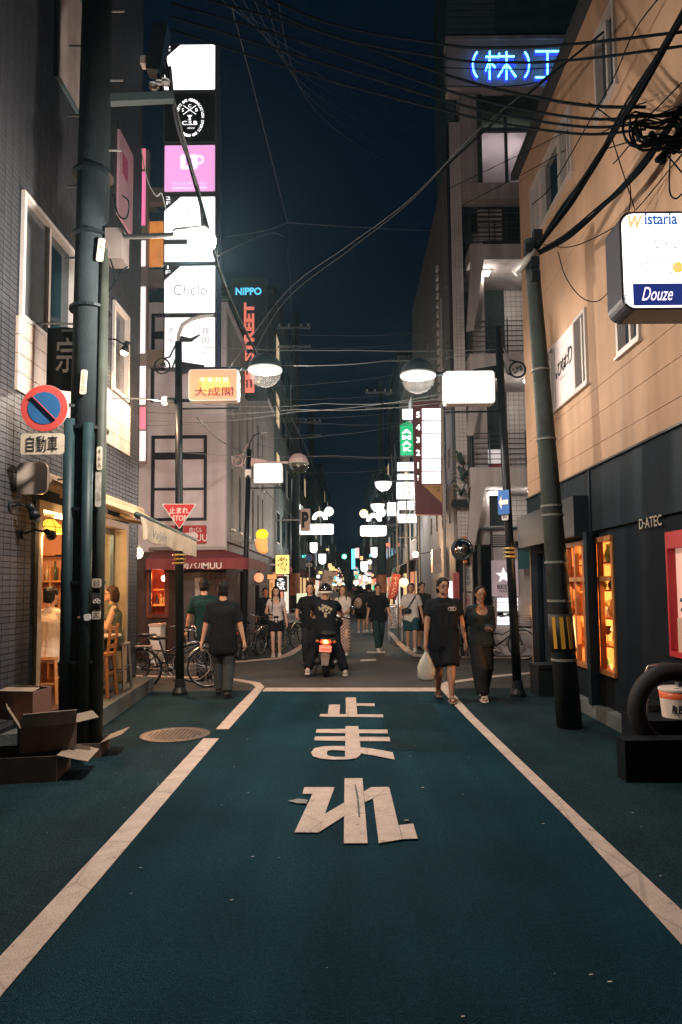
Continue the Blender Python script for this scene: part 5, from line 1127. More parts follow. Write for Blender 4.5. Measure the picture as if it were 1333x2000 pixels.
# canopy and doorway to the right
s = rectW(1018, 1030, 1110, 1062, 15.1); t = thing('door_canopy', 'boxy pale canopy over a dark doorway past the lamp post on the right', 'canopy', (s[0], 15.3, s[2]))
MB().boxm((s[0], 15.1, s[2]), (s[1] + .8, QF + .04, s[3])).build('fascia', mat('canopy_pink', (.36, .30, .27), .6, noise=.15, streak=.2), t); MB().boxm((s[0] - .02, 15.08, s[3]), (s[1] + .8, QF + .05, s[3] + .04)).build('cap', blackmetal, t); MB().boxm((s[0] + .03, 15.5, s[2] - .55), (s[0] + .9, 15.55, s[2])).build('curtain', mat('curtain_teal', (.03, .10, .11), .7), t); MB().box((s[0] - .05, 15.3, s[2] + .02), (.08, .08, .1)).build('camera', blackmetal, t)
MB().boxm((W(1024, 0, QF).x + .0, QF + .35, 0), (9, QF + .4, 2.6)).build('doorway_back', mat('doorway_dark', (.02, .025, .03), .6), qb)
t = thing('counter', 'brown serving counter with a glowing orange top panel inside the right doorway', 'counter', W(1050, 1280, QF)); s = rectW(1040, 1182, 1075, 1210, QF - .05); MB().boxm((s[0], QF - .15, s[2]), (s[1] + .3, QF + .1, s[3])).build('menu_light', mat('menu_orange', (.5, .25, .08), .5, emit=(1, .42, .10), es=.75, noise=.3, ns=3), t); MB().boxm((s[0] + .02, QF - .2, 0), (s[1] + .3, QF + .12, s[2] - .01)).build('front', mat('counter_brown', (.16, .09, .075), .6), t)
# convex traffic mirror
t = thing('traffic_mirror', 'round convex traffic mirror on a thin post by the balcony building', 'mirror', (2.35, 15.2, 0)); q = W(903, 1073, 15.2); R_ = .235
mb = MB(); mb.lathe([(R_ * math.sin(math.radians(a)) / math.sin(math.radians(50)), -.14 * (math.cos(math.radians(a)) - math.cos(math.radians(50))) / (1 - math.cos(math.radians(50)))) for a in (50, 40, 30, 20, 10, 1)], q, 28, 'y'); mb.build('glass', mat('mirror', (.8, .8, .8), .06, metal=1.0), t, True)
MB().lathe([(R_, -.01), (R_ + .015, -.01), (R_ + .015, .05), (R_, .05)], q, 28, 'y').build('rim', mat('mirror_rim', (.04, .045, .05), .4), t, True); MB().lathe([(R_, .05), (.1, .1), (.001, .12)], q, 24, 'y').build('back', mat('mirror_orange', (.5, .13, .03), .5), t)
for dz in (R_ + .02, -R_ - .04): MB().box(q + V((.07, .03, dz)), (.07, .05, .06)).build('tab', mat('mirror_orange', (0, 0, 0)), t)
MB().cyl((q.x + .06, 15.35, 0), (q.x + .06, 15.35, q.z + .3), .03).build('post', mat('mirror_post', (.12, .10, .09), .5), t)
t = thing('poster_board', 'tall narrow white handwritten board standing by the mirror post', 'sign', W(910, 1140, 15.5)); s = rectW(906, 1104, 922, 1155, 15.5); MB().boxm((s[0], 15.5, s[2]), (s[1], 15.53, s[3])).build('board', mat('handboard', (.5, .45, .42), .7, noise=.3, ns=6), t); text('営業中', W(914, 1128, 15.498), .12, .4, mat('hand_blue', (.08, .1, .2), .7), t, vertical=True); s2 = rectW(906, 1158, 922, 1200, 15.5); MB().boxm((s2[0], 15.5, s2[2]), (s2[1], 15.53, s2[3])).build('board', mat('handboard', (0, 0, 0)), t); text('冷麺やすい', W(914, 1179, 15.498), .1, .44, mat('hand_red', (.4, .05, .05), .7), t, vertical=True)
MB().boxm(((s[0] + s[1]) / 2 - .015, 15.535, 0), ((s[0] + s[1]) / 2 + .015, 15.56, s[3])).build('stake', steel, t)
s = rectW(878, 1118, 897, 1190, 15.9); t = thing('red_standing_sign', 'red shop sign with a white side strip behind the man with glasses', 'sign', (s[0], 15.9, 0)); MB().boxm((s[0] + .1, 15.9, s[2]), (s[1], 15.98, s[3])).build('panel', mat('rose_panel', (.4, .10, .10), .6, noise=.2), t); MB().boxm((s[0], 15.9, s[2]), (s[0] + .085, 15.98, s[3] - .2)).build('light_strip', emat('strip_white2', (.9, .9, .95), 1.2), t); MB().boxm((s[0] + .1, 15.93, 0), (s[1], 15.96, s[2])).build('leg', steel, t); text('餃子酒場', V((s[0] + .17, 15.899, (s[2] + s[3]) / 2)), .1, .6, mat('ink_red', (.2, .03, .03), .6), t, vertical=True)
# maroon directory blade sign on the corner
DY = 17.6; s = rectW(812, 783, 866, 1005, DY)
t = thing('directory_sign', 'tall maroon directory sign with white floor panels and big floor numbers', 'sign', (s[0], DY, s[2]))
MB().boxm((s[0], DY, s[2]), (s[1], DY + .3, s[3])).build('board', mat('maroon_board', (.15, .045, .055), .5, noise=.15), t)
for k, ch in enumerate(['5', '4', '3', '2', '1', 'B1']):
    r = rectW(825, 798 + k * 24.7, 861, 821 + k * 24.7, DY); MB().boxm((r[0], DY - .02, r[2]), (r[1], DY - .001, r[3])).build('panel', emat('dir_panel', (1, .96, .98), 1.9), t)
    text(ch, W(817, 810 + k * 24.7, DY - .003), None, .16 if k < 5 else .14, lit, t, bold=.04, vertical=(k == 5))
text('MUSIC', W(843, 936, DY - .022), .36, .1, mat('teal_print', (.1, .5, .5), .5, emit=(.1, .7, .66), es=.9), t, shear=.2)
for k in (1, 2): text('居酒屋', W(843, 810 + k * 24.7, DY - .022), .3, .07, faintd, t)
a, b_, c_ = W(826, 947, DY), W(864, 947, DY), W(864, 983, DY); MB().add([a - V((0, .004, 0)), b_ - V((0, .004, 0)), c_ - V((0, .004, 0)), a - V((0, .001, 0)), b_ - V((0, .001, 0)), c_ - V((0, .001, 0))], [(0, 2, 1), (0, 1, 4, 3), (1, 2, 5, 4), (2, 0, 3, 5)]).build('corner_print', mat('ochre', (.5, .28, .12), .5), t)
text('SINCE', W(853, 952, DY - .005), .2, .045, blk, t, bold=.01); text('85', W(857, 958, DY - .005), .08, .05, blk, t, bold=.01); text('PLAZA', W(846, 790, DY - .003), .2, .05, mat('ink_maroon', (.04, .015, .02), .6), t)
for z in (s[2] + .5, s[3] - .4): MB().boxm((s[1], DY + .1, z), (QX, DY + .2, z + .08)).build('bracket', steel, t)
for k in range(20): MB().boxm((QX - .06, 18.25, 5.4 + k * .26), (QX - .002, 18.45, 5.52 + k * .26)).build('quoin', tilew, qb)
# plant on the corner
t = thing('balcony_palm', 'spiky dark palm leaves sticking out at the corner balcony', 'plant', W(902, 960, 15.8))
lm_ = mat('palm_leaf', (.035, .07, .06), .5)
for k in range(40):
    c0 = W(903 + random.uniform(-3, 3), random.choice((905, 935, 965)) + random.uniform(-6, 6), 15.75); an = random.uniform(0, 6.28); el = random.uniform(.1, 1.1); L = random.uniform(.35, .65)
    d = V((math.cos(an) * math.cos(el), math.sin(an) * math.cos(el) * .5, math.sin(el))); sd = d.cross(ZU).normalized() * .042; tip = c0 + d * L - V((0, 0, L * .25)); mid = c0 + d * L * .55
    MB().add([c0 - sd * .4, c0 + sd * .4, mid + sd, mid - sd, tip, mid + V((0, 0, -.008))], [(0, 1, 2, 3), (3, 2, 4), (0, 5, 1), (3, 4, 5), (2, 5, 4)]).build('leaf', lm_, t)
MB().cyl(V((W(903, 0, 15.75).x, 15.75, W(0, 990, 15.75).z)), W(903, 905, 15.75), .03, .02).build('stem', darkwood, t); MB().boxm((2.4, 15.65, W(0, 1000, 15.7).z), (2.75, 15.9, W(0, 985, 15.7).z)).build('pot', blackmetal, t)
# ================================================================== FAR STREET
def far_building(label, side, y0, y1, h, m, nx, nz, litp=.25, x=None):
    x = x if x is not None else (-2.9 if side < 0 else 2.55)
    t = thing('far_building', label, 'building', (x, y0, 0), 'buildings lining the far street')
    xo = x + side * 7
    MB().boxm((min(x, xo), y0, 2.7), (max(x, xo), y1, h)).build('wall', m, t)
    MB().boxm((min(x + side * .25, xo), y0 + .05, 0), (max(x + side * .25, xo), y1 - .05, 2.7)).build('shop_front', darkwood, t)
    MB().boxm((min(x - side * .1, xo), y0, h), (max(x - side * .1, xo), y1, h + .15)).build('cornice', grout, t)
    L = y1 - y0
    for i in range(nx):
        a = y0 + L * (i + .25) / nx; w_ = min(.5 * L / nx, 1.3)
        for k in range(nz):
            z = 3.4 + k * (h - 3.8) / nz; hh = min(1.3, (h - 3.8) / nz * .6); on = random.random() < litp
            X0 = x - side * .03
            f = MB().boxm((min(X0, x), a, z), (max(X0, x) + (0 if side > 0 else 0), a + w_, z + hh)).build('window', paleframe if random.random() < .5 else blackframe, t)
            X1 = x - side * .036
            MB().boxm((min(X0, X1), a + .05, z + .05), (max(X0, X1), a + w_ - .05, z + hh - .05)).build('pane', random.choice([emat('far_win_warm', (1, .7, .42), .55), emat('far_win_white', (.85, .9, .95), .5)]) if on else darkglass, f)
    for i in range(max(2, int(L / 3))):
        a = y0 + .4 + i * 3.0; on = random.random()
        if a + 2 > y1: break
        X0 = x + side * .2
        MB().boxm((min(X0, X0 + side * .045), a, .3 if on < .5 else .9), (max(X0, X0 + side * .045), a + 2.0, 2.25)).build('shop_window', random.choice([emat('shop_warm', (1, .62, .30), .8), emat('shop_white', (1, .88, .74), .8), emat('shop_red', (1, .34, .2), .6)]), t)
        AW = random.choice([ma, mat('awn_green', (.04, .10, .08), .7), mat('awn_brown', (.18, .10, .06), .7), mat('awn_dark', (.03, .03, .04), .7)])
        MB().add([(x, a - .2, 2.72), (x, a + 2.2, 2.72), (x - side * .6, a + 2.2, 2.4), (x - side * .6, a - .2, 2.4), (x - side * .6, a + 2.2, 2.22), (x - side * .6, a - .2, 2.22)], [(0, 1, 2, 3), (3, 2, 4, 5)]).build('canopy', AW, t)
    return t
fm = [mat('far_wall_%d' % k, c_, .75, noise=.2, ns=.8, streak=.3) for k, c_ in enumerate([(.10, .13, .13), (.30, .27, .25), (.20, .19, .19), (.14, .12, .11), (.36, .31, .28), (.08, .10, .11)])]
LB = [('dark teal building beyond the grey bar building on the left', 26.5, 36, 13.5, 0, 4, 4), ('grey building behind the round blue sign on the far left side', 36, 46, 10, 2, 4, 3), ('brown low building further down the left side', 46, 58, 8.5, 3, 4, 2), ('pale building far down the left side', 58, 75, 11, 1, 5, 3), ('dark tall building deep on the left side', 75, 105, 15, 5, 6, 4), ('hazy last building on the left side of the street', 105, 150, 12, 2, 6, 3)]
RB = [('pale narrow building past the maroon directory on the right', 26, 33, 10.5, 4, 3, 3), ('dark building behind the white light boxes on the right', 33, 44, 13, 0, 4, 4), ('brown building further down the right side', 44, 56, 9, 3, 4, 3), ('pale building far down the right side', 56, 74, 11.5, 1, 5, 3), ('dark tall building deep on the right side', 74, 104, 14, 5, 6, 4), ('hazy last building on the right side of the street', 104, 150, 11, 2, 6, 3)]
for l_, a, b, h, k, nx, nz in LB: far_building(l_, -1, a, b, h, fm[k], nx, nz)
for l_, a, b, h, k, nx, nz in RB: far_building(l_, 1, a, b, h, fm[k], nx, nz)
t = far_building('building closing the far end of the street', 1, 150, 156, 9, fm[2], 1, 1, x=-7); t.location = (-7, 150, 0)
# --- light boxes and lamps down the street, each from its place in the photo
def fsign(name, label, px, Y, m, body=None, tm=None, vertical=False, dep=.14, rad=.03, cm=None, hang=0, cat='sign', bold=.01, group=None):
    r = rectW(*px, Y); t = thing(name, label, cat, (r[0], Y, r[2]), group)
    lightbox(t, r, Y, m, dep, cm, 'face', min(rad, (r[1] - r[0]) * .4), .015)
    if body: text(body, V(((r[0] + r[1]) / 2, Y - .007, (r[2] + r[3]) / 2)), (r[1] - r[0]) * .72, (r[3] - r[2]) * .72, tm or blk, t, vertical=vertical, bold=bold)
    if hang:
        X = -2.9 if hang < 0 else 2.55; e = r[0] if hang < 0 else r[1]
        if (hang < 0 and e > X) or (hang > 0 and e < X): MB().boxm((min(e, X), Y + .04, (r[2] + r[3]) / 2 - .03), (max(e, X), Y + .1, (r[2] + r[3]) / 2 + .03)).build('bracket', steel, t)
    return t
sw = emat('sign_white', (1, 1, 1), 2); sy = emat('sign_yellow', (1, .72, .22), 1.15); sg = emat('sign_green', (.03, .50, .20), .9)
gs = fsign('green_sign', 'green vertical light sign with white capitals on the right', (782, 830, 808, 890), 24, sg, 'AMAK', lit, True, hang=1, bold=.03)
r = rectW(782, 823, 808, 830, 24); MB().ext([(0, 0), ((r[1] - r[0]), 0), ((r[1] - r[0]) / 2, .13)], V((r[0], 24, r[2])), (1, 0, 0), (0, 0, 1), .14, N=(0, 1, 0)).build('peak', sg, gs)
WB = [((786, 798, 811, 820), 24.5, 'small white light box above the green sign'), ((776, 902, 812, 920), 23.2, 'white light box just below the green sign'), ((776, 925, 812, 938), 23.4, 'thin white light box second below the green sign'), ((775, 941, 815, 975), 23.6, 'squarish white light box beside the lamp dome on the right'), ((778, 978, 816, 996), 24, 'white light box above the lowest one on the right'), ((757, 981, 780, 1008), 26, 'white light box left of the stacked ones on the right'), ((778, 1003, 830, 1022), 25, 'lowest wide white light box of the stack on the right')]
for px, Y, l_ in WB: fsign('light_box', l_, px, Y, sw, random.choice([None, '酒場', 'さくら', '鳥焼']), faintd, hang=1, group='white light boxes on the right')
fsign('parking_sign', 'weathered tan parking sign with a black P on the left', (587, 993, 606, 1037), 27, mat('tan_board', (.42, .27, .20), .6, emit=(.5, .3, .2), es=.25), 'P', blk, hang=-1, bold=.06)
fsign('yellow_sign', 'yellow lit sign with brush characters on the left', (538, 1083, 566, 1122), 20, sy, 'あのう', blk, True, hang=-1)
fsign('dark_sign', 'small dark sign with white brush characters under the yellow sign', (537, 1125, 561, 1156), 20.5, mat('ink_panel', (.02, .025, .03), .5), 'そば処', lit, True, hang=-1)
t = thing('orange_post_sign', 'orange wooden post sign standing under the shop canopy on the left', 'sign', W(531, 1160, 20)); s = rectW(527, 1132, 536, 1176, 20); MB().boxm((s[0], 20, s[2]), (s[1], 20.1, s[3])).build('board', emat('post_orange', (1, .45, .16), .6), t); s2 = rectW(523, 1122, 540, 1131, 20); MB().boxm((s2[0], 19.98, s2[2]), (s2[1], 20.12, s2[3])).build('head', emat('post_orange', (1, .45, .16), .6), t); text('串焼', W(531, 1150, 19.995), .08, .36, mat('ink_red', (.2, .03, .03)), t, vertical=True); MB().boxm((s[0] + .04, 20.02, 0), (s[1] - .04, 20.08, s[2])).build('post', wood, t)
# plain rounded yellow lantern sign over the canopies
t = thing('lantern_sign', 'rounded yellow and orange glowing lantern sign over the shop canopies on the left', 'sign', W(512, 1060, 18.3)); q = W(511, 1060, 18.3)
mb = MB(); mb.ell(q, .17, .12, .27); mb.ell(q + V((.05, 0, -.18)), .14, .1, .12); mb = remesh(mb, .03, 3); mb.build('body', mat('lantern_orange', (.8, .4, .15), .5, emit=(1, .42, .12), es=.9), t, True); mb = MB(); mb.ell(q + V((.02, -.02, .22)), .17, .125, .15); mb.build('top', mat('lantern_yellow', (.8, .65, .05), .5, emit=(1, .72, .03), es=1.1), t, True); MB().boxm((BX, 18.28, q.z - .02), (q.x - .1, 18.34, q.z + .04)).build('bracket', steel, t)
def lantern(label, px, py, rpx, Y, m, squash=1.0, hangz=None):
    q = W(px, py, Y); r_ = rpx / 1333 * Y; t = thing('paper_lantern', label, 'lantern', q, 'round lanterns and globe lamps')
    mb = MB(); prof = []
    for k in range(13):
        a = math.radians(-78 + 13 * k); prof.append((r_ * math.cos(a) * (1 - .03 * (k % 2)), r_ * squash * math.sin(a)))
    mb.lathe(prof, q, 16); mb.build('shade', m, t, True)
    MB().lathe([(r_ * .3, 0), (r_ * .3, .04), (.001, .04)], q + V((0, 0, r_ * squash * .97)), 10).build('cap', blackmetal, t); MB().cyl(q + V((0, 0, r_ * squash)), q + V((0, 0, r_ * squash + .35)), .008, n=6).build('cord', blackmetal, t)
    return t
gw = emat('globe_white', (1, .98, .92), 2.4); gy = emat('globe_cream', (1, .80, .45), 1.3); gr_ = emat('lantern_pinkred', (1, .35, .18), 1.2)
lantern('red and cream paper lantern by the lamp post on the left', 506, 1128, 9.5, 18, gr_); lantern('cream paper lantern behind the man in the white tee', 789, 1138, 9.5, 19.5, gy)
for px, py, r_, Y, l_, m in ((580, 990, 8.5, 30, 'white globe lamp left of the arched lamp on the left side', gw), (643, 999, 9, 30, 'white globe lamp right of the arched lamp on the left side', gw), (711, 1003, 8.5, 30, 'cream globe lamp left of the arched lamp on the right side', gy), (745, 1001, 9, 30, 'white globe lamp right of the arched lamp on the right side', gw)): lantern(l_, px, py, r_, Y, m)
def arch(label, cx_, cyy, sx, rect, Y):
    t = thing('arched_lamp', label, 'street lamp', W(cx_, cyy, Y), 'arched lamps over the far street'); q = W(cx_, cyy, Y); R_ = 15 / 1333 * Y
    pts = [(R_ * math.cos(math.radians(a)), R_ * math.sin(math.radians(a))) for a in range(0, 181, 15)] + [(R_ * .5 * math.cos(math.radians(a)), R_ * .5 * math.sin(math.radians(a))) for a in range(180, -1, -15)]
    MB().ext(pts, q, (1, 0, 0), (0, 0, 1), .2, N=(0, 1, 0)).build('arch', gw, t)
    lightbox(t, rectW(*rect, Y), Y, sw, .2, white, 'sign_face', .08, .02)
    r = rectW(*rect, Y); X = -2.6 if cx_ < 683 else 2.3; e = r[0] if cx_ < 683 else r[1]
    MB().cyl((X, Y + .1, 0), (X, Y + .1, q.z + .3), .07).build('post', blackmetal, t); MB().boxm((min(e, X), Y + .05, r[3] - .02), (max(e, X), Y + .15, r[3] + .06)).build('arm', blackmetal, t)
    MB().boxm((q.x - .03, Y + .04, r[3]), (q.x + .03, Y + .1, q.z)).build('stem', blackmetal, t); plight('lamp_light', q + V((0, -.5, -.9)), 190, (1, .9, .78), .2, t)
arch('arched white lamp over a long white sign on the left side of the street', 625, 1014, -1, (582, 1023, 652, 1044), 30)
arch('arched white lamp over a long white sign on the right side of the street', 731, 1017, 1, (704, 1026, 755, 1047), 30)
def dome(label, px, py, rpx, Y, xpost):
    q = W(px, py, Y); R_ = rpx / 1333 * Y; t = thing('lamp_post', label, 'street lamp', (xpost, Y, 0), 'decorative street lamps')
    pr = [(R_ * math.cos(math.radians(a)), R_ * math.sin(math.radians(a))) for a in (0, 20, 40, 60, 80)]
    MB().lathe([(r_, -z) for r_, z in pr], q, 20, 'z', False).build('bowl', emat('bowl_lit', (1, .93, .88), 1.1), t, True); MB().lathe([(r_ * 1.03, z + .02) for r_, z in pr], q, 20, 'z', False).build('lamp_cap', blackmetal, t, True)
    MB().cyl((xpost, Y, 0), (xpost, Y, q.z + .5), .06).build('post', blackmetal, t); MB().bar((xpost, Y, q.z + .05), (q.x, Y, q.z + .05), .05, .05).build('arm', blackmetal, t); plight('lamp_light', q - V((0, 0, R_ + .15)), 210, lc, .12, t)
dome('lamp post with a glowing bowl left of the white light boxes', 749, 942, 17, 22.5, 2.3); dome('lamp post with a glowing bowl, next one beyond on the right', 738, 985, 14, 26.5, 2.3)
for px, py, Y, l_ in ((613, 1070, 36, 'white U-shaped lantern under the left arched lamp'), (630, 1092, 44, 'smaller white U-shaped lantern deeper on the left'), (732, 1079, 38, 'white U-shaped lantern under the right arched lamp'), (712, 1107, 46, 'smaller white U-shaped lantern deeper on the right')):
    q = W(px, py, Y); t = thing('banner_lantern', l_, 'lantern', q, 'U-shaped lanterns'); w_ = 7 / 1333 * Y; h_ = 10 / 1333 * Y
    MB().ext([(-w_, h_), (-w_, -h_ * .4)] + [(w_ * math.cos(math.radians(a)), -h_ * .4 + h_ * .6 * math.sin(math.radians(a))) for a in range(180, 361, 30)] + [(w_, h_)], q, (1, 0, 0), (0, 0, 1), .12, N=(0, 1, 0)).build('face', gw, t); MB().boxm((q.x - w_ * 1.2, q.y, q.z + h_), (q.x + w_ * 1.2, q.y + .14, q.z + h_ + .06)).build('frame', blackmetal, t)
# signals, blue sign, bulb
t = thing('traffic_light', 'green traffic light glowing in the distance at the middle of the street', 'traffic light', W(673, 1087, 80)); q = W(673, 1087, 80); MB().lathe([(.26, 0), (.26, .1), (.001, .1)], q, 16, 'y').build('lens', emat('signal_green', (.1, 1, .75), 9), t); MB().boxm((q.x - .35, q.y + .1, q.z - .35), (q.x + 1.2, q.y + .3, q.z + .35)).build('housing', blackmetal, t)
t = thing('traffic_light', 'small green signal lamp further right over the pavement', 'traffic light', W(787, 1087, 45)); q = W(787, 1087, 45); MB().lathe([(.12, 0), (.12, .1), (.001, .1)], q, 12, 'y').build('lens', emat('signal_teal', (.05, .8, .6), 3), t); MB().boxm((q.x - .16, q.y + .1, q.z - .16), (q.x + .16, q.y + .25, q.z + .16)).build('housing', blackmetal, t)
fsign('blue_sign', 'tall thin cyan blue lit sign in the distance', (687, 1072, 694, 1112), 75, emat('cyan_sign', (.15, .75, 1), 2.2), dep=.4); fsign('pink_sign', 'small rosy lit sign right of the cyan sign', (694, 1070, 702, 1090), 75, emat('rosy', (1, .5, .45), 1.6), dep=.4)
fsign('parking_sign', 'tiny dark yellow parking sign in the distance on the right', (716, 1092, 726, 1113), 50, mat('pk', (.3, .25, .1), .5, emit=(.6, .5, .25), es=.5), 'P', blk, bold=.05)
t = thing('round_sign', 'round dark blue sign with a small plate on the far left', 'sign', W(604, 1090, 26)); q = W(604, 1090, 26); MB().lathe([(.14, 0), (.14, .02), (.001, .02)], q, 24, 'y').build('disc', sb, t); MB().torus(q, .14, .015, 'y', 24, 6).build('rim', mat('rim_red', (.2, .06, .06), .5), t); MB().boxm((q.x - .12, 26, q.z - .32), (q.x + .12, 26.02, q.z - .2)).build('plate', cl_, t); text('車両', q + V((0, -.003, -.26)), .18, .09, blk, t); MB().cyl((q.x, 26.05, 0), (q.x, 26.05, q.z + .1), .03).build('post', steel, t)
t = thing('wall_bulb', 'glaring warm bulb on the wall of the right side street shops', 'lamp', W(812, 1083, 19)); q = W(812, 1083, 19); MB().ell(q, .08, .08, .08).build('bulb', emat('bulb_far', (1, .62, .32), 26), t, True); MB().bar(q, (2.5, 19.2, q.z + .1), .02, .02).build('arm', blackmetal, t); plight('lamp_light', q - V((.15, .1, 0)), 150, (1, .58, .3), .06, t)
# utility poles down the street
for x, Y, h, l_ in ((577, 27.8, 13, 'dark utility pole behind the yellow sign on the left'), (607, 40, 12, 'dark utility pole deeper on the left'), (745, 34, 12, 'dark utility pole in the middle distance on the right')):
    q = W(x, 1100, Y); t = thing('utility_pole', l_, 'pole', (q.x, Y, 0)); MB().cyl((q.x, Y, 0), (q.x + .1, Y, h), .19 if Y < 30 else .26, .13, 14).build('shaft', concr, t, True)
    for z in (h - .6, h - 1.4): MB().bar((q.x - .7, Y - .1, z), (q.x + .7, Y - .1, z), .08, .08).build('cross_arm', steel, t)
    for k in (-.6, -.2, .3, .6): MB().lathe([(.02, 0), (.05, .05), (.03, .12)], (q.x + k, Y - .1, h - .55), 8).build('insulator', white, t)
    MB().lathe([(.2 if Y < 30 else .27, 1.3), (.2 if Y < 30 else .27, 2.2)], (q.x, Y, 0), 16, 'z', False).build('wrap', mat('wrap_brown', (.25, .10, .05), .7, noise=.4, ns=7), t)
# right wall clutter
t = thing('air_conditioner', 'pale outdoor air conditioner box on the wall right of the post', 'air conditioner', W(852, 1090, 18)); s = rectW(846, 1073, 862, 1118, 18); MB().boxm((s[0], 18, s[2]), (s[1], 18.35, s[3])).build('body', mat('ac_body', (.42, .36, .33), .5), t); MB().torus(V(((s[0] + s[1]) / 2, 17.99, s[2] + .2)), .08, .01, 'y', 16, 5).build('grille', steel, t)
t = thing('drain_pipe', 'pale vertical drain pipe down the corner of the balcony building', 'pipe', W(872, 1200, 15.93)); q = W(872, 1200, 15.93); MB().tube([V((q.x, 15.93, 0)), V((q.x, 15.93, 8.5))], .035, 8).build('pipe', mat('pipe_pale', (.3, .27, .25), .6), t, True)
for k in range(9): MB().box((q.x, 15.95, .5 + k * .9), (.12, .06, .03)).build('clip', steel, t)
for px, yy, l_ in ((795, 20.5, 'thin pipe rack frame on the right shop wall'),):
    t = thing('pipe_rack', l_, 'pipe', W(px, 1100, yy)); q = W(px, 1000, yy)
    for dx in (-.3, .0, .35): MB().cyl((q.x + dx, yy, 0), (q.x + dx, yy, 4.2), .025, n=6).build('pipe', steel, t)
    MB().cyl((q.x - .3, yy, 3.1), (q.x + .35, yy, 3.1), .02, n=6).build('pipe', steel, t)
t = thing('market_banner', 'red tilted flag banner with lettering on the right', 'banner', W(770, 1150, 20)); a = W(762, 1118, 20); U = V((.98, 0, -.2)); VV = V((.2, 0, .98)); c = W(771, 1146, 20); MB().ext(rrect(.24, .75, .01), c, U, VV, .006).build('cloth', mat('flag_red', (.3, .05, .04), .7, noise=.25), t); text('やきとり', c - V((0, .008, 0)), .14, .6, mat('flag_ink', (.6, .45, .35), .7), t, U=U, Vv=VV, vertical=True); MB().cyl(c - U * .14 - VV * 1.0, c - U * .14 + VV * .42, .012, n=6).build('pole', steel, t)
t = thing('market_banner', 'beige tilted banner with handwritten brush characters behind the scooter rider', 'banner', W(638, 1145, 18.4)); c = W(637, 1146, 18.4); U = V((.96, 0, .24)).normalized(); VV = V((-.24, 0, .96)).normalized(); U = V((.965, 0, -.26)); VV = V((.26, 0, .965)); MB().ext(rrect(.30, .86, .01), c, U, VV, .006).build('cloth', mat('banner_beige', (.5, .38, .3), .75, noise=.15), t); text('ラーメン', c - V((0, .01, 0)) + U * .05, .13, .6, mat('brush_ink', (.03, .02, .02), .8), t, U=U, Vv=VV, vertical=True, bold=.02); text('大阪名物', c - V((0, .01, 0)) - U * .1, .05, .5, blk, t, U=U, Vv=VV, vertical=True); MB().cyl(c - U * .17 - VV * 1.3, c - U * .17 + VV * .48, .012, n=6).build('pole', steel, t)
t = thing('menu_stand', 'lit menu board with a green food picture beside the left pole', 'sign', W(590, 1185, 21)); s = rectW(580, 1159, 600, 1179, 21); MB().boxm((s[0], 21, s[2]), (s[1], 21.06, s[3])).build('board', mat('menu_white', (.7, .75, .6), .5, emit=(.7, .8, .55), es=.8), t); MB().ell(W(590, 1171, 20.99), .1, .01, .06).build('picture', mat('food_green', (.1, .3, .05), .5, emit=(.15, .45, .05), es=.5), t)
for dx in (.03, s[1] - s[0] - .03): MB().boxm((s[0] + dx - .015, 21.01, 0), (s[0] + dx + .015, 21.05, s[2])).build('leg', steel, t)
t = thing('foil_stand', 'silver foil covered crate stand on white legs at the right kerb', 'stand', W(772, 1235, 21)); s = rectW(759, 1181, 786, 1226, 20.5); MB().boxm((s[0], 20.5, s[2]), (s[1], 20.9, s[3])).build('body', mat('foil', (.5, .5, .52), .25, metal=.9, bump=1.0, bs=25), t)
for dx in (0, s[1] - s[0] - .03): MB().boxm((s[0] + dx, 20.52, 0), (s[0] + dx + .03, 20.56, s[2])).build('leg', white, t)
t = thing('cardboard_sign', 'hand-lettered cardboard sign hung on the bicycles behind the woman in shorts', 'sign', W(569, 1207, 17.2)); s = rectW(556, 1198, 584, 1216, 17.2); MB().boxm((s[0], 17.2, s[2]), (s[1], 17.22, s[3])).build('card', mat('card_grey', (.25, .24, .22), .8, noise=.3, ns=8), t); text('お値打', W(570, 1207, 17.198), .26, .1, blk, t)
# --- far glitter of signs, two sides of the street
cols = [((1, .96, .92), 1.8, 'white'), ((1, .62, .30), 1.5, 'orange'), ((1, .25, .16), 1.3, 'red'), ((.3, .85, 1), 1.4, 'pale blue'), ((1, .82, .3), 1.3, 'yellow'), ((.2, 1, .55), 1.0, 'green'), ((1, .5, .55), 1.2, 'pink')]
for k in range(260):
    Y = random.uniform(36, 148) if k % 3 else random.uniform(60, 145); sd = random.choice((-1, 1)); ci = random.choices(range(7), [8, 5, 3, 3, 3, 1, 2])[0]; c_, st_, nm = cols[ci]
    w_ = random.uniform(.15, .55) * (.55 + Y / 260); h_ = random.uniform(.15, .6) * (.55 + Y / 260); x = sd * random.uniform(.9, 2.5) - .15; z = random.choice((random.uniform(.8, 2.4), random.uniform(1.2, 3.0), random.uniform(2.2, 4.6)))
    if abs(x) < 1.6 and z < 1.9: x = sd * random.uniform(1.9, 2.5)
    m_ = emat('far_' + nm.replace(' ', '_'), c_, st_ * .72)
    if random.random() < .3: o = MB().ell((x, Y, z), w_ * .35, w_ * .35, w_ * .4, 10, 6).build('far_lantern', m_, None, True); tag(o, 'tiny glowing %s round lamp far down the street' % nm, 'lamp', 'tiny %s round lamps in the distance' % nm)
    else: o = MB().ext(rrect(w_, h_, .06, 2), (x, Y, z), (1, 0, 0), (0, 0, 1), .15, N=(0, 1, 0)).build('far_sign', m_); tag(o, 'tiny lit %s sign far down the street' % nm, 'sign', 'tiny lit %s signs in the distance' % nm)
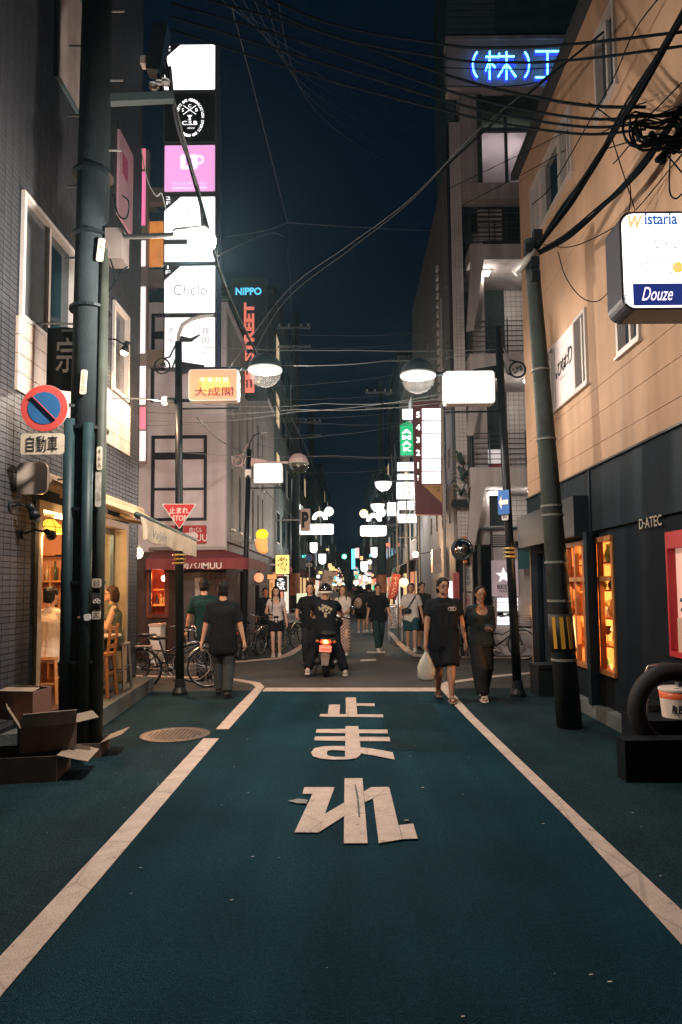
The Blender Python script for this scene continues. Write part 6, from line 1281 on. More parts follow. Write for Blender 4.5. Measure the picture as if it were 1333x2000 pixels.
# ================================================================== CABLES
def cable(label, pts, r=.008, m=None, sag=0.0, name='overhead_cable', n=8, group='overhead cables'):
    P = [W(x, y, Y) for x, y, Y in pts]; out = []
    for i in range(len(P) - 1):                                             # smooth path through the points
        a, b = P[i], P[i + 1]; pa = P[i - 1] if i else a - (b - a); pb = P[i + 2] if i + 2 < len(P) else b + (b - a)
        for k in range(n + (i == len(P) - 2)):
            t = k / n; q = .5 * ((2 * a) + (b - pa) * t + (2 * pa - 5 * a + 4 * b - pb) * t * t + (3 * a - pa - 3 * b + pb) * t ** 3)
            out.append(q - V((0, 0, sag * 4 * t * (1 - t))))
    o = MB().tube(out, r, 5).build(name, m or cablem, None, True); return tag(o, label, 'cable', group)
cross = 'black cable crossing high between the left pole and the beige building'
cable('upper of two black cables crossing high above the neon to the right edge', [(332, -120, 7.2), (600, 30, 7), (860, 86, 6.6), (1010, 92, 6.2), (1140, 84, 5.8), (1333, 62, 5.2)], .013); cable('lower of two black cables crossing high over the neon to the right edge', [(332, -100, 7.2), (600, 52, 7), (860, 112, 6.6), (1010, 122, 6.2), (1140, 115, 5.8), (1333, 90, 5.2)], .012)
low = 'black cable swinging from the left pole into the cable coil'
for k, (ya, yb, yc) in enumerate(((145, 200, 212), (175, 226, 230), (196, 242, 243), (216, 256, 255))):
    cable(('highest', 'second', 'third', 'lowest')[k] + ' of four black cables swinging from the left pole into the cable coil', [(335, -20 + k * 26, 7.2), (620, 60 + k * 30, 7.4), (868, ya, 7), (1010, (ya + yb) / 2 + 10, 6.6), (1150, yb + 6, 6.2), (1262, yc - 3, 5.9)], .013 if k else .015)
cable('thin dark wire across the neon sign', [(860, 132, 12), (1000, 136, 11), (1110, 130, 10)], .008); cable('thin dark wire under the neon sign', [(860, 168, 12), (1000, 168, 11), (1098, 150, 10)], .008)
cable('grey twin cable swooping from the left lamp post up to the right', [(440, 745, 10.7), (480, 710, 10.6), (560, 585, 10.3), (680, 490, 9.8), (800, 395, 9.2), (940, 250, 8.4), (1080, 140, 7.6)], .009, mat('cable_mid', (.035, .04, .04), .8, spec=.1)); cable('thin wire following the twin cable up to the right', [(440, 730, 10.7), (560, 570, 10.3), (680, 480, 9.8), (800, 390, 9.2), (940, 246, 8.4)], .004, cablel)
cable('long black cable sloping down left from the cable coil', [(1180, 62, 7), (1060, 160, 7.6), (940, 262, 8.2), (850, 345, 9)], .013); 
cable('straight pale guy wire from the top left to the wire joint', [(452, 10, 9.5), (500, 190, 11), (562, 435, 14)], .006, cablel); cable('pale wire from the wire joint to the right side', [(562, 435, 14), (700, 444, 14.5), (868, 452, 16)], .006, cablel); cable('pale wire from the wire joint left behind the street lamp', [(562, 435, 14), (520, 450, 13.5), (440, 463, 13)], .006, cablel); cable('grey drop cable hanging from the wire joint', [(562, 440, 14), (566, 470, 14.2), (562, 500, 14.5), (568, 560, 15), (570, 680, 16)], .008, mat('cable_mid', (0, 0, 0)))
cable('pale wire curling from the street lamp to the wire joint', [(425, 500, 7.4), (470, 478, 9), (530, 455, 12), (555, 462, 13.8)], .006, cablel)
# spiral-wrapped street cables along the left
for lab, pts in (('spiral wrapped cable running down the left side from the pole top past the dome lamp', [(318, 90, 7.3), (350, 245, 7.6), (385, 375, 8.2), (420, 500, 9), (470, 630, 11), (520, 722, 14.5), (565, 810, 20), (600, 885, 29), (625, 960, 42)]), ('second wrapped cable below it on the left', [(318, 120, 7.3), (400, 420, 8.4), (440, 560, 9.6), (500, 690, 13), (545, 800, 19), (575, 880, 28)])):
    cable(lab, pts, .016, n=10); cable('thin pale lashing wire along the wrapped cable on the left', [(x + 3, y + 2, Y) for x, y, Y in pts], .005, cablel, n=10)
cable('wrapped cable from the left lamp post down to the second lamp post', [(385, 815, 10.8), (430, 860, 12.5), (480, 885, 15.3)], .011, cablel); cable('wrapped cable beyond the second lamp post', [(520, 960, 17), (550, 990, 22), (575, 1012, 27)], .01, cablel)
HZ = -1
for (x0, y0, Ya, x1, y1, Yb, sg_) in ((395, 678, 10.8, 985, 682, 10.4, .02), (552, 714, 10.8, 955, 688, 10.3, .03), (285, 832, 12.5, 872, 768, 12, .05), (285, 805, 12.5, 866, 786, 12, .06), (290, 822, 13, 800, 803, 20, .06), (400, 790, 13, 866, 778, 12, .05), (360, 884, 13, 940, 888, 16, .05)):
    HZ += 1; cable(('topmost', 'second', 'fourth', 'third', 'fifth', 'short', 'lowest')[HZ] + ' thin pale wire crossing the street around lamp height', [(x0, y0, Ya), ((x0 + x1) / 2, (y0 + y1) / 2 + 4, (Ya + Yb) / 2), (x1, y1, Yb)], .005, cablel, sg_)
for k in range(7):
    x0 = 280 + k * 8; cable('faint dark wire high over the street', [(340 + k * 30, -40 - k * 10, 9), (560 + k * 10, 70 + k * 25, 13), (800 + k * 6, 180 + k * 30, 20)], .005, mat('cable_dim', (.05, .055, .055), .6))
for k in range(9):
    ya, yb = 640 + k * 34 + random.uniform(-12, 12), 620 + k * 36 + random.uniform(-25, 25); Y_ = random.uniform(11.5, 20)
    cable('faint thin wire slung across the middle of the street', [(455 + k * 6, ya, Y_), (650, (ya + yb) / 2 + 14, Y_), (870 - k * 5, yb, Y_ + 1)], .0045, cablel, .04)
for k in range(5): cable('thin dark strand straying round the cable coil on the right', [(1150 + 12 * k, 200 + k * 30, 7), (1235 + 6 * k, 240 + random.uniform(-20, 40), 6.2), (1345, 150 + k * 50, 5.6)], .007)
# thick bundles to the right pole
def bundle(label, pts, nst, r, spread):
    t = thing('cable_bundle', label, 'cable', W(*pts[0]), 'cable bundles at the right pole')
    for k in range(nst):
        P = []
        for i, (x, y, Y) in enumerate(pts):
            s_ = spread * (1 if 0 < i < len(pts) else .5); P.append((x + random.uniform(-s_, s_), y + random.uniform(-s_, s_), Y + random.uniform(-.05, .05)))
        o = cable('x', P, r * random.uniform(.6, 1.2)); o.name = 'strand'
        for key in ('label', 'category', 'group'): del o[key]
        for v in o.data.vertices: v.co -= BASE[t.name]
        o.parent = t
bundle('thick black bundle of cables rising from the right pole to the top right corner', [(1042, 492, 8), (1105, 405, 7.3), (1165, 310, 6.6), (1235, 195, 5.8), (1345, 10, 5)], 9, .019, 6)
bundle('second thick cable bundle from the right pole towards the coil', [(1046, 498, 8), (1110, 460, 7.5), (1180, 400, 7), (1250, 330, 6.4), (1345, 190, 5.8)], 8, .015, 5)
co = thing('cable_coil', 'tangled coil of spare black cable above the lit sign on the right', 'cable', W(1290, 260, 5.9))
for k in range(9):
    q = W(1288 + random.uniform(-14, 14), 258 + random.uniform(-16, 16), 5.9 + random.uniform(-.1, .1)); R_ = random.uniform(.15, .30); tilt = random.uniform(-.5, .5)
    pts = [q + V((R_ * math.cos(a) * 1.1, R_ * .3 * math.sin(a + tilt), R_ * .8 * math.sin(a) + .04 * math.sin(3 * a))) for a in [2 * math.pi * i / 24 for i in range(24)]]; MB().tube(pts, random.uniform(.008, .014), 5, True).build('loop', cablem, co, True)
for k in range(6): q = W(1300 + random.uniform(-25, 25), 290 + random.uniform(-10, 30), 5.9); MB().cap(q, q + V((random.uniform(-.1, .1), 0, random.uniform(.05, .15))), .03).build('splice', cablem, co, True)
cable('thin cable drooping across the beige wall in a deep U', [(1090, 492, 8), (1105, 540, 8), (1135, 580, 8), (1168, 588, 7.8), (1195, 560, 7.4), (1203, 525, 7)], .006); cable('thin twisted cable swaying from the right pole to the lit sign', [(1062, 478, 8), (1115, 482, 7.8), (1180, 455, 7.3), (1240, 412, 6.8), (1333, 300, 6)], .006); cable('thin cable hanging down before the lit sign', [(1195, 268, 6), (1215, 330, 6.3), (1240, 408, 6.55)], .006); cable('thin cable hanging to the left edge of the lit sign', [(1230, 350, 6.2), (1232, 385, 6.4), (1228, 420, 6.6)], .006)
cable('thin cable looping below the cable coil', [(1310, 290, 5.9), (1308, 370, 5.9), (1320, 388, 5.9), (1333, 378, 5.9)], .007)
cable('thin wire rising right across the beige windows', [(905, 400, 12), (1040, 330, 10), (1180, 250, 8.5), (1333, 175, 7)], .006); cable('second thin wire rising right across the beige windows', [(870, 372, 12), (1030, 295, 10), (1150, 236, 8.5), (1262, 200, 6.5)], .006); cable('wavy thin cable down the front of the upper beige windows', [(1300, -20, 6), (1240, 60, 6.4), (1200, 150, 7), (1150, 240, 7.6), (1080, 360, 8.4), (1040, 400, 9)], .007)
# left pole loops
cable('black cable loops below the control box on the left pole', [(215, 500, 7), (225, 545, 7), (212, 570, 7.1), (240, 530, 7), (250, 520, 7)], .008); cable('black loop of wire beside the left pole at lamp height', [(222, 380, 7), (232, 420, 7), (248, 425, 7), (252, 395, 7), (240, 382, 7)], .008); cable('pale drop cable bending down before the sign tower', [(275, 285, 7.3), (288, 350, 7.3), (305, 382, 7.3), (316, 378, 7.3), (325, 410, 7.4)], .007, cablel)
cable('cable hanging on the face of the sign tower', [(332, 130, 7.3), (345, 240, 7.5), (375, 330, 8), (390, 380, 8.3), (396, 440, 8.4)], .02, mat('cable_wrap', (.03, .03, .035), .6))
# ================================================================== BICYCLES
def make_bike():
    t = thing('bicycle', 'bicycle', 'bicycle', (0, 0, 0), 'parked bicycles'); r = .335
    fr_ = mat('bike_frame', (.03, .035, .04), .3, metal=.4); ch = mat('bike_chrome', (.5, .5, .5), .3, metal=.9)
    for x in (-.53, .53):
        w = MB().torus((x, 0, r), r - .015, .017, 'y', 30, 6).build('tyre', rubber, t, True)
        MB().torus((x, 0, r), r - .036, .009, 'y', 30, 5).build('rim', ch, w, True)
        mb = MB()
        for k in range(18): a = math.pi * 2 * k / 18; mb.cyl((x, 0, r), (x + math.cos(a) * (r - .04), .012 * (-1) ** k, r + math.sin(a) * (r - .04)), .0016, n=4)
        mb.build('spokes', ch, w); MB().cyl((x, -.05, r), (x, .05, r), .018, n=8).build('hub', ch, w)
        mb = MB(); mb.tube([(x + math.cos(a) * (r + .025), 0, r + math.sin(a) * (r + .025)) for a in [math.radians(d) for d in range(20, 200, 15)]], .014, 6); mb.build('mudguard', ch, t)
    bb_, seat, head, hb = V((-.08, 0, .29)), V((-.24, 0, .78)), V((.36, 0, .80)), V((.40, 0, .66))
    mb = MB(); mb.tube([bb_, seat], .016); mb.tube([bb_, V((.12, 0, .42)), hb], .02); mb.tube([(-.18, 0, .58), (.1, 0, .55), (.385, 0, .72)], .016)
    for s in (-1, 1): mb.tube([bb_ + V((0, s * .03, 0)), V((-.53, s * .05, r))], .010); mb.tube([(-.2, s * .02, .66), (-.53, s * .05, r)], .009); mb.tube([(.40, s * .03, .66), (.45, s * .05, .55), (.53, s * .05, r)], .012)
    mb.tube([hb, head, head + V((-.03, 0, .14))], .015); mb.build('frame', fr_, t, True)
    mb = MB(); mb.tube([(.2, -.28, .98), (.3, -.24, .99), (.34, -.1, .95), (.33, 0, .94), (.34, .1, .95), (.3, .24, .99), (.2, .28, .98)], .011); mb.build('handlebar', ch, t, True)
    for s in (-1, 1): MB().tube([(.24, s * .26, .985), (.13, s * .29, .97)], .017).build('grip', black, t)
    mb = MB(); mb.ell((-.30, 0, .84), .12, .09, .04); mb.ell((-.18, 0, .84), .09, .04, .03); remesh(mb, .012).build('saddle', black, t, True); MB().cyl(seat, (-.26, 0, .82), .013, n=8).build('seat_post', ch, t)
    mb = MB(); x0, x1, z0, z1 = .44, .76, .72, .96
    for k in range(6):
        z = z0 + (z1 - z0) * k / 5; mb.tube([(x0, -.16, z), (x1, -.17, z), (x1, .17, z), (x0, .16, z)], .0035, 4, True)
    for k in range(8): y = -.16 + .32 * k / 7; mb.cyl((x1, y, z0), (x1, y, z1), .003, n=4); mb.cyl((x0, y, z0), (x0, y, z1), .003, n=4); mb.cyl((x0, y, z0), (x1, y, z0), .003, n=4)
    mb.build('basket', blackmetal, t)
    MB().torus((bb_.x, -.06, bb_.z), .08, .008, 'y', 20, 5).build('chainring', ch, t); MB().tube([bb_ + V((0, -.07, 0)), bb_ + V((.1, -.08, -.12))], .009).build('crank', ch, t); MB().box(bb_ + V((.11, -.12, -.13)), (.08, .07, .02)).build('pedal', black, t); MB().tube([bb_ + V((0, .07, 0)), bb_ + V((-.1, .08, .12))], .009).build('crank', ch, t); MB().box(bb_ + V((-.11, .12, .13)), (.08, .07, .02)).build('pedal', black, t)
    mb = MB(); mb.tube([(-.5, -.07, .3), (-.4, -.14, .02), (-.4, .14, .02), (-.5, .07, .3)], .008); mb.build('stand', ch, t)
    mb = MB(); mb.boxm((-.72, -.07, .70), (-.36, .07, .715)); mb.build('rear_rack', ch, t); MB().ell((-.76, 0, .62), .015, .03, .02).build('reflector', mat('reflector', (.5, .03, .03), .3), t)
    return t
bike = make_bike(); used = [False]
def putbike(label, x, y, rz, tilt=.06):
    o = bike if not used[0] else copy_tree(bike); used[0] = True
    o['label'] = label; o.location = (x, y, .0 + abs(tilt) * .0); o.rotation_euler = (tilt, 0, rz)
a = G(383, 1340); putbike('dark bicycle leaning behind the left lamp post, its front wheel to the right', W(342, 1290, 11.35).x, 11.35, .12)
putbike('second bicycle against the tiled corner, left of the lamp post', W(318, 1290, 11.95).x, 11.95, .30, -.05)
for k, (px, Y, rz, l_) in enumerate(((490, 16.25, 1.25, 'bicycle parked just left of the second lamp post'), (528, 17.3, 1.15, 'bicycle right behind the woman in shorts'), (557, 18.2, 1.1, 'bicycle with pale rims right of the woman in shorts'), (572, 19.6, 1.0, 'farthest bicycle in the left row'))): putbike(l_, W(px, 1250, Y).x, Y, rz, .08)
putbike('bicycle parked behind the woman with the phone, right of her', W(975, 1250, 15.3).x, 15.3, -.5); putbike('bicycle parked between the man with glasses and the woman with the phone', W(915, 1250, 15.0).x, 15.0, 1.9)
# ================================================================== PEOPLE
def ik(a, c, l1, l2, pole):
    a, c = V(a), V(c); d = c - a; L = min(d.length, (l1 + l2) * .999); dn = d.normalized(); x = (l1 * l1 - l2 * l2 + L * L) / (2 * L); h = math.sqrt(max(l1 * l1 - x * x, 0))
    p = V(pole) - dn * V(pole).dot(dn); p = p.normalized() if p.length > 1e-5 else V((0, -1, 0)); return a + dn * x + p * h, a + dn * L
SK = mat('skin', (.50, .29, .20), .55, noise=.06); SKD = mat('skin_tan', (.34, .19, .125), .55, noise=.06)
HB = mat('hair_black', (.007, .006, .006), .6, noise=.3, ns=40, spec=.15, bump=.6, bs=70); HBr = mat('hair_brown', (.06, .035, .022), .6, noise=.3, ns=40, spec=.15, bump=.6, bs=70)
def cloth(n, c, **k): return mat(n, c, .95, noise=k.get('noise', .12), ns=9, bump=.35, bs=26, spec=.05)
def person(label, loc, rz, H=1.7, g=1.0, skin=SK, top=None, sleeve=.55, bottom=None, blen=1.0, bflare=1.0, kind='pants', shoes=None, shoe='shoe', hair='short', hm=HB, hands=(None, None), feet=(None, None), pelvis=None, lean=(0, 0), turn=0, nod=0, neck_low=False, glasses=False, female=False, vox=.013, simple=False, tuck=False, hem=.47, beard=False):
    t = thing('person', label, 'person', loc); BASE[t.name] = V((0, 0, 0)); t.rotation_euler.z = rz
    P = V(pelvis) if pelvis else V((0, 0, .525 * H)); upd = V((lean[0], lean[1], 1)).normalized(); side = V((1, 0, 0))
    sw_ = (.092 if female else .103) * H; C = P + upd * .215 * H; Wt = P + upd * .10 * H; N = P + upd * .325 * H; S = [P + upd * .276 * H + side * s * sw_ * (1 + (g - 1) * .4) for s in (-1, 1)]
    cr, wr_, pr_ = .064 * H * g, (.052 if female else .060) * H * g, .066 * H * g
    hipx = .052 * H; l1, l2 = .245 * H, .245 * H; a1, a2 = .175 * H, .150 * H
    HJ = [P + side * s * hipx for s in (-1, 1)]
    AN = [V(f) if f else V((s * .055 * H, 0, .045 * H)) for f, s in zip(feet, (-1, 1))]
    legs = []
    for h_, an in zip(HJ, AN): k_, an2 = ik(h_, an, l1, l2, (0, -1, 0)); legs.append((h_, k_, an2))
    HD = [V(h_) if h_ else V((s * (sw_ + .055 * H * g), -.03, .46 * H)) for h_, s in zip(hands, (-1, 1))]
    arms = []
    for sh_, hd, s in zip(S, HD, (-1, 1)): e, w = ik(sh_, hd, a1, a2, (s * .5, 1, -.2)); arms.append((sh_, e, w))
    def torso(mb, o=0.0, hemz=None):
        for s in (-1, 1):
            mb.cap(C + side * s * .052 * H * g, Wt + side * s * .036 * H * g, cr + o, wr_ + o); mb.cap(Wt + side * s * .036 * H * g, P + side * s * .046 * H * g, wr_ + o, pr_ + o)
            mb.cap(C + side * s * .045 * H * g + upd * .02 * H, S[(s + 1) // 2] - upd * .012 * H, cr * .8 + o, .030 * H + o); mb.cap(N - upd * .03 * H, S[(s + 1) // 2] - upd * .002 * H, .036 * H + o, .026 * H + o)
        mb.cap(C, Wt, cr + o, wr_ + o); mb.cap(Wt, P, wr_ + o, pr_ + o)
        mb.cap(C - side * .04 * H, C + side * .04 * H, cr + o); mb.cap(Wt - side * .03 * H, Wt + side * .03 * H, wr_ + o); mb.cap(P - side * .04 * H, P + side * .04 * H, pr_ + o)
        if female:
            for s in (-1, 1): mb.ell(C + V((s * .042 * H, -cr * .75, -.01 * H)), .038 * H + o, .03 * H + o, .035 * H + o, 8, 6)
    # --- skin: one continuous body
    b = MB(); torso(b, -.012)
    b.cap(N - upd * .02 * H, N + upd * .06 * H, .034 * H, .030 * H)
    for s, A_ in zip((-1, 1), arms):
        b.cap(A_[0], A_[1], .030 * H * g, .024 * H * g); b.cap(A_[1], A_[2], .024 * H * g, .0155 * H); b.ell(A_[1].lerp(A_[2], .25), .024 * H * g, .024 * H * g, .03 * H, 8, 6)
    for L_ in legs:
        b.cap(L_[0], L_[1], .050 * H * g, .033 * H * g); b.cap(L_[1], L_[2], .032 * H * g, .021 * H); kd = (L_[2] - L_[1]); b.cap(L_[1] + kd * .15 + V((0, .012, 0)), L_[1] + kd * .5 + V((0, .014, 0)), .032 * H * g, .028 * H * g)
        f0 = L_[2]; b.cap(f0 + V((0, .02, -.02 * H)), f0 + V((0, -.075 * H, -.028 * H)), .024 * H, .018 * H)
    Rh = Matrix.Rotation(turn, 3, 'Z') @ Matrix.Rotation(nod, 3, 'X'); hc = N + upd * .085 * H + V((0, -.012, 0)) + V((0, -.02 if nod else 0, 0))
    def hp(x, y, z): return hc + Rh @ V((x * H, y * H, z * H))
    b.ell(hp(0, 0, .012), .046 * H, .056 * H, .058 * H, 14, 10, Rh); b.ell(hp(0, -.012, -.028), .038 * H, .042 * H, .038 * H, 12, 8, Rh); b.cap(hp(0, -.05, .005), hp(0, -.062, -.012), .006 * H, .010 * H, 8); b.cap(hp(0, -.045, -.055), hp(0, -.047, -.05), .014 * H)
    for s in (-1, 1): b.ell(hp(s * .047, .004, -.002), .008 * H, .014 * H, .019 * H, 8, 6, Rh)
    b.cap(hp(-.014, -.049, -.036), hp(.014, -.049, -.036), .005 * H)
    body = remesh(b, vox * (.8 if not simple else 1.3), 3)
    # hands: palm and five bent fingers rooted in it
    for s, A_ in zip((-1, 1), arms):
        d = (A_[2] - A_[1]).normalized(); sd = V((0, 1, 0)) - d * d.y
        if sd.length < .2: sd = V((1, 0, 0)) - d * d.x
        sd.normalize(); nn_ = d.cross(sd); w0 = A_[2]; pe = w0 + d * .048 * H; hw = .0105 * H
        if simple: body.cap(w0, w0 + d * .07 * H, .018 * H, .012 * H); continue
        body.cap(w0 - sd * hw, pe - sd * hw * 1.2, .0125 * H, .012 * H, 8); body.cap(w0 + sd * hw, pe + sd * hw * 1.2, .0125 * H, .012 * H, 8)
        cu = nn_ * s * -1
        for k, ln in enumerate((.036, .043, .041, .032)):
            r0 = pe + sd * (k - 1.5) * hw * 1.15 * -1; m1 = r0 + (d * .85 + cu * .35).normalized() * ln * .55 * H; m2 = m1 + (d * .45 + cu * .9).normalized() * ln * .5 * H; body.cap(r0, m1, .0058 * H, .0052 * H, 6); body.cap(m1, m2, .0052 * H, .0044 * H, 6)
        th0 = w0 - sd * -1 * hw * 1.4 + d * .012 * H; th1 = th0 + (sd * .75 + d * .7 + cu * .3).normalized() * .026 * H; body.cap(th0, th1, .0075 * H, .006 * H, 6); body.cap(th1, th1 + (d * .9 + cu * .4).normalized() * .02 * H, .006 * H, .005 * H, 6)
    body.build('body', skin, t, True)
    # --- face
    if not simple:
        for s in (-1, 1):
            MB().ell(hp(s * .0185, -.0515, .006), .0068 * H, .004 * H, .0042 * H, 8, 6, Rh).build('eye', mat('eye', (.015, .012, .012), .2), t, True); MB().cap(hp(s * .010, -.0525, .0185), hp(s * .028, -.0475, .0195), .0018 * H, .0014 * H, 6).build('eyebrow', hm, t)
        MB().cap(hp(-.012, -.0525, -.0355), hp(.012, -.0525, -.0355), .0034 * H, None, 6).build('mouth', mat('lips', (.30, .10, .09), .5), t)
        if glasses:
            mb = MB()
            for s in (-1, 1): mb.tube([hp(s * .019 + .014 * math.cos(a), -.058, .005 + .0125 * math.sin(a)) for a in [2 * math.pi * k / 14 for k in range(14)]], .0016 * H, 5, True); mb.tube([hp(s * .033, -.057, .008), hp(s * .046, -.01, .006)], .0016 * H, 5)
            mb.tube([hp(-.005, -.058, .007), hp(.005, -.058, .007)], .0016 * H, 5); mb.build('glasses', black, t)
        if beard: MB().ell(hp(0, -.022, -.046), .034 * H, .036 * H, .020 * H, 10, 8, Rh).build('beard', mat('beard', (.20, .11, .075), .7), t, True)
    # --- hair
    if hair:
        m_ = MB(); m_.ell(hp(0, .012, .026), .0505 * H, .0555 * H, .050 * H, 14, 10, Rh); m_.ell(hp(0, .026, -.008), .047 * H, .040 * H, .046 * H, 12, 8, Rh)
        for s in (-1, 1): m_.cap(hp(s * .044, -.016, .034), hp(s * .047, .002, -.004), .010 * H, .007 * H); m_.cap(hp(s * .042, .02, .01), hp(s * .036, .036, -.045), .014 * H, .010 * H)
        for k in range(7 if hair != 'tied' else 0):
            x_ = -.036 + .012 * k; y_ = -.044 + abs(x_) * .35; m_.cap(hp(x_, y_ + .008, .050), hp(x_ + random.uniform(-.008, .008), y_ - .002, random.uniform(.016, .036)), .009 * H, .004 * H, 6)
        for k in range(16):
            a = random.uniform(0, 6.28); e = random.uniform(.3, 1.4); q_ = V((math.cos(a) * math.cos(e) * .047, math.sin(a) * math.cos(e) * .052 + .012, math.sin(e) * .048 + .026)); m_.cap(hp(*q_), hp(*(q_ * 1.10 + V((random.uniform(-.008, .008), random.uniform(-.01, .004), .0)))), .010 * H, .005 * H, 6)
        if hair == 'long':
            for s in (-1, 1): m_.cap(hp(s * .044, -.002, .02), hp(s * .050, .004, -.06), .016 * H, .018 * H); m_.cap(hp(s * .050, .004, -.06), hp(s * .058, -.030, -.17), .018 * H, .010 * H)
            m_.cap(hp(0, .035, .0), hp(0, .05, -.14), .042 * H, .03 * H)
        if hair == 'bob':
            for s in (-1, 1): m_.cap(hp(s * .046, .008, .02), hp(s * .050, .012, -.055), .017 * H, .014 * H)
            m_.cap(hp(0, .035, .0), hp(0, .035, -.05), .042 * H, .036 * H)
        if hair == 'tied': m_.cap(hp(.0, .05, .0), hp(-.03, .05, -.10), .022 * H, .012 * H)
        remesh(m_, vox * .8, 2).build('hair', hm, t, True)
    # --- clothes
    if top:
        m_ = MB(); torso(m_, .010)
        hz_ = P - upd * (.525 - hem) * H if not tuck else P
        if not tuck:
            for s in (-1, 1): m_.cap(P + side * s * .042 * H * g, hz_ + side * s * .046 * H * g, pr_ + .016, pr_ + .016)
            m_.cap(P, hz_, pr_ + .016, pr_ + .016); m_.cap(hz_ - side * .04 * H, hz_ + side * .04 * H, pr_ + .016)
        for A_ in arms:
            if sleeve <= 1e-3: continue
            if sleeve <= 1: m_.cap(A_[0], A_[0].lerp(A_[1], .2), .033 * H * g + .006, .033 * H * g + .008); m_.cyl(A_[0].lerp(A_[1], .05), A_[0].lerp(A_[1], sleeve), .033 * H * g + .008, .033 * H * g + .016, 14)
            else: m_.cap(A_[0], A_[1], .034 * H * g + .006, .027 * H * g + .006); m_.cap(A_[1], A_[1].lerp(A_[2], sleeve - 1), .027 * H * g + .006, .021 * H * g + .004)
        if not neck_low: m_.cap(N - upd * .05 * H, N - upd * .034 * H, .046 * H, .043 * H)
        o_ = remesh(m_, vox, 4)
        zc_ = hz_.z - pr_ * .55
        for v in o_.v:
            if v.z < zc_ and not tuck: v.z = zc_
        if neck_low:
            nk = N - upd * .045 * H + V((0, -cr, 0)); keep = [f for f in o_.f if not all((o_.v[i] - nk).length < .062 * H for i in f)]; o_.f = keep
        o_.build('top', top, t, True)
    if bottom:
        m_ = MB()
        if kind == 'skirt':
            for s in (-1, 1): m_.cap(P + side * s * .044 * H * g, (P + AN[0].lerp(AN[1], .5) * 0 - V((0, 0, blen * .3 * H))) + side * s * .05 * H * bflare, pr_ + .014, pr_ * bflare)
            m_.cap(P, P - V((0, 0, blen * .3 * H)), pr_ + .01, pr_ * bflare * .9)
        else:
            po = .010 if tuck else -.002; m_.cap(P - side * .044 * H * g, P + side * .044 * H * g, pr_ + po); m_.cap(P + V((0, 0, .04 * H)) - side * .036 * H * g, P + V((0, 0, .04 * H)) + side * .036 * H * g, pr_ + po - .006)
            for L_ in legs:
                if blen <= .5: m_.cap(L_[0], L_[0].lerp(L_[1], .3), .054 * H * g + .012); m_.cyl(L_[0], L_[0].lerp(L_[1], blen * 2), .054 * H * g + .012, .046 * H * g * bflare + .012, 16)
                else: m_.cap(L_[0], L_[1], .054 * H * g + .010, .042 * H * g * bflare + .008); m_.cyl(L_[1], L_[1].lerp(L_[2], (blen - .5) * 2), .042 * H * g * bflare + .008, .036 * H * bflare + .006, 16)
        remesh(m_, vox, 4).build('skirt' if kind == 'skirt' else 'trousers' if blen > .5 else 'shorts', bottom, t, True)
    if shoes:
        for L_ in legs:
            f0 = L_[2]; m_ = MB(); z0 = f0.z - .045 * H
            if shoe == 'sandal':
                m_.ext(rrect(.055 * H, .155 * H, .025 * H), (f0.x, f0.y - .03 * H, z0), (1, 0, 0), (0, 1, 0), .014); so = m_.build('sandal', shoes, t); mb = MB(); mb.tube([(f0.x - .028 * H, f0.y - .055 * H, z0 + .01), (f0.x - .018 * H, f0.y - .06 * H, z0 + .042 * H), (f0.x + .018 * H, f0.y - .06 * H, z0 + .042 * H), (f0.x + .028 * H, f0.y - .055 * H, z0 + .01)], .014, 6); mb.build('strap', shoes, so)
            else:
                m_.cap(f0 + V((0, .022, -.012 * H)), f0 + V((0, -.02 * H, -.012 * H)), .030 * H, .026 * H); m_.cap(f0 + V((0, .02, -.026 * H)), f0 + V((0, -.088 * H, -.028 * H)), .022 * H, .020 * H); o_ = remesh(m_, vox * .8, 2)
                for v in o_.v: v.z = max(v.z, z0 + .012)
                so = o_.build('shoe', shoes, t, True); MB().ext(rrect(.058 * H, .165 * H, .027 * H), (f0.x, f0.y - .028 * H, z0), (1, 0, 0), (0, 1, 0), .02).build('sole', mat('sole', (.6, .57, .52), .7) if shoes is not blackshoe else black, so)
    return t, arms, legs, hc, S
blackshoe = mat('black_shoe', (.015, .015, .017), .6); whiteshoe = mat('white_shoe', (.62, .58, .53), .6)
BT = cloth('black_tee', (.012, .014, .018)); BS = cloth('black_short', (.013, .014, .018))
def gp(x, y): q = G(x, y); return (q.x, q.y, 0)
# man with glasses, bag
L0 = gp(870, 1368); Ym = L0[1]
hb_ = W(822, 1284, Ym - .1); 
T, arms, legs, hc, S = person('bespectacled man in black tee, black shorts and sandals carrying a plastic bag', L0, 0, 1.74, 1.14, SKD, BT, .62, BS, .5, 1.25, 'pants', mat('sandal_tan', (.25, .2, .16), .7), 'sandal', 'short', HB,
    hands=((hb_.x - L0[0] + .06, -.10, .72), (.33, .03, .78)), feet=((-.07, .22, .12), (.06, -.24, .08)), turn=.25, glasses=True, beard=True, hem=.45)
em = MB(); q = V((.10, -.14 * 1.14 - .012, 1.74 * .755)); 
for a in range(3): em.torus(q + V(((a - 1) * .03, -.006, 0)), .026, .004, 'y', 14, 4)
em.build('emblem', mat('tee_print', (.4, .38, .38), .8), T)
bgp = thing('plastic_bag', 'translucent white plastic carrier bag held by the man with glasses', 'bag', hb_)
plas = mat('bag_plastic', (.55, .56, .50), .35, trans=.25, noise=.15, ns=9, bump=.5, bs=25)
ht_ = V(arms[0][2]) + V(L0) + V((0, -.02, -.12)); b0 = V((ht_.x, ht_.y, W(0, 1338, Ym - .1).z))
mb = MB(); hgt = ht_.z - b0.z - .06
prof = [(.085, .0), (.125, .03), (.13, .1), (.118, hgt * .55), (.085, hgt * .8), (.04, hgt), (.02, hgt + .04)]
rs = []
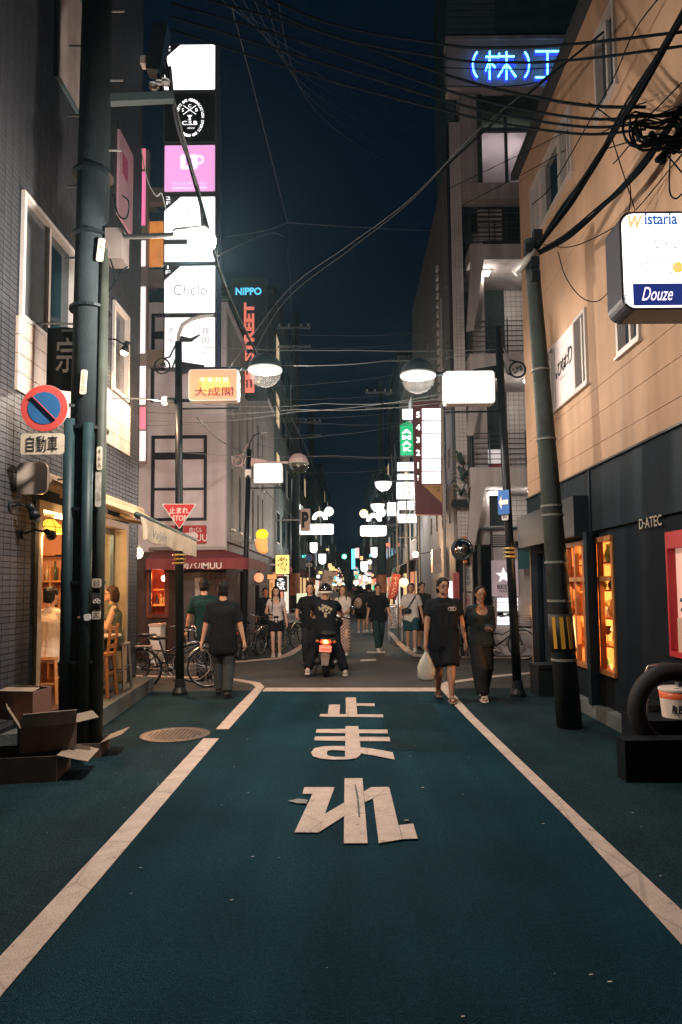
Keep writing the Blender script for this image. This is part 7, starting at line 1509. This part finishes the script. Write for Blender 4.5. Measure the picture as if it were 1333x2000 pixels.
for r_, h_ in prof: rs.append([b0 + V((math.cos(a) * r_ * (1 + .09 * math.sin(5 * a + h_ * 20)), math.sin(a) * r_ * .6 * (1 + .1 * math.cos(3 * a + h_ * 13)), h_)) for a in [2 * math.pi * k / 22 for k in range(22)]])
mb.rings(rs); mb.build('bag', plas, bgp, True)
MB().tube([b0 + V((-.02, 0, hgt + .02)), ht_ + V((-.01, 0, .02)), ht_ + V((.01, 0, .02)), b0 + V((.02, 0, hgt + .02))], .009, 6).build('handle', plas, bgp)
# woman with phone
L1 = gp(943, 1366)
person('woman in dark long-sleeved top and wide dark trousers looking down at her phone', L1, .05, 1.62, 1.0, SKD, cloth('olive_top', (.020, .026, .026)), 1.85, cloth('satin_trousers', (.022, .022, .023)), .97, 1.55, 'pants', mat('slide_white', (.62, .56, .5), .6), 'sandal', 'tied', HB, hands=((-.24, .02, .80), (.05, -.30, 1.02)), feet=((-.04, -.20, .075), (.05, .2, .10)), nod=.26, neck_low=True, female=True, hem=.50)
ph = MB().obox(V(L1) + V((.03, -.36, 1.05)), (.075, .15, .01), Matrix.Rotation(.5, 3, 'X')).build('phone', black); tag(ph, 'dark phone held by the woman in the long-sleeved top', 'phone')
# man from behind, black tee and jeans
L2 = gp(436, 1362)
person('man seen from behind in a loose black tee and grey jeans walking away', L2, math.pi, 1.72, 1.06, SK, BT, .85, cloth('dark_jeans', (.045, .055, .06)), .98, 1.1, 'pants', blackshoe, 'shoe', 'short', HB, hands=((-.34, 0, .74), (.34, 0, .74)), feet=((-.08, .10, .085), (.09, -.16, .085)), hem=.42)
L3 = (W(402, 1250, 12.4).x, 12.4, 0)
person('man seen from behind in a dark teal tee beside the bar', L3, math.pi + .25, 1.80, 1.05, SK, cloth('teal_tee', (.010, .030, .033)), .8, cloth('navy_trousers', (.018, .024, .034)), .98, 1.1, 'pants', blackshoe, 'shoe', 'short', HB, hands=((-.36, -.04, .80), (.36, -.05, .78)), feet=((-.08, -.12, .085), (.08, .14, .085)), lean=(.04, 0), hem=.44)
# woman in white top and black shorts
L4 = gp(540, 1283)
T4, a4, l4, h4, s4 = person('smiling woman with long hair in white puff-sleeved top and black shorts', L4, .1, 1.65, .92, mat('skin_light', (.62, .40, .31), .5), cloth('white_blouse', (.62, .58, .57)), .45, cloth('black_skort', (.015, .016, .02)), .34, 1.3, 'pants', whiteshoe, 'shoe', 'long', HB, hands=((-.16, -.16, .98), (.25, -.02, .80)), feet=((-.07, -.02, .075), (.08, .0, .075)), female=True, tuck=True, neck_low=True)
MB().cap(V((-.20, -.20, 1.0)), V((-.10, -.22, 1.0)), .03).build('camera', black, T4, label='small camera in her right hand')
MB().tube([V(s4[0]) + V((.03, -.10, .02)), V((-.08, -.14, 1.28)), V((-.10, -.13, 1.05))], .01).build('bag_strap', black, T4)
# walking man black tee green trousers
L5 = gp(740, 1272)
person('man in black tee and dark green trousers walking towards the camera', L5, .1, 1.68, .98, SK, BT, .85, cloth('green_trousers', (.022, .045, .045)), .98, 1.2, 'pants', whiteshoe, 'shoe', 'short', HB, hands=((-.30, .04, .74), (.33, -.06, .78)), feet=((-.03, -.18, .08), (.05, .2, .1)), hem=.47)
# man white tee, crossbody bag
L6 = gp(805, 1272)
T6, a6, l6, h6, s6 = person('man in white tee and teal shorts with a black crossbody bag', L6, -.1, 1.70, 1.0, SK, cloth('white_tee', (.58, .53, .50)), .75, cloth('teal_shorts', (.02, .06, .075)), .46, 1.25, 'pants', whiteshoe, 'shoe', 'short', HB, hands=((-.30, -.02, .76), (.30, .05, .76)), feet=((-.1, .1, .09), (.08, -.1, .08)), hem=.47)
MB().tube([V(s6[1]) + V((-.06, -.10, .04)), V((.02, -.165, 1.25)), V((-.12, -.16, 1.05))], .014).build('bag_strap', black, T6); mb = MB(); mb.ell((-.12, -.19, 1.02), .13, .05, .075); mb.build('crossbody_bag', black, T6, True)
person('dark-dressed man half hidden behind the man in the white tee', (W(826, 1250, 17.8).x, 17.8, 0), .2, 1.72, 1, SK, cloth('charcoal_tee', (.03, .03, .03)), .8, BS, .5, 1.2, 'pants', blackshoe, 'shoe', 'short', HB, hands=((-.28, 0, .78), (.28, 0, .78)), vox=.016)
# people behind the scooter
L7 = (W(607, 1250, 14.6).x, 14.6, 0)
person('man in black tee with hands raised to his waist behind the scooter rider', L7, -.15, 1.72, 1.0, SK, BT, .7, cloth('dark_trousers', (.02, .022, .03)), .98, 1.1, 'pants', blackshoe, 'shoe', 'short', HB, hands=((-.24, -.22, 1.02), (.2, -.24, 1.03)), turn=.2)
L8 = (W(671, 1270, 16.6).x, 16.6, 0)
pd = bpy.data.materials.new('plaid'); pd.use_nodes = True; n_, l_ = pd.node_tree.nodes, pd.node_tree.links; MATS['plaid'] = pd
tc_ = n_.new('ShaderNodeTexCoord'); ck = n_.new('ShaderNodeTexChecker'); ck.inputs['Scale'].default_value = 26; ck.inputs['Color1'].default_value = (.42, .34, .30, 1); ck.inputs['Color2'].default_value = (.16, .045, .04, 1); l_.new(tc_.outputs['Object'], ck.inputs[0]); l_.new(ck.outputs[0], n_['Principled BSDF'].inputs['Base Color']); n_['Principled BSDF'].inputs['Roughness'].default_value = .85
person('long-haired woman in white tee and red plaid skirt with arms folded', L8, -.1, 1.66, .92, SK, cloth('white_tee2', (.55, .49, .46)), .6, pd, 1.45, 1.1, 'skirt', whiteshoe, 'shoe', 'long', HBr, hands=((-.05, -.24, 1.05), (.03, -.26, 1.0)), female=True, tuck=True)
# couple
for k, (px, lab, rz) in enumerate(((706, 'person in black with bare legs, left one of the pair in mid distance', math.pi), (722, 'person in black shorts, right one of the pair in mid distance', math.pi - .2))):
    person(lab, (W(px, 1230, 24.2 + k * .3).x, 24.2 + k * .3, 0), rz, 1.62 + .1 * k, 1.08, SK, cloth('pair_black_%d' % k, (.02, .018, .018)), .8, BS, .42, 1.25, 'pants', whiteshoe, 'shoe', 'bob' if k == 0 else 'short', HB, vox=.018, simple=True)
mb = MB(); q = W(700, 1178, 23.9); mb.ell(q, .14, .07, .19); o = mb.build('tote_bag', mat('tote', (.35, .25, .2), .8, noise=.4, ns=9), None, True); tag(o, 'patterned tan tote bag at the side of the left person of the mid distance pair', 'bag')

for k, (px, Y, rz, h) in enumerate(((672, 38, 0, 1.7), (700, 40, 3, 1.68), (655, 34, .4, 1.65), (716, 48, 3.3, 1.72), (690, 55, 0, 1.7), (664, 60, 3, 1.66), (735, 36, .2, 1.7), (648, 44, 0, 1.7), (706, 66, 0, 1.7), (678, 72, 3, 1.7), (694, 46, .3, 1.6), (660, 50, 0, 1.72), (722, 62, 3, 1.7))):
    q = person('tiny dark figure in the crowd far down the street', (W(px, 1180, Y).x, Y, 0), rz, h, 1.05, SK, cloth('far_dark', (.02, .02, .025)) if k % 2 else cloth('far_grey', (.12, .11, .11)), .8, BS, .98, 1.1, 'pants', blackshoe, 'shoe', 'short', HB, vox=.022, simple=True)[0]; q['group'] = 'far crowd'
# faces by the bicycles
person('person with a flushed face standing in the dark behind the bicycles', (W(519, 1250, 18.9).x, 18.9, 0), .3, 1.62, 1, mat('skin_red', (.55, .22, .15), .6), cloth('dark_hood', (.02, .022, .03)), 1.8, BS, .98, 1.1, 'pants', blackshoe, 'shoe', 'short', HB, vox=.018)
# cafe: seated woman
L9 = (-3.42, 10.02, .21)
T9, a9, l9, h9, s9 = person('woman with glasses and wavy brown hair in olive sleeveless top eating in the cafe', L9, -1.15, 1.62, 1.05, SK, cloth('olive_sleeveless', (.10, .12, .08)), 0, cloth('olive_trousers', (.09, .10, .085)), .98, 1.15, 'pants', mat('shoe_grey', (.2, .2, .2), .7), 'shoe', 'bob', HBr, hands=((-.05, -.36, .98), (.10, -.36, .92)), feet=((-.09, -.42, .12), (.10, -.22, .10)), pelvis=(0, 0, .70), lean=(0, -.08), glasses=True, female=True, turn=-.15)
o = MB().obox(V(L9) + Matrix.Rotation(-1.15, 3, 'Z') @ V((.0, -.44, 1.0)), (.10, .10, .04), Matrix.Rotation(.4, 3, 'Y')).build('sandwich', mat('bread', (.55, .38, .2), .8, noise=.3, ns=20)); tag(o, 'piece of bread held by the seated woman in the cafe', 'food')
person('person in a white shirt seated at the near end of the cafe', (-3.84, 8.8, .22), 2.75, 1.66, 1.05, SK, cloth('white_shirt', (.62, .52, .42)), .6, cloth('dark_trousers', (.02, .022, .03)), .98, 1.1, 'pants', blackshoe, 'shoe', 'short', HB, hands=((-.2, -.34, .82), (.2, -.34, .82)), feet=((-.1, -.36, .08), (.1, -.4, .08)), pelvis=(0, 0, .66))
stool('stool under the person in white at the near end of the cafe', -3.84, 8.8, .22, .55)
# reaching arm in the doorway
person('person in dark clothes reaching an arm out behind the concrete pole on the right', (W(1082, 1250, 15.35).x, 15.35, 0), 0.2, 1.7, 1, SK, cloth('dark_tee3', (.03, .03, .03)), .5, BS, .98, 1.1, 'pants', blackshoe, 'shoe', 'short', HB, hands=((-.40, -.12, .92), (.3, 0, .78)))
# ================================================================== SCOOTER AND RIDER
q = G(637, 1322); sx_, sy_ = q.x, q.y
scm = mat('scooter_black', (.012, .013, .015), .25, spec=.7); dkp = mat('dark_plastic', (.025, .025, .027), .5)
sct = thing('scooter', 'black motor scooter seen from behind with red tail light, ridden through the crossing', 'scooter', (sx_, sy_, 0)); BASE[sct.name] = V((0, 0, 0)); sct.rotation_euler = (0, math.radians(3), math.radians(-4))
tyr = MB().torus((0, .0, .235), .17, .065, 'x', 32, 12).build('tyre', rubber, sct, True); MB().lathe([(.11, -.04), (.12, -.03), (.12, .03), (.11, .04), (.03, .05)], (0, 0, .235), 20, 'x').build('rim', steel, tyr)
t2 = MB().torus((0, 1.28, .235), .18, .055, 'x', 32, 10).build('tyre', rubber, sct, True); MB().lathe([(.12, -.035), (.125, .0), (.12, .035), (.03, .04)], (0, 1.28, .235), 20, 'x').build('rim', steel, t2)
mb = MB(); mb.ell((0, .18, .62), .19, .42, .17); mb.ell((0, -.10, .63), .15, .22, .12); mb.ell((0, .42, .5), .2, .3, .22); mb.cap((0, .4, .38), (0, .95, .34), .15, .13); mb.cap((0, 1.0, .4), (0, 1.05, .95), .19, .14); mb.ell((0, 1.05, .95), .2, .13, .13); mb.ell((0, 1.25, .46), .11, .26, .1); remesh(mb, .016, 4).build('body', scm, sct, True)
mb = MB(); mb.ell((0, .15, .79), .15, .38, .06); mb.ell((0, .45, .76), .13, .2, .06); remesh(mb, .016, 3).build('seat', dkp, sct, True)
MB().ext([(-.08, .04), (.08, .04), (.105, -.008), (.055, -.045), (-.055, -.045), (-.105, -.008)], (0, -.30, .66), (1, 0, 0), (0, 0, 1), .03, N=(0, -1, 0)).build('tail_light', mat('tail_red', (.5, .02, .01), .3, emit=(1, .07, .02), es=2.2), sct)
MB().ell((0, -.335, .665), .05, .01, .035).build('tail_bulb', emat('tail_hot', (1, .45, .12), 5), sct, True)
plight('tail_glow', V((0, -.42, .62)), 3, (1, .12, .05), .04, sct).location = (0, -.42, .62)
pl_ = MB().ext(rrect(.22, .115, .012), (0, -.325, .54), (1, 0, 0), (0, .15, 1), .006, N=(0, -1, 0)).build('number_plate', mat('plate_rose', (.6, .30, .26), .5), sct); 
text('·5974', V((0, -.332, .525)), .17, .05, mat('plate_ink', (.12, .05, .05), .6), sct, bold=.02); text('大阪市', V((0, -.328, .575)), .1, .025, mat('plate_ink', (0, 0, 0)), sct)
MB().ext([(-.085, .1), (.085, .1), (.06, -.13), (-.06, -.13)], (0, -.27, .37), (1, 0, 0), (0, 0, 1), .025, N=(0, -1, 0)).build('mudguard', mat('guard_silver', (.30, .29, .27), .4, metal=.5), sct)
MB().ext(rrect(.06, .022, .008), (0, -.298, .445), (1, 0, 0), (0, 0, 1), .006, N=(0, -1, 0)).build('reflector', mat('refl_white', (.6, .5, .45), .3), sct)
for s in (-1, 1): MB().ell((s * .155, -.27, .665), .035, .03, .025).build('indicator', mat('indicator', (.35, .12, .03), .3), sct, True)
mb = MB(); mb.cap((.17, -.12, .28), (.17, .3, .27), .06, .05); mb.build('exhaust', mat('exhaust_steel', (.14, .14, .14), .35, metal=.7), sct, True); MB().cap((-.15, -.05, .28), (-.13, .35, .3), .07, .08).build('engine_case', dkp, sct, True)
mb = MB(); mb.tube([(-.34, .95, 1.02), (-.2, 1.0, 1.05), (0, 1.02, 1.02), (.2, 1.0, 1.05), (.34, .95, 1.02)], .016); mb.build('handlebar', blackmetal, sct, True)
for s in (-1, 1):
    st_ = MB().tube([(s * .27, .98, 1.05), (s * .33, .96, 1.15), (s * .36, .95, 1.2)], .007).build('mirror_stalk', blackmetal, sct); MB().ell((s * .38, .93, 1.24), .065, .018, .05).build('mirror', mat('mirror_dark', (.25, .27, .28), .08, metal=.9), st_, True)
MB().ell((0, 1.17, .92), .1, .05, .08).build('headlight', emat('headlight', (1, .88, .7), 8), sct, True); plight('headlight_beam', V((0, 1.3, .9)), 60, (1, .85, .65), .05, sct, 80, V((0, 4, .3)))
MB().tube([(-.12, .25, .28), (-.26, .22, .03)], .012).build('side_stand', steel, sct)
RT, ra_, rl_, rh, rs_ = person('scooter rider from behind in white-banded black helmet and black tee with a pale floral print', (sx_, sy_, 0), math.pi, 1.70, 1.10, SK, BT, .8, cloth('rider_trousers', (.012, .013, .017)), .97, 1.25, 'pants', mat('sneaker_grey', (.42, .38, .34), .7), 'shoe', None, HB, hands=((-.33, -.93, 1.06), (.33, -.93, 1.06)), feet=((-.36, .05, .09), (.33, .06, .14)), pelvis=(0, -.18, .86), lean=(0, -.06), hem=.47)
mb = MB(); hl = rh + V((0, .005, .025)); mb.ell(hl, .125, .145, .135, 20, 12); 
hm_ = mb
for v in hm_.v:
    if v.z < hl.z - .045: v.z = hl.z - .045 + (v.z - hl.z + .045) * .3
hm_.build('helmet', mat('helmet_black', (.008, .008, .01), .12, spec=.9), RT, True)
MB().lathe([(.124, -.05), (.139, -.045), (.141, -.015), (.134, -.012)], (0, 0, 0), 28, 'z', False)
mb = MB(); mb.rings([[hl + V((math.cos(a) * .126 * k_, math.sin(a) * .146 * k_, z_)) for a in [2 * math.pi * i / 28 for i in range(28)]] for k_, z_ in ((.98, -.062), (1.045, -.058), (1.04, -.022), (.99, -.018))], False, False); mb.build('helmet_band', mat('band_white', (.55, .50, .45), .5), RT, True)
fl = mat('print_cream', (.42, .40, .28), .8, noise=.4, ns=30); mb = MB()
for (dx, dz, r_) in ((-.10, .03, .035), (-.055, .055, .035), (0, .075, .04), (.05, .05, .036), (.10, .035, .034), (.045, .0, .03), (-.02, .015, .032), (-.07, -.03, .03), (0, -.055, .042), (.0, -.10, .035), (.05, .105, .026), (.12, .07, .018)):
    rot = random.uniform(0, 3)
    for k in range(5): a = rot + k * 1.2566; mb.ell((dx + math.cos(a) * r_ * .5, 0, dz + math.sin(a) * r_ * .5), r_ * .42, .004, r_ * .34, 8, 4)
back = V((0, .0, 0)); yb = rs_[0].y + .064 * 1.7 * 1.10 + .020
o = MB().add([V((v.x, v.y + yb - .0, v.z + 1.7 * .235 + .86 - .09 + .03)) for v in mb.v], mb.f).build('floral_print', fl, RT, True)
# ================================================================== ADDED BLOOM VOLUME
hz_ = MB().boxm((-72, -32, -1), (72, 262, 19.5)).build('bloom_haze', mat('bloom_haze', (0, 0, 0))); hz_['kind'] = 'stuff'; hz_['label'] = 'thin added scattering volume imitating lens glow round the lamps'  # scattering volume added to imitate lens bloom and lift the blacks
hm2 = bpy.data.materials.new('bloom_volume'); hm2.use_nodes = True; hn = hm2.node_tree.nodes; hn.remove(hn['Principled BSDF'])
pv = hn.new('ShaderNodeVolumePrincipled'); pv.inputs['Color'].default_value = (.45, .80, .90, 1); pv.inputs['Density'].default_value = 0.0005; pv.inputs['Anisotropy'].default_value = 0.8
hm2.node_tree.links.new(pv.outputs[0], hn['Material Output'].inputs['Volume']); hz_.data.materials[0] = hm2
bpy.data.scenes.remove(TS)
